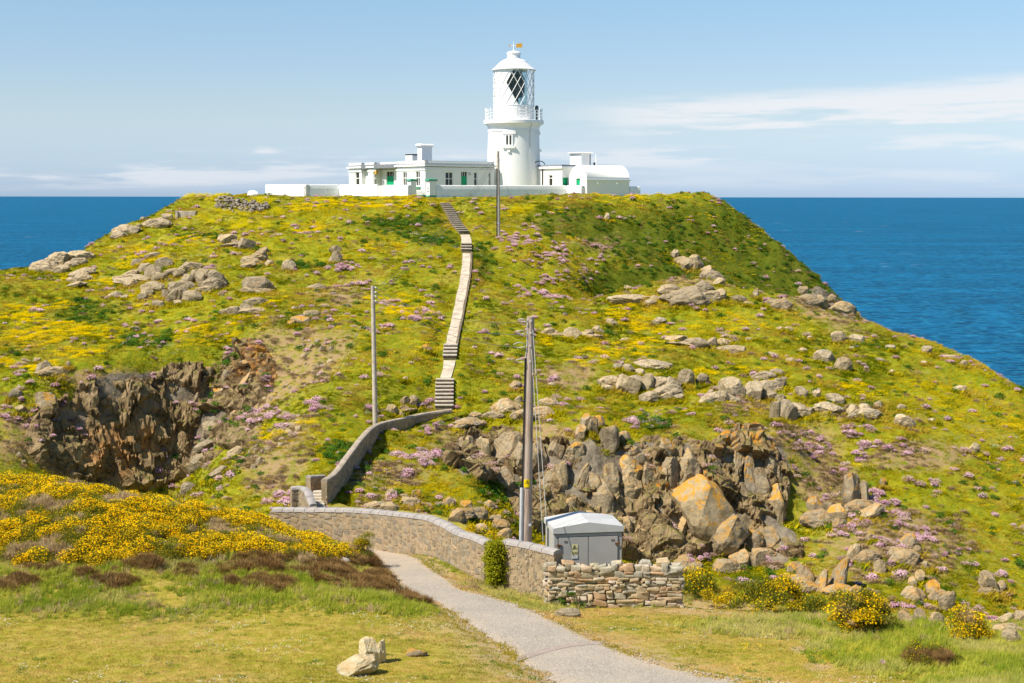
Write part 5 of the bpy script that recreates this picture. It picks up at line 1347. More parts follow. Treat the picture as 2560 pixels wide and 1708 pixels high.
# ---------------------------------------------------------------- stone walls, stairs
def stone_mesh(name, seed, jit=0.13, bev=0.13, seg=2, rough=0.04):
    """rough building stone: a skewed block with worn edges"""
    r = random.Random(seed); bm = bmesh.new(); bmesh.ops.create_cube(bm, size=1.0)
    for v in bm.verts: v.co += Vector((r.uniform(-jit, jit), r.uniform(-jit, jit) * .5, r.uniform(-jit, jit) * 1.5))
    bmesh.ops.subdivide_edges(bm, edges=list(bm.edges), cuts=1, use_grid_fill=True)
    for v in bm.verts: v.co += Vector((r.uniform(-1, 1), r.uniform(-1, 1), r.uniform(-1, 1))) * rough * 1.6
    bmesh.ops.bevel(bm, geom=[e for e in bm.edges if e.calc_face_angle(0) > .7], offset=bev, segments=seg, affect='EDGES', profile=.6, clamp_overlap=True)
    off = Vector((r.uniform(0, 99), r.uniform(0, 99), r.uniform(0, 99)))
    for v in bm.verts: v.co *= 1 + mnoise.noise(v.co * 3 + off) * rough
    m = bpy.data.meshes.new(name); bm.to_mesh(m); bm.free()
    co = np.empty(len(m.vertices) * 3, np.float32); m.vertices.foreach_get('co', co); co = co.reshape(-1, 3)
    lo, hi = co.min(0), co.max(0); co = (co - (lo + hi) / 2) / (hi - lo); m.vertices.foreach_set('co', co.ravel())
    m.polygons.foreach_set('use_smooth', [True] * len(m.polygons)); m.update(); m.set_sharp_from_angle(angle=R(32))
    return m


def with_mat(ms, mat):
    out = []
    for m in ms:
        c = m.copy(); c.materials.clear(); c.materials.append(mat); out.append(c)
    return out


STONES = [stone_mesh('stone_%d' % i, 800 + i, [.10, .16, .22][i % 3], [.09, .13, .17][i % 3]) for i in range(18)]
CHIPS = [stone_mesh('chip_%d' % i, 830 + i, .16, .1, 1) for i in range(12)]
ST_DRY = with_mat(STONES, M['dry']); ST_RUB = with_mat(CHIPS, M['rubble']); ST_RUIN = with_mat(CHIPS, M['ruin'])
wr = random.Random(4242)

# ---- drystone wall in front of the cabinet: an end return and the long face
w0 = at(1372, 1500, 46.6); w1 = at(1702, 1515, 46.9)
base_z = min(float(FA(w0[0], w0[1])), float(FA(w1[0], w1[1]))) - 0.12
Lw = w1[0] - w0[0]; Hw = 1.62
dry = empty('drystone_wall', (w0[0], w0[1], base_z), 'tan drystone wall of uneven stones in front of the grey cabinet', 'stone wall')
MB().box(0.12, Lw - 0.14, 0.10, 0.52, 0.0, Hw - 0.30).obj('hearting', M['dark_gap'], dry)
z = 0.0; row = 0
while z < Hw - 0.06:
    hrow = wr.choice((wr.uniform(0.10, 0.15), wr.uniform(.15, .22), wr.uniform(0.2, 0.30))) if row else 0.26
    if z + hrow > Hw - 0.1: hrow = max(0.16, Hw - z)
    x = wr.uniform(-0.06, 0.02); top = z + hrow > Hw - 0.12
    while x < Lw - 0.02:
        ws = wr.choice((wr.uniform(0.15, 0.26), wr.uniform(0.30, 0.62), wr.uniform(0.24, 0.44)))
        hs = hrow * wr.uniform(.85, 1.12)
        if top: hs *= wr.uniform(.8, 1.5)
        big = wr.random() < 0.07 and z < Hw * .55
        if big: ws, hs = wr.uniform(.34, .46), hrow * 1.9
        if x + ws > Lw + 0.1: ws = max(0.16, Lw - x + .06)
        two = (not big) and (not top) and hrow > 0.19 and wr.random() < 0.45
        for k in range(2 if two else 1):
            hh = hs / 2 if two else hs; zz = z + k * hs / 2 + hh / 2 - (0 if not top else .02)
            obj('stone', wr.choice(ST_DRY), None, dry, loc=(x + ws / 2, 0.16 + wr.uniform(-.05, .05), zz), rot=(wr.uniform(-.05, .05), wr.uniform(-.08, .08) * (2.5 if top else 1), wr.uniform(-.12, .12)), scale=(ws * 1.10, 0.36, hh * 1.16))
        x += ws * .97
    z += hrow * .95; row += 1
# left end return stones running back to the rubble wall, and a few cap stones behind
for k in range(26):
    zz = (k % 9) * 0.17 + 0.08; d = (k // 9)
    obj('stone', wr.choice(ST_DRY), None, dry, loc=(-0.03 + wr.uniform(-.05, .04), 0.34 + d * .22, zz), rot=(wr.uniform(-.1, .1), wr.uniform(-.1, .1), wr.uniform(-.2, .2)), scale=(wr.uniform(.2, .3), wr.uniform(.2, .3), wr.uniform(.14, .2)))
for fx, fz, s in ((0.52, 1.64, .42), (.02, 1.62, .4), (.15, 1.66, .5), (.33, 1.6, .16), (.73, 1.66, .44), (.86, 1.66, .5), (.95, 1.55, .42), (.96, 1.3, .44), (.41, 1.58, .3), (.6, 1.56, .2)):
    obj('stone', wr.choice(ST_DRY), None, dry, loc=(fx * Lw, .26 + wr.uniform(-.05, .1), fz - .02), rot=(wr.uniform(-.2, .2), wr.uniform(-.3, .3), wr.uniform(-.4, .4)), scale=(s, .36, s * .5))


def wall_run(name, label, line, thick, face_mat, stones=0, stone_size=(0.2, 0.1), cop=True, cop_mat=None, cop_h=0.16, cop_len=0.55, sides=(1,), cat='stone wall', slate=False, seed=1, core_name='wall_core'):
    """line rows: x, y, z_bottom, z_top. A mortared core with stones bedded in its faces and rounded coping pieces on top"""
    L = dense(np.array(line, float), 0.2) if len(line) > 2 else np.array([np.array(line[0]) + (np.array(line[1]) - np.array(line[0])) * t for t in np.linspace(0, 1, max(3, int(np.linalg.norm(np.subtract(line[1], line[0])[:2]) / .2)))])
    L = np.vstack([L, np.array(line[-1], float)])
    t = np.gradient(L[:, :2], axis=0); t /= np.linalg.norm(t, axis=1, keepdims=True); n = np.stack([-t[:, 1], t[:, 0]], -1)
    o0 = L[0, :3]; root = empty(name, (o0[0], o0[1], o0[2]), label, cat)
    org = np.array([o0[0], o0[1], o0[2]]); h2 = thick / 2
    V = []; F = []
    for i in range(len(L)):
        for s, zz in ((-1, L[i, 2] - .4), (-1, L[i, 3]), (1, L[i, 3]), (1, L[i, 2] - .4)):
            p = L[i, :2] + n[i] * s * h2; V.append((p[0] - org[0], p[1] - org[1], zz - org[2]))
        if i:
            b = 4 * i
            for k in range(3): F.append((b - 4 + k, b - 3 + k, b + 1 + k, b + k))
    F += [(0, 1, 2, 3), tuple(4 * (len(L) - 1) + k for k in (3, 2, 1, 0))]
    m = pydata(core_name, V, F); bm = bmesh.new(); bm.from_mesh(m); bmesh.ops.recalc_face_normals(bm, faces=bm.faces); bm.to_mesh(m); bm.free()
    obj(core_name, m, face_mat, root)
    d = np.r_[0, np.cumsum(np.linalg.norm(np.diff(L[:, :2], axis=0), axis=1))]; T = d[-1]
    r = random.Random(seed)

    def pt(s):
        i = min(max(int(np.searchsorted(d, s) - 1), 0), len(L) - 2); f = (s - d[i]) / max(1e-6, d[i + 1] - d[i])
        return L[i] + (L[i + 1] - L[i]) * f, n[i] + (n[i + 1] - n[i]) * f, t[i]
    for sd_ in sides:
        cells = []; s = 0.02
        while s < T:
            w_ = stone_size[0] * r.uniform(.7, 1.5); q, nn, tt = pt(min(T - .01, s + w_ / 2)); z = q[2] + r.uniform(-.05, .02)
            while z < q[3] - 0.05:
                hh = min(stone_size[1] * r.uniform(.6, 1.5), q[3] - z); cells.append((s + w_ / 2 + r.uniform(-.25, .25) * w_, z + hh / 2, w_, hh)); z += hh
            s += w_
        r.shuffle(cells)
        for s, z, w_, hh in cells[:stones]:
            s = min(max(s, w_ * .4), T - w_ * .4); q, nn, tt = pt(s); p = q[:2] + nn * sd_ * (h2 - 0.02)
            obj('stone', r.choice(ST_RUB), None, root, loc=(p[0] - org[0], p[1] - org[1], z - org[2]), rot=(r.uniform(-.06, .06), r.uniform(-.35, .35), math.atan2(tt[1], tt[0])), scale=(w_ * r.uniform(.7, 1.15), 0.065 + r.uniform(0, .035), hh * r.uniform(.75, 1.15)))
    if cop:
        s = 0.0; cm = cop_mat or M['coping']
        while s < T - 0.08:
            e = min(T, s + cop_len * r.uniform(.85, 1.15)); V = []; F = []; K = 7; N = 4
            for i in range(N):
                q, nn, tt = pt(s + 0.012 + (e - s - 0.024) * i / (N - 1))
                for k in range(K):
                    a = math.pi * k / (K - 1); ww = h2 + 0.03
                    p = q[:2] + nn * math.cos(a) * ww * (1 - .03 * (i in (0, N - 1)))
                    V.append((p[0] - org[0], p[1] - org[1], q[3] - org[2] + (0.0 if k in (0, K - 1) else 0.045 + (cop_h - .045) * math.sin(a) ** .8) * (1 - .05 * (i in (0, N - 1)))))
                if i:
                    b = K * i
                    for k in range(K - 1): F.append((b - K + k, b - K + k + 1, b + k + 1, b + k))
                    F.append((b - 1, b - K, b, b + K - 1))
            F += [tuple(range(K)), tuple(K * (N - 1) + K - 1 - k for k in range(K))]
            m = pydata('coping_stone', V, F); bm = bmesh.new(); bm.from_mesh(m); bmesh.ops.recalc_face_normals(bm, faces=bm.faces); bm.to_mesh(m); bm.free()
            m.polygons.foreach_set('use_smooth', [True] * len(m.polygons)); m.set_sharp_from_angle(angle=R(45))
            obj('coping_stone', m, cm, root, loc=(0, 0, r.uniform(-.006, .006))); s = e
    return root


def wl_pts(lst, extra=0.16):
    """(px, py of coping top, distance) -> x, y, bottom from the ground, top under the coping"""
    out = []
    for px, py, Y in lst:
        p = at(px, py, Y); out.append((p[0], p[1], float(FA(p[0], p[1])) if Y < 61.8 else float(FI(p[0], p[1])), p[2] - extra))
    return out


wall_run('curved_parapet_wall', 'long curved rubble wall with rounded grey coping beside the path', wl_pts([(1224, 1352, 49.6), (1193, 1338, 50.6), (1151, 1325, 51.9), (1123, 1309, 52.9), (1081, 1291, 54.2), (1011, 1281, 56.2), (940, 1274, 57.9), (856, 1269, 59.2), (772, 1269, 60.2), (680, 1268, 60.8)]), 0.42, M['mortar'], 300, (.36, .22), sides=(1,), seed=3)
wall_run('parapet_wall', 'short rubble wall with grey coping between shrub and drystone wall', wl_pts([(1396, 1374, 47.15), (1330, 1358, 48.1), (1264, 1346, 49.0)]), 0.42, M['mortar'], 150, (.10, .17), sides=(1,), seed=5)

# ---- lower stair between parapets, and the wall that climbs beside it
FIz = lambda p: float(FI(p[0], p[1]))
def free(lst, low):
    out = []
    for (px, py, Y), b in zip(lst, low):
        p = at(px, py, Y); out.append((p[0], p[1], at(px, b, Y)[2], p[2] - .12))
    return out


wall_run('stair_side_wall', 'long grey stone wall climbing the slope beside the lower steps', free([(810, 1198, 62.3), (828, 1187, 63.4), (870, 1135, 66.8), (905, 1090, 70.0), (930, 1066, 72.6), (955, 1055, 74.4), (1010, 1043, 76.2), (1070, 1030, 77.6), (1128, 1022, 78.3)], [1262, 1250, 1215, 1155, 1130, 1110, 1095, 1075, 1052]), 0.26, M['mortar'], 300, (.34, .15), sides=(-1,), cop_h=.12, cop_len=.8, seed=9, cop_mat=M['coping_brown'])
wall_run('stair_end_wall', 'small curved stone parapet at the foot of the lower steps', free([(727, 1217, 61.9), (748, 1215, 62.0), (766, 1221, 61.6), (776, 1242, 61.0), (784, 1262, 60.6)], [1262, 1266, 1272, 1276, 1280]), 0.30, M['mortar'], 40, (.22, .12), sides=(-1,), cop_h=.13, cop_len=.5, seed=11)
wall_run('stair_back_wall', 'short dark stone wall behind the lower steps', free([(770, 1188, 63.6), (812, 1186, 64.6)], [1250, 1240]), 0.28, M['mortar'], 30, (.22, .11), sides=(-1,), cop_h=.11, cop_len=.4, seed=13)
a0 = at(783, 1272, 61.3)
low = empty('lower_stairs', a0, 'short stone steps between the low parapet walls', 'stairs')
for k in range(6):
    p = at(797 - k * .3, 1269 - k * 7.6, 61.6 + k * .32)
    MB().box(p[0] - .26 - a0[0], p[0] + .24 - a0[0], p[1] - a0[1], p[1] + .5 - a0[1], p[2] - .35 - a0[2], p[2] - a0[2]).obj('step', M['step'], low)

# ---- stairs and concrete path up the hill
SL = dense(STAIR[::-1].copy(), 0.25)       # from the bottom to the top
SLd = np.r_[0, np.cumsum(np.linalg.norm(np.diff(SL[:, :2], axis=0), axis=1))]


def on_stair(s):
    p = np.array([np.interp(s, SLd, SL[:, c]) for c in range(3)]); q = np.array([np.interp(s + .3, SLd, SL[:, c]) for c in range(3)]) - np.array([np.interp(s - .3, SLd, SL[:, c]) for c in range(3)])
    return p, q[:2] / np.linalg.norm(q[:2])


def s_of_py(py):
    pr = project(SL); k = np.argmin(np.abs(pr[1] - py)); return SLd[k]


def flight(label, py0, py1, n, width, kx=0.0):
    s0, s1 = s_of_py(py0), s_of_py(py1); p, t = on_stair(s0); root = empty('stair_flight', p, label, 'stairs')
    z0 = on_stair(s0)[0][2]; z1 = on_stair(s1)[0][2]
    for k in range(n):
        s = s0 + (s1 - s0) * k / n; q, t = on_stair(s); zt = z0 + (z1 - z0) * (k + 1) / n + .05; run = (s1 - s0) / n
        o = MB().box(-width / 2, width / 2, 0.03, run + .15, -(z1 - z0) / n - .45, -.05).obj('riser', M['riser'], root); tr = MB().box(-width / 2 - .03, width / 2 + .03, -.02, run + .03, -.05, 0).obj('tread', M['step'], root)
        for e in (o, tr):
            e.location = Vector((q[0], q[1], zt)) - root.location; e.rotation_euler.z = math.atan2(t[1], t[0]) - math.pi / 2
    return root


def slabs(label, py0, py1, n, width, curb=False):
    s0, s1 = s_of_py(py0), s_of_py(py1); p, t = on_stair(s0); root = empty('path_section', p, label, 'path')
    for k in range(n):
        sa, sb = s0 + (s1 - s0) * k / n, s0 + (s1 - s0) * (k + 1) / n; V = []
        for s in np.linspace(sa + .012, sb - .012, 5):
            q, t = on_stair(s); nn = np.array([t[1], -t[0]]); w_ = width * (1 + .05 * math.sin(s * 1.3) + .03 * math.sin(s * 3.7))
            for u, dz in ((-1, -.25), (-1, -.04), (1, -.04), (1, -.25)):
                e = q[:2] + nn * u * w_ / 2; V.append((e[0] - p[0], e[1] - p[1], q[2] - p[2] + dz + .012 * (k % 2)))
        F = [(4 * i + k2, 4 * i + k2 + 1, 4 * i + k2 + 5, 4 * i + k2 + 4) for i in range(4) for k2 in range(3)] + [(0, 1, 2, 3), (19, 18, 17, 16)]
        m = pydata('slab', V, F); bm = bmesh.new(); bm.from_mesh(m); bmesh.ops.recalc_face_normals(bm, faces=bm.faces); bm.to_mesh(m); bm.free()
        obj('slab', m, M['concrete'], root)
    if curb:
        V = []; F = []; S = np.linspace(s0, s1, 60)
        for i, s in enumerate(S):
            q, t = on_stair(s); nn = np.array([t[1], -t[0]])
            for u, dz in ((width / 2 + .03, -.3), (width / 2 + .03, .06), (width / 2 + .15, .06), (width / 2 + .17, -.3)):
                e = q[:2] + nn * u; V.append((e[0] - p[0], e[1] - p[1], q[2] - p[2] + dz + .03 * math.sin(i * 1.7)))
            if i:
                for k2 in range(3): F.append((4 * i - 4 + k2, 4 * i - 3 + k2, 4 * i + 1 + k2, 4 * i + k2))
        F += [(0, 1, 2, 3), (4 * 59 + 3, 4 * 59 + 2, 4 * 59 + 1, 4 * 59)]
        m = pydata('edge_kerb', V, F); bm = bmesh.new(); bm.from_mesh(m); bmesh.ops.recalc_face_normals(bm, faces=bm.faces); bm.to_mesh(m); bm.free()
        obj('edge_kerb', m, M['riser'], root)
    return root


flight('lowest flight of wide concrete stairs above the climbing wall', 1020, 946, 8, 1.0)
slabs('short concrete landing above the lowest stair flight', 945, 898, 2, 0.66)
flight('second short stair flight halfway up the concrete path', 897, 862, 4, 0.8)
slabs('long pale concrete path with a kerb climbing the hill', 861, 632, 7, 0.62, True)
flight('third short stair flight near the top of the concrete path', 630, 608, 3, 0.8)
slabs('upper concrete landing below the dark top stairs', 607, 585, 1, 0.8)
flight('dark narrow top stairs slanting up to the gate piers', 583, 506, 15, 0.8)

# ---- ruined drystone wall near the top left, and a concrete block
g0 = ground_hit(560, 535)
ru = empty('ruined_wall', g0, 'tumbled brown drystone wall among yellow flowers at the hilltop', 'stone wall')
for k in range(150):
    u = wr.random(); px = 540 + 130 * u; top = 498 + 22 * abs(u - .15); bot = 522 + 12 * math.sin(u * 3.1); v = wr.random(); py = top + (bot - top) * v
    gg = FI.hit(px, py + 2, 100, 136)
    if gg is None: continue
    s = wr.uniform(.22, .42)
    obj('stone', wr.choice(ST_RUIN), None, ru, loc=np.array([gg[0], gg[1] - .1, gg[2] + .12 + (1 - v) * .25]) - np.array(ru.location), rot=(wr.uniform(-.5, .5), wr.uniform(-.5, .5), wr.uniform(0, 3)), scale=(s, s * .8, s * .6))
cb = ground_hit(467, 541); t = empty('concrete_block', cb, 'low concrete block set into the slope near the left skyline', 'block')
bevel_obj_mesh(MB().box(-.75, .8, -.1, .9, -.6, .45).obj('block', M['concrete'], t).data, .02)
MB().box(-.95, -.75, -.25, .9, -.6, .5).obj('side_wall', M['concrete'], t)

# ---------------------------------------------------------------- lighthouse station
GZ = 34.9          # yard level
YT = 152.0         # distance of the tower
pm_ = YT / FPX     # metres for one photo pixel there
tx = at(1284, 491, YT)[0]


def hz_(py, Y=YT): return at(1284, py, Y)[2]


# ---- the tower
lh = empty('lighthouse', (tx, YT, GZ), 'round white lighthouse tower with gallery and lattice lantern', 'lighthouse')
def zl(py): return hz_(py) - GZ
k_ = pm_
tower_prof = [(67.5 * k_, -.6), (67.0 * k_, zl(480)), (66.0 * k_, zl(430)), (64.6 * k_, zl(380)), (63.3 * k_, zl(340)), (63.0 * k_, zl(331))]
MB().lathe(tower_prof, 72).obj('tower', M['white'], lh, angle=40)
MB().lathe([(62.5 * k_, zl(331)), (64.4 * k_, zl(330.5)), (64.4 * k_, zl(326.5)), (63.2 * k_, zl(326)), (63.4 * k_, zl(322)), (65 * k_, zl(317)), (69 * k_, zl(312.5)), (71.5 * k_, zl(311)), (74 * k_, zl(310.6)), (74.3 * k_, zl(303)), (73.4 * k_, zl(301.6)), (40 * k_, zl(301))], 72).obj('gallery', M['white'], lh, angle=35)
# vertical conductor strip and little vent on the shaft
def on_tower(deg, py, r_px, out=0.0):
    a = R(deg); r = r_px * k_ + out; return (r * math.sin(a), -r * math.cos(a), zl(py))
MB().tube([on_tower(38, 478, 67, .03), on_tower(38, 400, 65.2, .03), on_tower(38, 335, 63.2, .03), on_tower(38, 312, 70, .02)], .035, 5).obj('lightning_conductor', M['steel'], lh)


def curved_box(d0, d1, py0, py1, r_px, depth, inner=0.0):
    V = []; F = []; N = 6
    for i in range(N + 1):
        a = R(d0 + (d1 - d0) * i / N)
        for rr_ in (r_px * k_ - inner, r_px * k_ + depth):
            for py in (py0, py1): V.append((rr_ * math.sin(a), -rr_ * math.cos(a), zl(py)))
    for i in range(N):
        b = 4 * i
        F += [(b, b + 4, b + 5, b + 1), (b + 2, b + 3, b + 7, b + 6), (b, b + 2, b + 6, b + 4), (b + 1, b + 5, b + 7, b + 3)]
    F += [(0, 1, 3, 2), (4 * N, 4 * N + 2, 4 * N + 3, 4 * N + 1)]
    return MB().add(V, F)


dw = -10.5         # bearing of the shaft window
wnd = curved_box(dw - 8.6, dw + 8.6, 339.5, 366, 63.9, .10, .3).obj('window', M['white'], lh)
curved_box(dw - 5.6, dw - 1.6, 341, 364, 63.9, .115, -.06).obj('pane', M['dark_glass'], wnd)
curved_box(dw + 1.6, dw + 5.2, 341, 364, 63.9, .115, -.06).obj('pane', M['dark_glass'], wnd)
curved_box(dw - 13.5, dw + 13.5, 367, 373, 64.2, .22, .3).obj('window_sill', M['white'], lh)
curved_box(dw - 14.0, dw + 14.5, 329, 338, 63.2, .13, .3).obj('window_hood', M['white'], lh)
curved_box(dw - 3.0, dw + 3.0, 377, 382.5, 64.6, .16, .3).obj('vent_box', M['white'], lh)
curved_box(73, 98, 331, 337, 63.2, .12, .3).obj('window_hood', M['white'], lh)
curved_box(75, 96, 374, 379, 64.5, .18, .3).obj('window_sill', M['white'], lh)
# railing
rail = empty('railing', (0, 0, 0)); rail.parent = lh
for k in range(18):
    a = 2 * math.pi * (k + .3) / 18; r = 70 * k_; x, y = r * math.sin(a), -r * math.cos(a)
    MB().lathe([(.055, zl(301)), (.035, zl(297)), (.035, zl(276)), (.06, zl(274.6)), (.06, zl(273)), (.03, zl(271.6))], 8, x, y).obj('post', M['white'], rail, angle=40)
for py in (278, 285.5, 293):
    MB().tube([(70 * k_ * math.sin(2 * math.pi * i / 54), -70 * k_ * math.cos(2 * math.pi * i / 54), zl(py)) for i in range(55)], .024, 5).obj('rail', M['white'], rail)
# lantern
lan = empty('lantern', (0, 0, 0)); lan.parent = lh
MB().lathe([(49.5 * k_, zl(302)), (50.2 * k_, zl(300)), (50.2 * k_, zl(266.5)), (51 * k_, zl(266)), (51 * k_, zl(264.5)), (48.5 * k_, zl(264.2))], 64).obj('lantern_base', M['white'], lan, angle=35)
kk = NM('lantern_glass'); kk.n.remove(kk.b)
gt = kk.n.new('ShaderNodeBsdfTransparent'); gg_ = kk.n.new('ShaderNodeBsdfGlossy'); gm = kk.n.new('ShaderNodeMixShader'); fr = kk.n.new('ShaderNodeFresnel'); fr.inputs[0].default_value = 1.45
gt.inputs[0].default_value = (.66, .78, .80, 1); gg_.inputs['Roughness'].default_value = .03
kk.l.new(fr.outputs[0], gm.inputs[0]); kk.l.new(gt.outputs[0], gm.inputs[1]); kk.l.new(gg_.outputs[0], gm.inputs[2]); kk.l.new(gm.outputs[0], kk.out.inputs[0])
M['glass'] = kk.m
NP = 17; st = 360.0 / NP; y_t, y_b = 176.5, 264.5; row_h = 33.6; rL = 49.6 * k_; th0 = 10.6


def pane_mesh(top, gap):
    """diamond on the cylinder from node at angle 0; rows in half steps, clipped to the glazing height"""
    V = []; F = []; N = 6
    y0 = top; y1 = top + row_h
    ys = [y for y in np.linspace(y0, y1, 9) if y_t - 1e-6 <= y <= y_b + 1e-6]
    if y1 > y_b and (not ys or ys[-1] < y_b - .01): ys.append(y_b)
    if y0 < y_t and (not ys or ys[0] > y_t + .01): ys.insert(0, y_t)
    for y in ys:
        f = 1 - abs((y - y0) / row_h * 2 - 1); hw = f * st / 2 * gap
        for i in range(5):
            a = R(-hw + 2 * hw * i / 4); V.append((rL * math.sin(a), -rL * math.cos(a), zl(y)))
    for j in range(len(ys) - 1):
        for i in range(4): b = 5 * j + i; F.append((b, b + 1, b + 6, b + 5))
    m = pydata('pane', V, F, True); bm = bmesh.new(); bm.from_mesh(m); bmesh.ops.remove_doubles(bm, verts=bm.verts, dist=1e-4); bm.to_mesh(m); bm.free(); return m


n_rows = []
top = y_t - row_h / 2; half = 1
while top < y_b - 1:
    n_rows.append((top, half)); top += row_h / 2; half ^= 1
for ri, (top, half) in enumerate(n_rows):
    mg = pane_mesh(top, .965); mw = pane_mesh(top, 1.0); mg.materials.append(M['glass']); mw.materials.append(M['white'])
    for c in range(NP):
        th = th0 + c * st + (0 if half else st / 2); th = (th + 180) % 360 - 180
        mid = top + row_h / 2
        # glass opens to the right of a stepped edge; landward panes are blanked white
        lim = 10.6 - 21.2 * (mid - y_t) / row_h if mid < y_t + row_h else -10.6 + 21.2 * (mid - y_t - row_h) / row_h
        glass = (th > lim - 1) or th < -70
        obj('pane' if glass else 'blanking_panel', mg if glass else mw, None, lan, rot=(0, 0, R(th)))
MB().tube([(0, 0, 0), (0, 0, .01)], .01, 4)
for sgn in (-1, 1):
    for c in range(NP):
        a_mid = (th0 + c * st + sgn * st * (y_b - y_t) / row_h / 2 + 180) % 360 - 180
        if sgn > 0 and -62 < a_mid < 8: continue
        pts = []
        for i in range(15):
            y = y_t + (y_b - y_t) * i / 14; a = R(th0 + c * st + sgn * st * (y - y_t) / row_h); pts.append(((rL + .015) * math.sin(a), -(rL + .015) * math.cos(a), zl(y)))
        MB().tube(pts, .034, 4).obj('glazing_bar', M['white'], lan)
# optic inside
op = empty('optic', (0, 0, 0)); op.parent = lh
prof = []
for i in range(33):
    y = 182 + (258 - 182) * i / 32; u = (i / 32 - .42) / .58; r = (27 * math.sqrt(max(.05, 1 - u * u * .92)) + (1.1 if i % 2 else 0)) * k_
    if y > 246: r = min(r, 12 * k_)
    prof.append((r, zl(y)))
M['optic'] = mat_plain('lens_glass', (.07, .085, .06), .2, .35, 5, spec=.6)
MB().lathe(prof[::-1], 28).obj('lens', M['optic'], op)
MB().lathe([(8 * k_, zl(264)), (8 * k_, zl(246))], 12).obj('pedestal', M['black'], op)
# roof, ventilator and vane
MB().lathe([(48 * k_, zl(178)), (54.2 * k_, zl(177.2)), (54.8 * k_, zl(175.4)), (52.5 * k_, zl(173.6)), (48 * k_, zl(170.2)), (43.5 * k_, zl(166)), (40 * k_, zl(162.2)), (35.5 * k_, zl(157.6)), (30 * k_, zl(153)), (23 * k_, zl(149.3)), (17.5 * k_, zl(147.6)), (16.2 * k_, zl(147.2))], 56).obj('lantern_roof', M['white'], lh, angle=40)
for r_px, py in ((34.4, 156.8),):
    MB().lathe([(r_px * k_, zl(py)), ((r_px + .4) * k_, zl(py - .2)), ((r_px + .3) * k_, zl(py - .8)), ((r_px - .9) * k_, zl(py - 1.1))], 56, caps=False).obj('roof_rib', M['white'], lh)
MB().lathe([(16.4 * k_, zl(147)), (16.8 * k_, zl(144.5)), (16 * k_, zl(144)), (16 * k_, zl(135.5)), (17.6 * k_, zl(135)), (17.4 * k_, zl(132.8)), (13 * k_, zl(129.5)), (6 * k_, zl(128)), (1.8 * k_, zl(127.4)), (1.1 * k_, zl(119)), (.6 * k_, zl(104)), (.2 * k_, zl(103.6))], 32).obj('ventilator', M['white'], lh, angle=40)
vn = empty('weather_vane', (0, 0, 0)); vn.parent = lh
MB().tube([(-9 * k_, 0, zl(114.6)), (8 * k_, 0, zl(114.6))], .03, 6).obj('arm', M['white'], vn)
MB().tube([(0, -.3, zl(114.6)), (0, .3, zl(114.6))], .025, 6).obj('cross_arm', M['white'], vn)
def plate(pts, name, mat, par, y=0, t=.03):
    n = len(pts); V = [(x, y - t, z) for x, z in pts] + [(x, y + t, z) for x, z in pts]
    return MB().add(V, [tuple(range(n)), tuple(range(2 * n - 1, n - 1, -1))] + [(i, (i + 1) % n, n + (i + 1) % n, n + i) for i in range(n)]).obj(name, mat, par)
plate([(5 * k_, zl(114.6)), (6.5 * k_, zl(110)), (12 * k_, zl(109)), (17.5 * k_, zl(108.6)), (21.5 * k_, zl(109)), (20.3 * k_, zl(112)), (21.8 * k_, zl(114.5)), (20.2 * k_, zl(117)), (21 * k_, zl(119.8)), (15 * k_, zl(119)), (7 * k_, zl(119.6))], 'vane_tail', M['brass'], vn)
plate([(-7.5 * k_, zl(116.8)), (-7.5 * k_, zl(112.6)), (-10 * k_, zl(112.8)), (-12.8 * k_, zl(114.6)), (-10 * k_, zl(116.8))], 'vane_point', M['brass'], vn)
# fog detector on the gallery rail
fd = MB().lathe([(.10, zl(300)), (.10, zl(276)), (.20, zl(275.5)), (.20, zl(268)), (.14, zl(264.5)), (.05, zl(263.5))], 14, 57 * k_, .15).obj('gallery_lamp', M['optic'], lh, angle=40)

# ---- compound frame: right-hand faces turn 37 degrees from the picture plane
BE = R(37.0)
uR = Vector((math.cos(BE), math.sin(BE), 0)); uL = Vector((-math.sin(BE), math.cos(BE), 0))     # along the right faces / along the left faces, both running away


def corner(px, Y): p = at(px, 491, Y); return Vector((p[0], p[1], GZ))


def along(p, u, px):
    """point on the line p + t u seen at photo column px"""
    d = ray(px, 491); c = d[0]
    t = (c * p.y - p.x) / (u.x - c * u.y); return p + u * t


def H(py, P): return CAM_Z - GZ + (at(1280, py, P.y)[2] - CAM_Z)


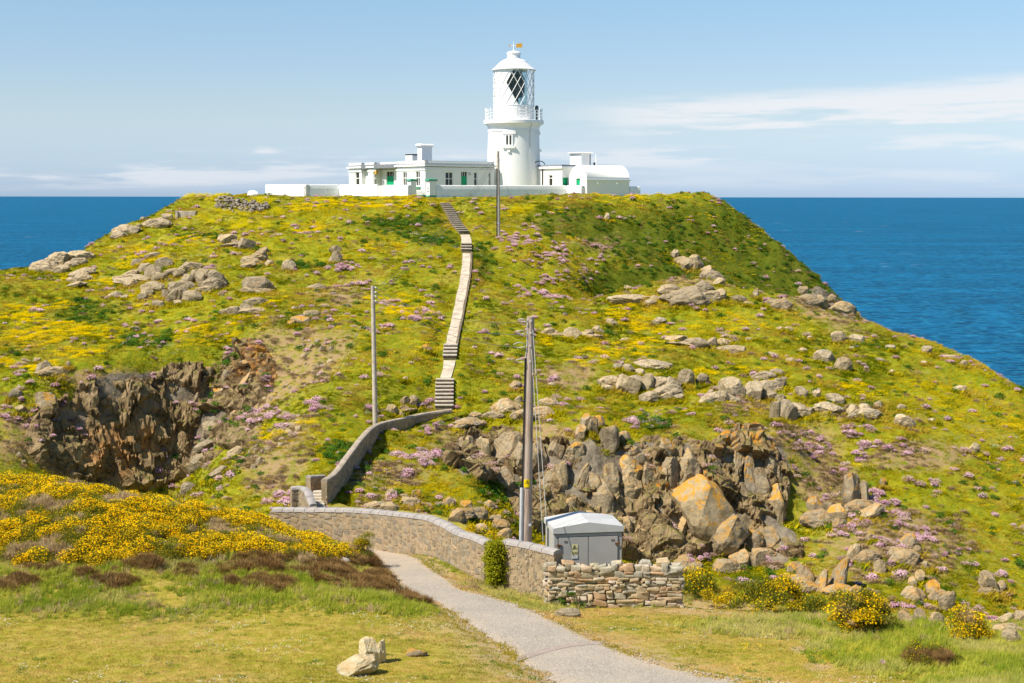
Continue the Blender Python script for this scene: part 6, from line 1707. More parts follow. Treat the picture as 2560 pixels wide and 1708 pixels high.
def facade(parent, name, a, b, z0, z1, openings, mat, depth=.16):
    """wall face from a to b (seen with a on the left) with real openings: (t0, t1, z0, z1) in metres"""
    u = (b - a); L = u.length; u.normalize(); n = Vector((u.y, -u.x, 0))     # outward to the viewer
    xs = sorted({0, L, *[o[0] for o in openings], *[o[1] for o in openings]}); zs = sorted({z0, z1, *[o[2] for o in openings], *[o[3] for o in openings]})
    V = []; F = []
    def q(*p):
        b_ = len(V); V.extend([tuple(a + u * x + n * d + Vector((0, 0, z))) for x, d, z in p]); F.append(tuple(range(b_, b_ + len(p))))
    for i in range(len(xs) - 1):
        for j in range(len(zs) - 1):
            cx, cz = (xs[i] + xs[i + 1]) / 2, (zs[j] + zs[j + 1]) / 2
            if any(o[0] < cx < o[1] and o[2] < cz < o[3] for o in openings): continue
            q((xs[i], 0, zs[j]), (xs[i + 1], 0, zs[j]), (xs[i + 1], 0, zs[j + 1]), (xs[i], 0, zs[j + 1]))
    for o in openings:
        x0, x1, h0, h1 = o[:4]
        q((x0, 0, h0), (x0, -depth, h0), (x0, -depth, h1), (x0, 0, h1)); q((x1, -depth, h0), (x1, 0, h0), (x1, 0, h1), (x1, -depth, h1))
        q((x0, 0, h1), (x0, -depth, h1), (x1, -depth, h1), (x1, 0, h1)); q((x0, -depth, h0), (x0, 0, h0), (x1, 0, h0), (x1, -depth, h0))
    off = parent.location if parent else Vector()
    V = [tuple(Vector(v) - off) for v in V]
    return obj(name, pydata(name, V, F), mat, parent), (a - off, u, n, depth)


def rect(fr, x0, x1, z0, z1, d0, d1):
    a, u, n, _ = fr; mb = MB(); P = lambda x, d, z: tuple(a + u * x + n * d + Vector((0, 0, z)))
    return mb.add([P(x0, d0, z0), P(x1, d0, z0), P(x1, d0, z1), P(x0, d0, z1), P(x0, d1, z0), P(x1, d1, z0), P(x1, d1, z1), P(x0, d1, z1)], [(0, 1, 2, 3), (7, 6, 5, 4), (0, 4, 5, 1), (1, 5, 6, 2), (2, 6, 7, 3), (3, 7, 4, 0)])


def window(parent, fr, x0, x1, z0, z1, cols=2, bar=.42, sill=True):
    D_ = fr[3]; f = .06
    mb = rect(fr, x0, x0 + f, z0, z1, -D_ + .01, -D_ + .07)
    for m2 in (rect(fr, x1 - f, x1, z0, z1, -D_ + .01, -D_ + .07), rect(fr, x0 + f, x1 - f, z0, z0 + f, -D_ + .01, -D_ + .07), rect(fr, x0 + f, x1 - f, z1 - f, z1, -D_ + .01, -D_ + .07)): mb.add(m2.v, m2.f)
    w = mb.obj('window', M['white'], parent)
    zb = z1 - (z1 - z0) * bar; g = .035
    rect(fr, x0 + f, x1 - f, zb - g, zb + g, -D_ + .01, -D_ + .065).obj('transom', M['white'], w)
    for c in range(cols):
        a = x0 + f + (x1 - x0 - 2 * f) * c / cols; b = x0 + f + (x1 - x0 - 2 * f) * (c + 1) / cols
        rect(fr, a, b, z0 + f, zb - g, -D_ - .02, -D_ + .03).obj('pane', M['dark_glass'], w); rect(fr, a, b, zb + g, z1 - f, -D_ - .02, -D_ + .03).obj('pane', M['dark_glass'], w)
        if c: rect(fr, a - .03, a + .03, z0 + f, z1 - f, -D_ + .008, -D_ + .08).obj('mullion', M['white'], w)
    if sill: rect(fr, x0 - .08, x1 + .08, z0 - .10, z0 - .003, -.1, .09).obj('sill', M['white'], w)
    return w


def door(parent, fr, x0, x1, z0, z1, light=True, mat=None):
    D_ = fr[3]; zt = z0 + (z1 - z0) * (.74 if light else 1)
    d = rect(fr, x0, x1, z0, zt, -D_ - .03, -D_ + .03).obj('door', mat or M['green'], parent)
    if light:
        rect(fr, x0, x1, zt, z1, -D_ - .03, -D_ + .02).obj('fanlight', M['dark_glass'], d); rect(fr, x0, x1, zt - .03, zt + .03, -D_ + .021, -D_ + .05).obj('transom', mat or M['green'], d)
        for k in (1, 2): xx = x0 + (x1 - x0) * k / 3; rect(fr, xx - .02, xx + .02, zt + .03, z1, -D_ + .021, -D_ + .04).obj('glazing_bar', M['white'], d)
    rect(fr, x0 + (x1 - x0) * .12, x0 + (x1 - x0) * .88, z0 + .15, z0 + (zt - z0) * .45, -D_ + .031, -D_ + .045).obj('panel', mat or M['green'], d)
    return d


# ---- keepers' cottage
C0 = corner(1063.6, 144.0)
zt = H(401.5, C0); zc1 = H(415.5, C0); zc0 = H(423, C0)          # parapet top, cornice
ck = empty('keepers_cottage', C0, 'flat roofed white cottage with green doors left of the tower', 'building')
A1 = along(C0, uL, 992)                 # end of the nearest left block
def strip(name, pts, z0, z1, out=0.0, mat=None, par=ck):
    """parapet or cornice band following a chain of corners"""
    o = par.location; mb = MB(); P = [Vector((p.x, p.y, 0)) - Vector((o.x, o.y, 0)) for p in pts]
    for i in range(len(P) - 1):
        u = (P[i + 1] - P[i]).normalized(); n = Vector((u.y, -u.x, 0))
        q = [P[i] - n * .30, P[i + 1] - n * .30, P[i + 1] + n * out + u * out, P[i] + n * out - u * out]
        mb.prism([(v.x, v.y) for v in q], z0, z1)
    return mb.obj(name, mat or M['white'], par)


# left faces run back from the corner in steps: block, door recess, block, slot, block
back = uR * 1.0
B3a, B3b = A1, C0
D1 = A1 + back * 1.1                                    # recess with the door
D0 = along(D1, uL, 951.5)
B2b = D0 - back * 0.75; B2a = along(B2b, uL, 921)
S0 = B2a + back * .55; S1 = along(S0, uL, 913.5)
B1b = S1 - back * .45; B1a = along(B1b, uL, 873)
E1 = along(C0, uR, 1236)                                # far end of the right face
def op(a, b, px0, px1, py0, py1):
    u = (b - a).normalized(); P0 = along(a, u, px0); P1 = along(a, u, px1); return ((P0 - a).length, (P1 - a).length, H(py1, P0), H(py0, P0))
def face(a, b, wins=(), doors=()):
    os_ = [op(a, b, *w[:4]) for w in wins] + [op(a, b, *d[:4]) for d in doors]
    o, fr = facade(ck, 'wall', a, b, -.3, zc1, os_, M['white'])
    for w, s in zip(wins, os_): window(ck, fr, *s[:4], cols=w[4])
    for d, s in zip(doors, os_[len(wins):]): door(ck, fr, *s[:4])
    return fr
face(B1a, B1b, [(889, 899, 431, 468, 1)]); face(B1b, S1); face(S1, S0); face(S0, B2a)
fr2 = face(B2a, B2b, [(933.5, 940.5, 431, 468, 1)]); face(B2b, D0); face(D0, D1, (), [(966, 985, 430, 477)])
face(D1, B3a); fr3 = face(B3a, B3b, [(1007.5, 1017.5, 431, 466, 2), (1039, 1050, 429.5, 466, 2)])
fr4 = face(C0, E1, [(1114, 1133, 430.5, 470, 2), (1185.5, 1193.5, 431, 470, 1), (1222, 1227, 432, 470, 1)], [(1153, 1168, 430, 474)])
chain = [B1a, B1b, S1, S0, B2a, B2b, D0, D1, B3a, C0, E1]
strip('parapet', chain, zc1, zt, 0.0); strip('cornice', chain, zc1 - .02, zc1 + .16, .20); strip('string_course', chain, zc0 - .12, zc0 + .02, .07)
o = ck.location; poly = [(p.x - o.x, p.y - o.y) for p in [B1a, B3a, C0, E1, E1 + uL * 9, B1a + uR * 8]]
MB().prism(poly, zc1 - .1, zt - .25).obj('flat_roof', M['grey_roof'], ck)
for a, b in ((E1, E1 + uL * 9), (B1a + uR * 8, B1a)): facade(ck, 'wall', a, b, -.3, zt, [], M['white'])
# green sill board and lamps
rect(fr3, fr3[1].length * 0 + op(B3a, B3b, 1041, 1052, 466, 470)[0], op(B3a, B3b, 1041, 1052, 466, 470)[1], H(471, C0), H(467, C0), .01, .16).obj('sill_board', M['green_pale'], ck)
lp = op(B2a, B2b, 941, 944, 428, 436); mb = rect(fr2, lp[0], lp[1] + .1, lp[2], lp[3], 0.0, .22); mb.obj('wall_lamp', M['brass'], ck)
lp = op(C0, E1, 1172, 1175, 432, 438); rect(fr4, lp[0], lp[1], lp[2], lp[3], .0, .15).obj('wall_lamp', M['steel'], ck)
def roof_block(par, name, px0, pxm, px1, Y, py0, py1, cap=None, capm=None, mat=None, chamfer=True, ov=.18, ct=.22):
    c = corner(pxm, Y); a = along(c, uL, px0); b = along(c, uR, px1); d = a + (b - c); o = par.location
    pl = [(p.x - o.x, p.y - o.y) for p in (a, c, b, d)]; z0, z1 = H(py1, c) - .5, H(py0, c)
    part = MB().prism(pl, z0, z1).obj(name, mat or M['white'], par)
    if cap is not None:
        cx = sum(p[0] for p in pl) / 4; cy = sum(p[1] for p in pl) / 4
        sc2 = lambda s: [(cx + (p[0] - cx) * s, cy + (p[1] - cy) * s) for p in pl]
        w_ = math.hypot(pl[0][0] - cx, pl[0][1] - cy); s_ = 1 + ov / w_
        mb = MB()
        for s1, s2, a0, a1 in ((1.0, s_, z1 + .003, z1 + ct * .5), (s_, s_ * .8 if chamfer else s_, z1 + ct * .5, z1 + ct)):
            P1, P2 = sc2(s1), sc2(s2); mb.add([(x, y, a0) for x, y in P1] + [(x, y, a1) for x, y in P2], [(3, 2, 1, 0), (4, 5, 6, 7)] + [(i, (i + 1) % 4, 4 + (i + 1) % 4, 4 + i) for i in range(4)])
        mb.obj('cap', capm or M['white'], part)
    return part
roof_block(ck, 'chimney', 1044.5, 1055, 1080.5, 147.5, 368, 402, cap=1, ov=.28, ct=.34)
roof_block(ck, 'tank_housing', 1015, 1031, 1046, 148.5, 389, 402, cap=1, capm=M['black'], ov=.05, ct=.14, chamfer=False)

# ---- flat roofed engine house right of the tower
F0 = corner(1405, 147.5); F1 = along(F0, uL, 1342); F2 = along(F0, uR, 1440)
en = empty('engine_house', F0, 'low flat roofed white building between tower and round roofed store', 'building')
zt2 = H(413, F0); zb2 = H(421, F0)
def op2(a, b, *q): return op(a, b, *q)
os_ = [op(F1, F0, 1371, 1381, 438, 475)]
ow, fr5 = facade(en, 'wall', F1, F0, -.3, zb2, os_, M['white']); window(en, fr5, *os_[0][:4], cols=1, bar=.2, sill=False)
os_ = [op(F0, F2, 1406.5, 1421, 444, 475)]
ow, fr6 = facade(en, 'wall', F0, F2, -.3, zb2, os_, M['white']); door(en, fr6, *os_[0][:4], light=False)
strip('roof_edge', [F1, F0, F2], zb2, zt2 - .12, .18, M['white'], en); strip('flashing', [F1, F0, F2], zt2 - .118, zt2 + .06, -.02, M['grey_roof'], en)
o = en.location; MB().prism([(p.x - o.x, p.y - o.y) for p in (F1, F0, F2, F2 + uL * 6, F1 + uR * 3)], zb2, zt2 - .13).obj('flat_roof', M['grey_roof'], en)
p = along(F0, uL, 1357.5); dpp = (p - F0) - uR * .1
MB().tube([(dpp.x, dpp.y, 0), (dpp.x, dpp.y, zb2)], .06, 6).obj('drainpipe', M['black'], en)
pp = along(F0, uL, 1351) - F0
MB().tube([(pp.x + .55 * math.cos(t_) - .1, pp.y, zt2 + .1 + .38 * math.sin(t_)) for t_ in np.linspace(0, math.pi, 10)], .05, 6).obj('vent_pipe', M['black'], en)
th_ = roof_block(en, 'tank_tower', 1424.5, 1452.5, 1476, 149.5, 384, 415, cap=1, ov=.42, ct=.14, chamfer=True)
roof_block(en, 'tank_shutter', 1472.5, 1474, 1476.4, 149.3, 385.5, 412, mat=M['grey_roof'])
ap = corner(1489, 150) - F0
MB().tube([(ap.x, ap.y, 0), (ap.x, ap.y, H(384, corner(1489, 150)))], .035, 5).obj('aerial', M['white'], en)

# ---- barrel roofed store
G0 = corner(1467, 145.3); G1 = along(G0, uL, 1422.5); G2 = along(G0, uR, 1573)
st_ = empty('round_roofed_store', G0, 'white store with a barrel roof and small green door', 'building')
ze = H(449, G0); ztop = H(413.5, (G0 + G1) / 2)
wv = G1 - G0; wl_ = wv.length; wu = wv.normalized(); lv = G2 - G0
os_ = [op(G1, G0, 1440, 1450, 446, 475)]
ow, fr7 = facade(st_, 'wall', G1, G0, -.3, ze, [], M['white'], .12)
ow.data.clear_geometry()
N = 20; arc = [(wl_ / 2 - wl_ / 2 * math.cos(math.pi * i / N), ze + (ztop - ze) * math.sin(math.pi * i / N)) for i in range(N + 1)]
def gp(s, z, d=0.0): v = wu * s + lv.normalized() * d; return (v.x, v.y, z)
# gable with a real door opening
d0, d1, hz0, hz1 = wl_ - os_[0][1], wl_ - os_[0][0], os_[0][2], os_[0][3]
xs = sorted({0, wl_, d0, d1, *[a[0] for a in arc]}); V = []; F = []
zf = lambda x: np.interp(x, [a[0] for a in arc], [a[1] for a in arc])
for i in range(len(xs) - 1):
    x0, x1 = xs[i], xs[i + 1]; inn = d0 - 1e-6 < (x0 + x1) / 2 < d1 + 1e-6
    for z0, z1a, z1b in ([(-.3, hz0, hz0), (hz1, zf(x0), zf(x1))] if inn else [(-.3, zf(x0), zf(x1))]):
        b = len(V); V += [gp(x0, z0), gp(x1, z0), gp(x1, z1b), gp(x0, z1a)]; F.append((b, b + 1, b + 2, b + 3))
for x in (d0, d1):
    b = len(V); V += [gp(x, hz0), gp(x, hz0, .15), gp(x, hz1, .15), gp(x, hz1)]; F.append((b, b + 1, b + 2, b + 3))
b = len(V); V += [gp(d0, hz1), gp(d1, hz1), gp(d1, hz1, .15), gp(d0, hz1, .15)]; F.append((b, b + 1, b + 2, b + 3))
bpy.data.objects.remove(ow)
obj('gable_wall', pydata('gable_wall', V, F), M['white'], st_)
b = MB().add([gp(d0, hz0, .13), gp(d1, hz0, .13), gp(d1, hz1, .13), gp(d0, hz1, .13)], [(0, 1, 2, 3)]); b.add([gp(d0, hz0, .17), gp(d1, hz0, .17), gp(d1, hz1, .17), gp(d0, hz1, .17)], [(3, 2, 1, 0)]); b.obj('door', M['green'], st_)
facade(st_, 'wall', G0, G2, -.3, ze - .1, [], M['white'])
facade(st_, 'wall', G2, G2 + wv, -.3, ze, [], M['white'])
LL = lv.length
V = [gp(a[0], a[1] + .02, d) for d in (.0, LL) for a in arc]; n_ = N + 1
F = [(i, i + 1, n_ + i + 1, n_ + i) for i in range(N)] + [tuple(range(2 * n_ - 1, n_ - 1, -1))]
rf = pydata('barrel_roof', V, F); rf.polygons.foreach_set('use_smooth', [len(q.vertices) == 4 for q in rf.polygons]); obj('barrel_roof', rf, M['white_roof'], st_)
strip('eaves_band', [G0, G2], ze - .12, ze + .02, .10, M['white'], st_)
sv = lv.normalized() * (LL * .38) + wu * wl_ * .5
MB().lathe([(.10, ztop), (.10, ztop + .22), (.17, ztop + .23), (.05, ztop + .34)], 8, sv.x, sv.y).obj('roof_vent', M['black'], st_)
for px in (1490.5, 1539):
    q = along(G0, uR, px) - G0 - Vector((uR.y, -uR.x, 0)) * -.01; n = Vector((uR.y, -uR.x, 0))
    c = q + n * .06; MB().box(c.x - .13, c.x + .13, c.y - .05, c.y + .05, ze - .42, ze - .28).obj('vent_grille', M['white_old'], st_)

# ---- yard wall: zigzag of lit and shaded runs with a rounded coping, gate piers
def yard(label, pts, mats=None, h_py=466):
    P = pts; root = empty('yard_wall', P[0], label, 'wall')
    for i in range(len(P) - 1):
        a, b = P[i] - P[0], P[i + 1] - P[0]; u = (b - a).normalized(); n = Vector((u.y, -u.x, 0)); h0 = H(h_py, P[i]); h1 = H(h_py, P[i + 1]); tk = .42
        V = []
        for c, h in ((a, h0), (b, h1)):
            for d, z in ((0, -.5), (0, h - .12), (-.05, h - .03), (-tk / 2, h), (-tk + .05, h - .03), (-tk, h - .12), (-tk, -.5)): q = c + n * d; V.append((q.x, q.y, z))
        F = [(k, k + 1, 8 + k, 7 + k) for k in range(6)] + [tuple(range(6, -1, -1)), tuple(range(7, 14))]
        MB().add(V, F).obj('wall_run', M['white_old'], root, angle=30)
    return root


w_a = corner(664, 148.5); w_b = along(w_a, -uL, 765); w_c = along(w_b, uR, 848); w_d = along(w_c, -uL, 942)
yard('lichen stained left end of the white yard wall', [w_a, w_b, w_c, w_d], h_py=462)
w_e = along(w_d, -uL, 957); w_f = along(w_e, -uL, 1020)
gt_ = empty('yard_gate', w_d, 'white slatted gate set in the left run of the yard wall', 'gate')
for k in range(6):
    a = (w_e - w_d) * ((k + .5) / 6); MB().box(a.x - .09, a.x + .09, a.y - .04, a.y + .04, -.3, H(464.5, w_d)).obj('slat', M['white'], gt_)
for z in (.1, H(469, w_d)):
    MB().tube([(0, .08, z), ((w_e - w_d).x, (w_e - w_d).y + .08, z)], .05, 4).obj('rail', M['white'], gt_)
yard('short run of white yard wall between slatted gate and piers', [w_e, w_f], h_py=463)
def pier(label, px0, pxm, px1, Y, py_cap0, py_cap1, py_b0, py_b1):
    c = corner(pxm, Y); a = along(c, uL, px0); b = along(c, uR, px1); d = a + (b - c); t = empty('gate_pier', c, label, 'gate pier', 'green capped gate piers')
    pl = [(p.x - c.x, p.y - c.y) for p in (a, c, b, d)]; cx = sum(p[0] for p in pl) / 4; cy = sum(p[1] for p in pl) / 4
    s2 = lambda s: [(cx + (p[0] - cx) * s, cy + (p[1] - cy) * s) for p in pl]
    zc = H(py_cap1, c); zb = H(py_b0, c)
    MB().prism(pl, zb, zc - .1).obj('shaft', M['white'], t); MB().prism(s2(1.10), zc - .098, zc).obj('neck', M['white'], t)
    mb = MB(); mb.prism(s2(1.34), zc + .002, zc + .14); P1 = s2(1.34); mb.add([(x, y, zc + .14) for x, y in P1] + [(cx, cy, H(py_cap0, c))], [(0, 1, 4), (1, 2, 4), (2, 3, 4), (3, 0, 4)]); mb.obj('cap', M['green_pale'], t)
    MB().prism(s2(1.10), zb - 1.2, zb - .002).obj('plinth', M['green_pale'], t)
    return t, c
pier('left green capped gate pier at the top of the stairs', 1019.5, 1027.5, 1041, 140.0, 446.5, 453, 487, 493)
pr_, pc_ = pier('right green capped gate pier at the top of the stairs', 1065.5, 1074, 1090, 137.0, 446, 452.5, 489, 496)
# small black ring on the right pier
q = Vector((uL.x, uL.y, 0)); cc = along(pc_, uL, 1070.0) - pc_ - uR * .02
MB().tube([(cc.x + q.x * .13 * math.cos(t_), cc.y + q.y * .13 * math.cos(t_), H(475, pc_) + .17 * math.sin(t_)) for t_ in np.linspace(R(50), R(310), 9)], .03, 5).obj('ring', M['black'], pr_)
w_g = along(pc_, uR, 1091); w_h = along(w_g, uR, 1416); w_i = along(w_h, -uL, 1454); w_j = along(w_i, uR, 1467)
yard('long shaded white yard wall right of the gate piers', [w_g, w_h, w_i, w_j], h_py=463.5)
# gate threshold between the piers: white panel over a green plinth
g_a = along(corner(1041, 141.5), uR, 1041); g_b = along(g_a, Vector((1, .02, 0)), 1066)
tg = empty('yard_gate', g_a, 'white panel with green foot between the two gate piers', 'gate')
v = g_b - g_a
MB().box(0, v.x, .0, .08, H(488, g_a), H(478, g_a)).obj('panel', M['white'], tg); MB().box(0, v.x, -.02, .10, H(496, g_a), H(488, g_a) - .003).obj('foot_board', M['green_pale'], tg)
w_k = along(G2, uR, 1574.5); w_l = along(w_k, uR, 1601)
yard('stub of white yard wall right of the round roofed store', [w_k, w_l], h_py=466)

# ---------------------------------------------------------------- poles, wires, cabinet
def pole(name, label, px_top, py_top, px_bot, py_bot, Y, r_top, r_bot, mat, dig=.6):
    b = at(px_bot, py_bot, Y); t = at(px_top, py_top, Y); g = min(float(FA(b[0], b[1])) if Y < 57 else float(FI(b[0], b[1])), b[2])
    root = empty(name, (b[0], b[1], g), label, 'utility pole', 'wooden poles up the hill'); o = np.array([b[0], b[1], g])
    n = 7; pts = [b + (t - b) * i / (n - 1) - o for i in range(n)]; pts[0] = pts[0] - np.array([0, 0, b[2] - g + dig])
    MB().tube([tuple(p) for p in pts], [r_bot + (r_top - r_bot) * i / (n - 1) for i in range(n)], 14).obj('shaft', mat, root, angle=40)
    return root, b - o, t - o, o


pA, bA, tA, oA = pole('utility_pole', 'thick brown wooden pole with a yellow sign beside the cabinet', 1326.5, 792, 1317, 1365, 50.6, .14, .175, M['wood'])
sA = 50.6 / FPX
def PA(px, py, dy=0.0): return tuple(at(px, py, 50.6 + dy) - oA)
MB().tube([PA(1313.5, 895, -.1), PA(1311, 1000, -.1), PA(1306, 1222, -.1)], .03, 8).obj('black_cable', M['black'], pA)
MB().tube([PA(1314, 893, -.1), PA(1318, 862, -.12), PA(1319, 800, -.12)], .018, 6).obj('tail_wire', M['steel'], pA)
c = MB().tube([PA(1304.5, 1220, -.1), PA(1302, 1375, -.1)], .068, 10).obj('steel_conduit', M['steel'], pA)
MB().tube([PA(1309, 1220, -.1), PA(1307.5, 1375, -.1)], .02, 6).obj('earth_wire', M['wire'], pA)
for i, (px, py, w_, h_) in enumerate(((1305, 801, 22, 4), (1301, 831, 24, 4.5), (1298, 863, 28, 6.5), (1300, 902, 22, 4))):
    pts = [PA(px + w_ / 2 * math.cos(t_) * 1.0, py - h_ * math.sin(t_), -.1 - .15 * math.sin(t_)) for t_ in np.linspace(0, 2 * math.pi, 17)]
    MB().tube(pts, .012, 5).obj('wire_loop', M['steel'], pA)
    q = PA(1327 - i * .6, py + 2, -.16)
    MB().box(q[0] - .03, q[0] + .03, q[1] - .03, q[1] + .05, q[2] - .03, q[2] + .03).obj('bolt', M['steel'], pA)
MB().box(*[v for p in ((PA(1321, 1309, -.19)[0] - .0, PA(1328, 1309)[0]), (PA(1321, 1309, -.19)[1], PA(1321, 1309, -.12)[1]), (PA(1321, 1313)[2], PA(1321, 1308)[2])) for v in p]).obj('number_tag', M['steel'], pA)
# yellow warning plate bent round the pole
M['sign_y'] = mat_plain('sign_yellow', (.80, .58, .005), .5, .04, 4); M['sign_p'] = mat_plain('sign_faded_yellow', (.72, .66, .36), .5, .05, 4); M['sign_w'] = mat_plain('sign_white', (.72, .70, .70), .5, .05, 4); M['ink'] = mat_plain('sign_ink', (.03, .028, .01), .6, .05, 4)


def warning(parent, cx, cy, cz, w, h, plate_mat, foot=None, curve=0.0, depth=.0):
    """hazard plate facing the camera side (-y): triangle with bolt and fallen figure, rows of small print"""
    def P(u, v, d): return (cx + u, cy + curve * u * u * 4 - d, cz + v)
    def sheet(pts, d, name, mat, par):
        n = len(pts); return MB().add([P(u, v, d) for u, v in pts] + [P(u, v, d - .004) for u, v in pts], [tuple(range(n)), tuple(range(2 * n - 1, n - 1, -1))] + [(i, n + i, n + (i + 1) % n, (i + 1) % n) for i in range(n)]).obj(name, mat, par)
    N = 6; V = [P(-w / 2 + w * i / N, v, d) for d in (0, -.01) for v in (-h / 2, h / 2) for i in range(N + 1)]; n1 = N + 1
    F = [(i, i + 1, n1 + i + 1, n1 + i) for i in range(N)] + [(2 * n1 + i, 3 * n1 + i, 3 * n1 + i + 1, 2 * n1 + i + 1) for i in range(N)]
    pl = MB().add(V, F).obj('warning_sign', plate_mat, parent)
    s = w * .40; y0 = h / 2 - s * 2.0 if h > w * 1.2 else -s * .55; e = s * .13
    A_, B_, C_ = (-s, y0), (s, y0), (0, y0 + s * 1.75); a_, b_, c_ = (-s + e * 1.9, y0 + e), (s - e * 1.9, y0 + e), (0, y0 + s * 1.75 - e * 2.1)
    for q in ((A_, B_, b_, a_), (B_, C_, c_, b_), (C_, A_, a_, c_)): sheet(q, .006, 'triangle_border', M['ink'], pl)
    sheet([(-.03 * s, y0 + 1.35 * s), (.10 * s, y0 + 1.35 * s), (.03 * s, y0 + 1.02 * s), (.10 * s, y0 + 1.02 * s), (-.03 * s, y0 + .62 * s), (0, y0 + .92 * s), (-.10 * s, y0 + .92 * s)], .006, 'bolt_symbol', M['ink'], pl)
    sheet([(-.36 * s, y0 + .2 * s), (-.26 * s, y0 + .2 * s), (-.16 * s, y0 + .40 * s), (.18 * s, y0 + .42 * s), (.24 * s, y0 + .22 * s), (.33 * s, y0 + .22 * s), (.30 * s, y0 + .50 * s), (.36 * s, y0 + .62 * s), (.24 * s, y0 + .66 * s), (-.18 * s, y0 + .55 * s)], .006, 'figure_symbol', M['ink'], pl)
    return pl, P, sheet


q = PA(1317.5, 1209, -.185)
pl, P_, sh = warning(pA, q[0], q[1], q[2], .215, .29, M['sign_y'], curve=.8)
for k in range(2): sh([(-.08, -.105 - k * .022), (.08, -.105 - k * .022), (.08, -.095 - k * .022), (-.08, -.095 - k * .022)], .006, 'print_line', M['ink'], pl)

pB, bB, tB, oB = pole('utility_pole', 'grey wooden pole standing above the climbing stone wall', 932, 715, 938, 1047, 75.4, .105, .135, M['wood_grey'])
for k, dy in enumerate((2, 14, 24, 36)):
    p = at(937, 716 + dy, 75.3) - oB; p2 = at(944, 722 + dy, 75.3) - oB
    MB().tube([tuple(p), tuple((p + p2) / 2 + np.array([0, -.1, .05])), tuple(p2)], .03, 5).obj('insulator', M['steel'], pB)
MB().tube([tuple(at(930, 790, 75.45) - oB), tuple(at(904, 740 + 130, 76.5) - oB)], .012, 4)
base = ground_hit(937, 1050)
pC, bC, tC, oC = pole('utility_pole', 'tall grey wooden pole in front of the lighthouse tower', 1245, 378, 1246, 597, 117.5, .12, .15, M['wood_grey'])
MB().tube([tuple(at(1241.8, 420, 117.35) - oC), tuple(at(1242, 597, 117.35) - oC)], .03, 5).obj('black_cable', M['black'], pC)
MB().lathe([(.16, at(1245, 560, 117.5)[2] - oC[2]), (.16, at(1245, 557, 117.5)[2] - oC[2])], 10).obj('band', M['steel'], pC)
# concrete pad of pole B
# stays and line wires
def wire(name, label, a, b, r, sag, mat, cat='wire', group=None, n=14, bead=None):
    a = np.array(a); b = np.array(b); pts = []
    for i in range(n):
        t = i / (n - 1); p = a + (b - a) * t; p[2] -= sag * 4 * t * (1 - t); pts.append(tuple(p - a))
    root = empty(name, a, label, cat, group)
    MB().tube(pts, r, 5).obj('strand', mat, root)
    for t in (bead or ()):
        p = (b - a) * t; d = (b - a) / np.linalg.norm(b - a) * .09; MB().tube([tuple(p - d), tuple(p), tuple(p + d)], [.02, .045, .02], 7).obj('stay_insulator', M['wood'], root)
    return root


wire('stay_wire', 'outer white stay wire from the thick pole down beside the cabinet', at(1332, 822, 50.5), at(1366, 1300, 49.3), .011, 0.0, M['wire'], 'stay wire', bead=(.235,))
wire('stay_wire', 'inner white stay wire from the thick pole down to the wall', at(1327.5, 852, 50.5), at(1358, 1352, 49.6), .011, 0.0, M['wire'], 'stay wire', bead=(.17,))
for (nm, pa, pb) in (('upper', (1316, 806, 50.6), (938, 724, 75.3)), ('middle', (1315, 838, 50.6), (938, 736, 75.3)), ('lower', (1313, 870, 50.6), (938, 750, 75.3))):
    pass
for i, nm in enumerate(('top', 'second', 'third')):
    wire('line_wire', '%s thin wire between the thick pole and the grey pole above the wall' % nm, at(1316 - i, 806 + 32 * i, 50.6), at(941, 722 + 11 * i, 75.3), .009, .55, M['sky_wire'], 'wire')
    wire('line_wire', '%s thin wire between the grey pole and the pole before the tower' % nm, at(941, 722 + 11 * i, 75.3), at(1245, 386 + 8 * i, 117.4), .010, .7, M['sky_wire'], 'wire')
    wire('line_wire', '%s thin wire from the pole before the tower to the cottage' % nm, at(1243, 384 + 8 * i, 117.5), at(1196 + 12 * i, 425, 151.0 + i), .010, .25, M['sky_wire'], 'wire')
wire('stay_wire', 'thin dark stay wire right of the pole before the tower', at(1247, 392, 117.5), np.array(ground_hit(1275, 492)), .012, 0.0, M['sky_wire'], 'stay wire', bead=(.25,))
gs = ground_hit(792, 1030); wire('stay_wire', 'thin stay wire slanting left from the grey pole into the slope', at(931, 760, 75.4), gs, .009, 0.0, M['sky_wire'], 'stay wire', bead=(.22, .28))

# ---- grey electricity cabinet
kc = at(1470, 1399, 50.0); kz = float(FA(kc[0], kc[1] + .6))
cab = empty('electricity_cabinet', (kc[0], kc[1], kz), 'grey steel electricity cabinet with hipped lid behind the drystone wall', 'cabinet', rz=R(9))
M['cab'] = mat_plain('cabinet_grey', (.42, .405, .385), .5, .05, 2.0, spec=.3); M['cab_lid_sunlit'] = mat_plain('cabinet_grey_sunlit', (.52, .515, .505), .5, .04, 2.0, spec=.3)  # same paint on both; the lid's paler grey has sunlight painted in
W_, Dk = 1.235, 1.72; zE = at(1470, 1332, 50.0)[2] - kz; zL = at(1470, 1318, 50.0)[2] - kz; zR = zL + .19
MB().box(-W_, W_, 0, Dk, -.2, zE - .02).obj('body', M['cab'], cab)
MB().box(-W_ - .004, W_ + .004, -.004, Dk + .004, zE - .018, zE + .012).obj('lid_gap', M['black'], cab)
x0, x1, y0, y1 = -W_ - .055, W_ + .055, -.06, Dk + .06
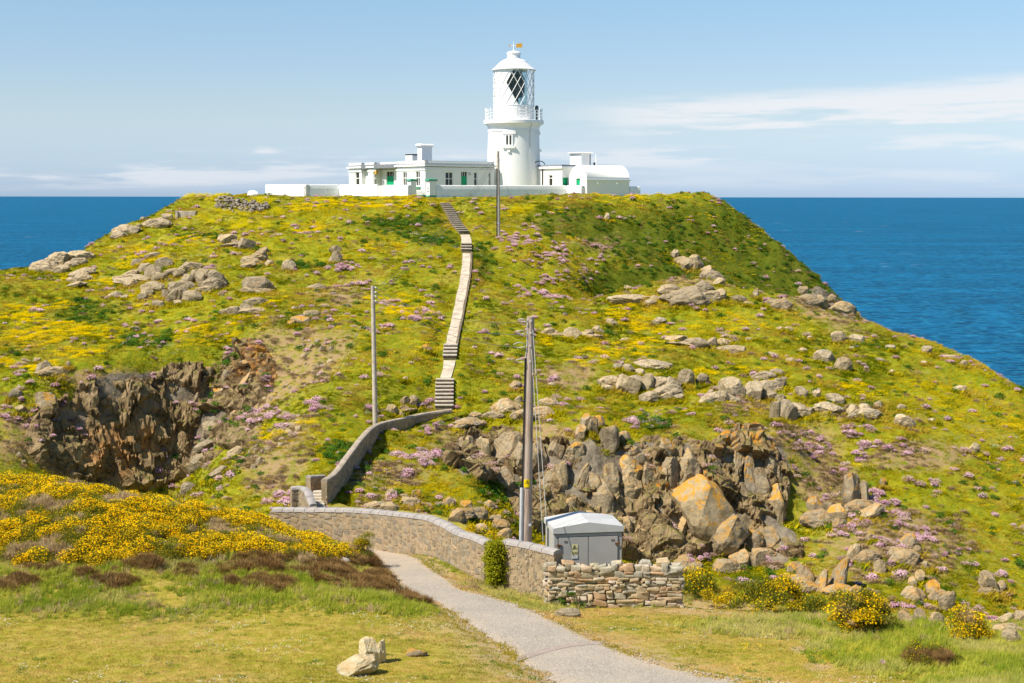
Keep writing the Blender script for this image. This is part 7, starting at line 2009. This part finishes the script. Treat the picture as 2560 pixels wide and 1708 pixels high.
MB().add([(x0, y0, zE + .013), (x1, y0, zE + .013), (x1, y1, zE + .013), (x0, y1, zE + .013), (x0, y0, zL), (x1, y0, zL), (x1, y1, zL), (x0, y1, zL), (0, y0, zR), (0, y1, zR)],
         [(0, 3, 2, 1), (0, 1, 5, 8, 4), (2, 3, 7, 9, 6), (1, 2, 6, 5), (3, 0, 4, 7), (4, 8, 9, 7), (8, 5, 6, 9)]).obj('lid', M['cab_lid_sunlit'], cab)
zd0, zd1 = .1, zE - .15
for s, nm in ((-1, 'left'), (1, 'right')):
    a, b = sorted((s * .012, s * (W_ - .16)))
    d = MB().box(a, b, -.035, -.006, zd0, zd1).obj('door', M['cab'], cab)
    hx = s * (W_ - .13)
    M.setdefault('rust', mat_plain('rusty_steel', (.16, .085, .04), .85, .35, 14, bump=.4))
    MB().box(hx - .13 * (1 if s > 0 else .4), hx + .13 * (.4 if s > 0 else 1), -.062, -.037, zd1 - .30, zd1 - .24).obj('hinge', M['rust'], d); MB().box(hx - .03, hx + .03, -.10, -.063, zd1 - .34, zd1 - .20).obj('hinge', M['rust'], d)
    for k in (0, 1): MB().box(s * .86 + k * .07 - .015, s * .86 + k * .07 + .015, -.05, -.037, zd1 - .17, zd1 - .10).obj('bolt', M['rust'], d)
# dark surround line round the doors
for q in ((-W_ + .13, W_ - .13, zd1 + .003, zd1 + .018), (-W_ + .13, -W_ + .146, zd0, zd1 + .002), (W_ - .146, W_ - .13, zd0, zd1 + .002)): MB().box(q[0], q[1], -.012, -.004, q[2], q[3]).obj('door_seal', M['black'], cab)
MB().box(-.02, .02, -.03, -.004, zd0, zd1).obj('door_seal', M['black'], cab)
pl, P_, sh = warning(cab, -.50, -.050, zd1 - .50, .22, .52, M['sign_p'])
for k in range(4): sh([(-.095, -.03 - k * .028), (.095, -.03 - k * .028), (.095, -.018 - k * .028), (-.095, -.018 - k * .028)], .006, 'print_line', M['green_pale'] if False else mat_plain('sign_print_%d' % k, (.42, .37, .16), .6, .05, 4), pl)
sh([(-.11, -.26), (.11, -.26), (.11, -.135), (-.11, -.135)], .006, 'white_label', M['sign_w'], pl); sh([(-.05, -.165), (.05, -.165), (.05, -.152), (-.05, -.152)], .011, 'print_line', M['steel'], pl)
MB().box(-.95, -.86, -.06, -.036, .78, .84).obj('blue_tag', mat_plain('blue_tag', (.10, .30, .48), .5, .05, 4), cab)

# ---------------------------------------------------------------- shrubs that stand alone
def shrub(name, label, cat, px, py, w, h, kinds, n, seed, depth=.9, group=None, at_=None, cl=0.42):
    """bush of joined clump meshes: foliage and blossom as two parts"""
    g = ground_hit(px, py + h * .42) if at_ is None else at_
    s_ = g[1] / FPX; W = w * s_; Hh = h * s_; r = random.Random(seed)
    root = empty(name, g, label, cat, group); acc = {}
    for i in range(n):
        a = r.uniform(0, 6.283); z = r.random(); rad = math.sqrt(max(0, 1 - (z * .9) ** 2)) * r.uniform(.35, .92)
        c = Vector((rad * math.cos(a) * W / 2, rad * math.sin(a) * W / 2 * depth + W * .1, z * Hh * .72))
        key = r.choice(kinds); co, k = PROTO[key]; src = co.objects[r.randrange(k)]; m = src.data
        sz = cl * min(1.25 * Hh, W) * r.uniform(.45, 1.25) / .46
        if r.random() < .25: c = c * 1.12; c.z += Hh * .12
        rm = Matrix.Translation(c) @ Euler((r.uniform(-.4, .4), r.uniform(-.4, .4), r.uniform(0, 6))).to_matrix().to_4x4() @ Matrix.Scale(sz, 4)
        vs = [rm @ v.co for v in m.vertices]
        for p in m.polygons:
            mt = m.materials[p.material_index]; acc.setdefault(mt.name, ([], [])); V, F = acc[mt.name]; b = len(V)
            V.extend(vs[j] for j in p.vertices); F.append(tuple(range(b, b + len(p.vertices))))
    for mn, (V, F) in acc.items():
        nm = 'blossom' if 'flower' in mn or 'thrift' == mn[-6:] else ('dead_twigs' if 'dead' in mn else 'foliage')
        ms = pydata(nm, V, F); a_ = ms.attributes.new('tint', 'FLOAT', 'FACE'); rs = rng(seed).random(len(F)).astype(np.float32); a_.data.foreach_set('value', rs)
        mat = M_SH.get(mn)
        if mat is None: mat = M_SH[mn] = SHM[mn]()
        obj(nm, ms, mat, root)
    return root


def sh_mat(name, lo, hi, trans, soft=1.6):
    def f():
        k = NM(name + '_bush'); k.leaf(k.mix(k.attr('tint'), lo, hi), trans, soft); return k.m
    return f


M_SH = {}
SHM = {'gorse_flower': sh_mat('gorse_flower', (.88, .52, .003), (.97, .68, .008), .3, 3.0), 'gorse_spine': sh_mat('gorse_spine', (.085, .12, .012), (.23, .235, .035), .3, 2.0), 'dead_twig': sh_mat('dead_twig', (.42, .285, .135), (.60, .44, .25), .25, 2.0),
       'green_leaf': sh_mat('green_leaf', (.040, .115, .012), (.115, .215, .022), .3), 'shrub_leaf': sh_mat('shrub_leaf', (.14, .18, .010), (.46, .43, .02), .3, 2.5), 'thrift_leaf': sh_mat('thrift_leaf', (.07, .08, .02), (.15, .125, .045), .2),
       'thrift_flower': sh_mat('thrift_flower', (.64, .34, .46), (.88, .62, .70), .3, 3.0), 'heather_twig': sh_mat('heather_twig', (.165, .088, .03), (.29, .18, .072), .2, 2.0)}
proto_collection('shrubleaf', [dome('sl%d' % i, 210 + i, 170, 0, 0.30, 0.30, .030, .02) for i in range(3)], [M['hedge']])
shrub('gorse_bush', 'rounded gorse bush thick with golden blossom at the lawn edge', 'gorse bush', 2150, 1540, 170, 92, ['gorse', 'gorse', 'gorse', 'gorse', 'gorse_bare', 'dead'], 40, 1, cl=.36)
shrub('gorse_bush', 'wide mostly green gorse bush with yellow sprays near the cliff foot', 'gorse bush', 1950, 1500, 230, 76, ['gorse', 'gorse_bare', 'gorse_bare'], 26, 2)
shrub('gorse_bush', 'low golden gorse strip beside the wide green gorse', 'gorse bush', 1790, 1508, 110, 34, ['gorse'], 12, 3)
shrub('gorse_bush', 'leafy gorse against the right end of the drystone wall', 'gorse bush', 1745, 1468, 90, 70, ['gorse', 'gorse_bare', 'gorse_bare'], 16, 4)
shrub('gorse_bush', 'straggly gorse and dry twigs at the far right of the lawn', 'gorse bush', 2420, 1570, 110, 62, ['gorse', 'dead', 'gorse'], 16, 5)
shrub('gorse_bush', 'small ragged gorse bush with dry twigs beside the path top', 'gorse bush', 905, 1375, 60, 66, ['gorse', 'dead', 'gorse_bare'], 12, 6)
shrub('gorse_bush', 'golden gorse glowing behind the coping of the curved wall', 'gorse bush', 1190, 1340, 130, 40, ['gorse'], 14, 7, at_=at(1190, 1360, 55.0))
shrub('gorse_bush', 'golden gorse just behind the short rubble wall', 'gorse bush', 1350, 1372, 70, 26, ['gorse'], 8, 8, at_=at(1352, 1385, 53.5))
hp = at(1241, 1462, 48.75); hp[2] = float(FA(hp[0], hp[1]))
shrub('privet_shrub', 'narrow upright yellow green shrub filling the gap in the wall', 'shrub', 1240, 1400, 58, 150, ['shrubleaf'], 150, 9, at_=hp, depth=.8, cl=.5)
shrub('bramble_clump', 'dark green leafy clump at the left foot of the drystone wall', 'plant', 1425, 1500, 90, 44, ['leafy'], 18, 10)
shrub('bramble_clump', 'dark green leafy clump under the middle of the drystone wall', 'plant', 1485, 1498, 70, 40, ['leafy'], 14, 11)
shrub('heather_clump', 'dark heather hummock by the path at the right lawn', 'plant', 2330, 1655, 190, 30, ['heather', 'heather', 'gorse_bare'], 60, 12, cl=.8)
# thrift cushions large enough to pick out, mostly on the cliff ledges
TH = [('on the turf below the climbing wall, biggest of its group', 1064, 1160, 36, 24), ('left of the biggest one under the climbing wall', 1014, 1181, 32, 20), ('hanging right of the stair bottom beside the wall end', 1085, 1068, 34, 24), ('at the foot of the grey pole', 953, 1046, 22, 16), ('left of the grey pole foot', 925, 1012, 34, 30),
      ('on the green slope left of the small parapet', 690, 1233, 20, 18), ('beside the small parapet near the gorse', 712, 1255, 24, 14), ('right of the lowest stair flight', 1124, 985, 20, 16), ('halfway down the dark gully', 408, 1135, 36, 28), ('low in the dark gully', 397, 1172, 36, 30), ('under the orange capped boulder', 140, 1038, 34, 22),
      ('on the gully rim above the columns', 383, 943, 26, 16), ('left of the orange capped boulder', 56, 1001, 22, 18), ('on a ledge behind the stay wires', 1421, 1167, 22, 16), ('beside the huge leaning boulder', 1684, 1290, 16, 16), ('high on the right end of the cliff', 1947, 1206, 18, 16), ('on the block left of the huge boulder', 1374, 1193, 16, 12),
      ('below the columns in the cliff middle', 1522, 1226, 18, 16), ('deeper in the cliff middle', 1535, 1260, 22, 18), ('in the cliff face near the upright slabs', 1611, 1255, 14, 14), ('at the cliff foot behind the wall end', 1735, 1400, 46, 32), ('right of the cliff foot cushion', 1770, 1394, 30, 26), ('beside the blocks at the cliff foot', 1912, 1400, 30, 26), ('under the blocks at the cliff foot', 1958, 1372, 30, 26),
      ('top left of the thrift slope right of the cliff', 1958, 1085, 34, 22), ('in the middle of the thrift slope', 1995, 1105, 32, 18), ('round one high on the thrift slope', 2128, 1088, 26, 24), ('broad one on the thrift slope', 2150, 1140, 42, 28), ('lower left on the thrift slope', 1990, 1175, 36, 24), ('under the orange topped crag', 2230, 1310, 40, 26), ('right of the orange topped crag', 2190, 1245, 26, 22), ('beside the upright rocks near the right gorse', 2298, 1508, 22, 14), ('at the right lawn edge beside the heather hummock', 2205, 1660, 32, 18)]
for i, (lab, px, py, w_, h_) in enumerate(TH):
    shrub('thrift_cushion', 'pink thrift cushion ' + lab, 'thrift', px, py, w_, h_, ['thrift'], 4, 300 + i, cl=.62, group='pink thrift cushions')
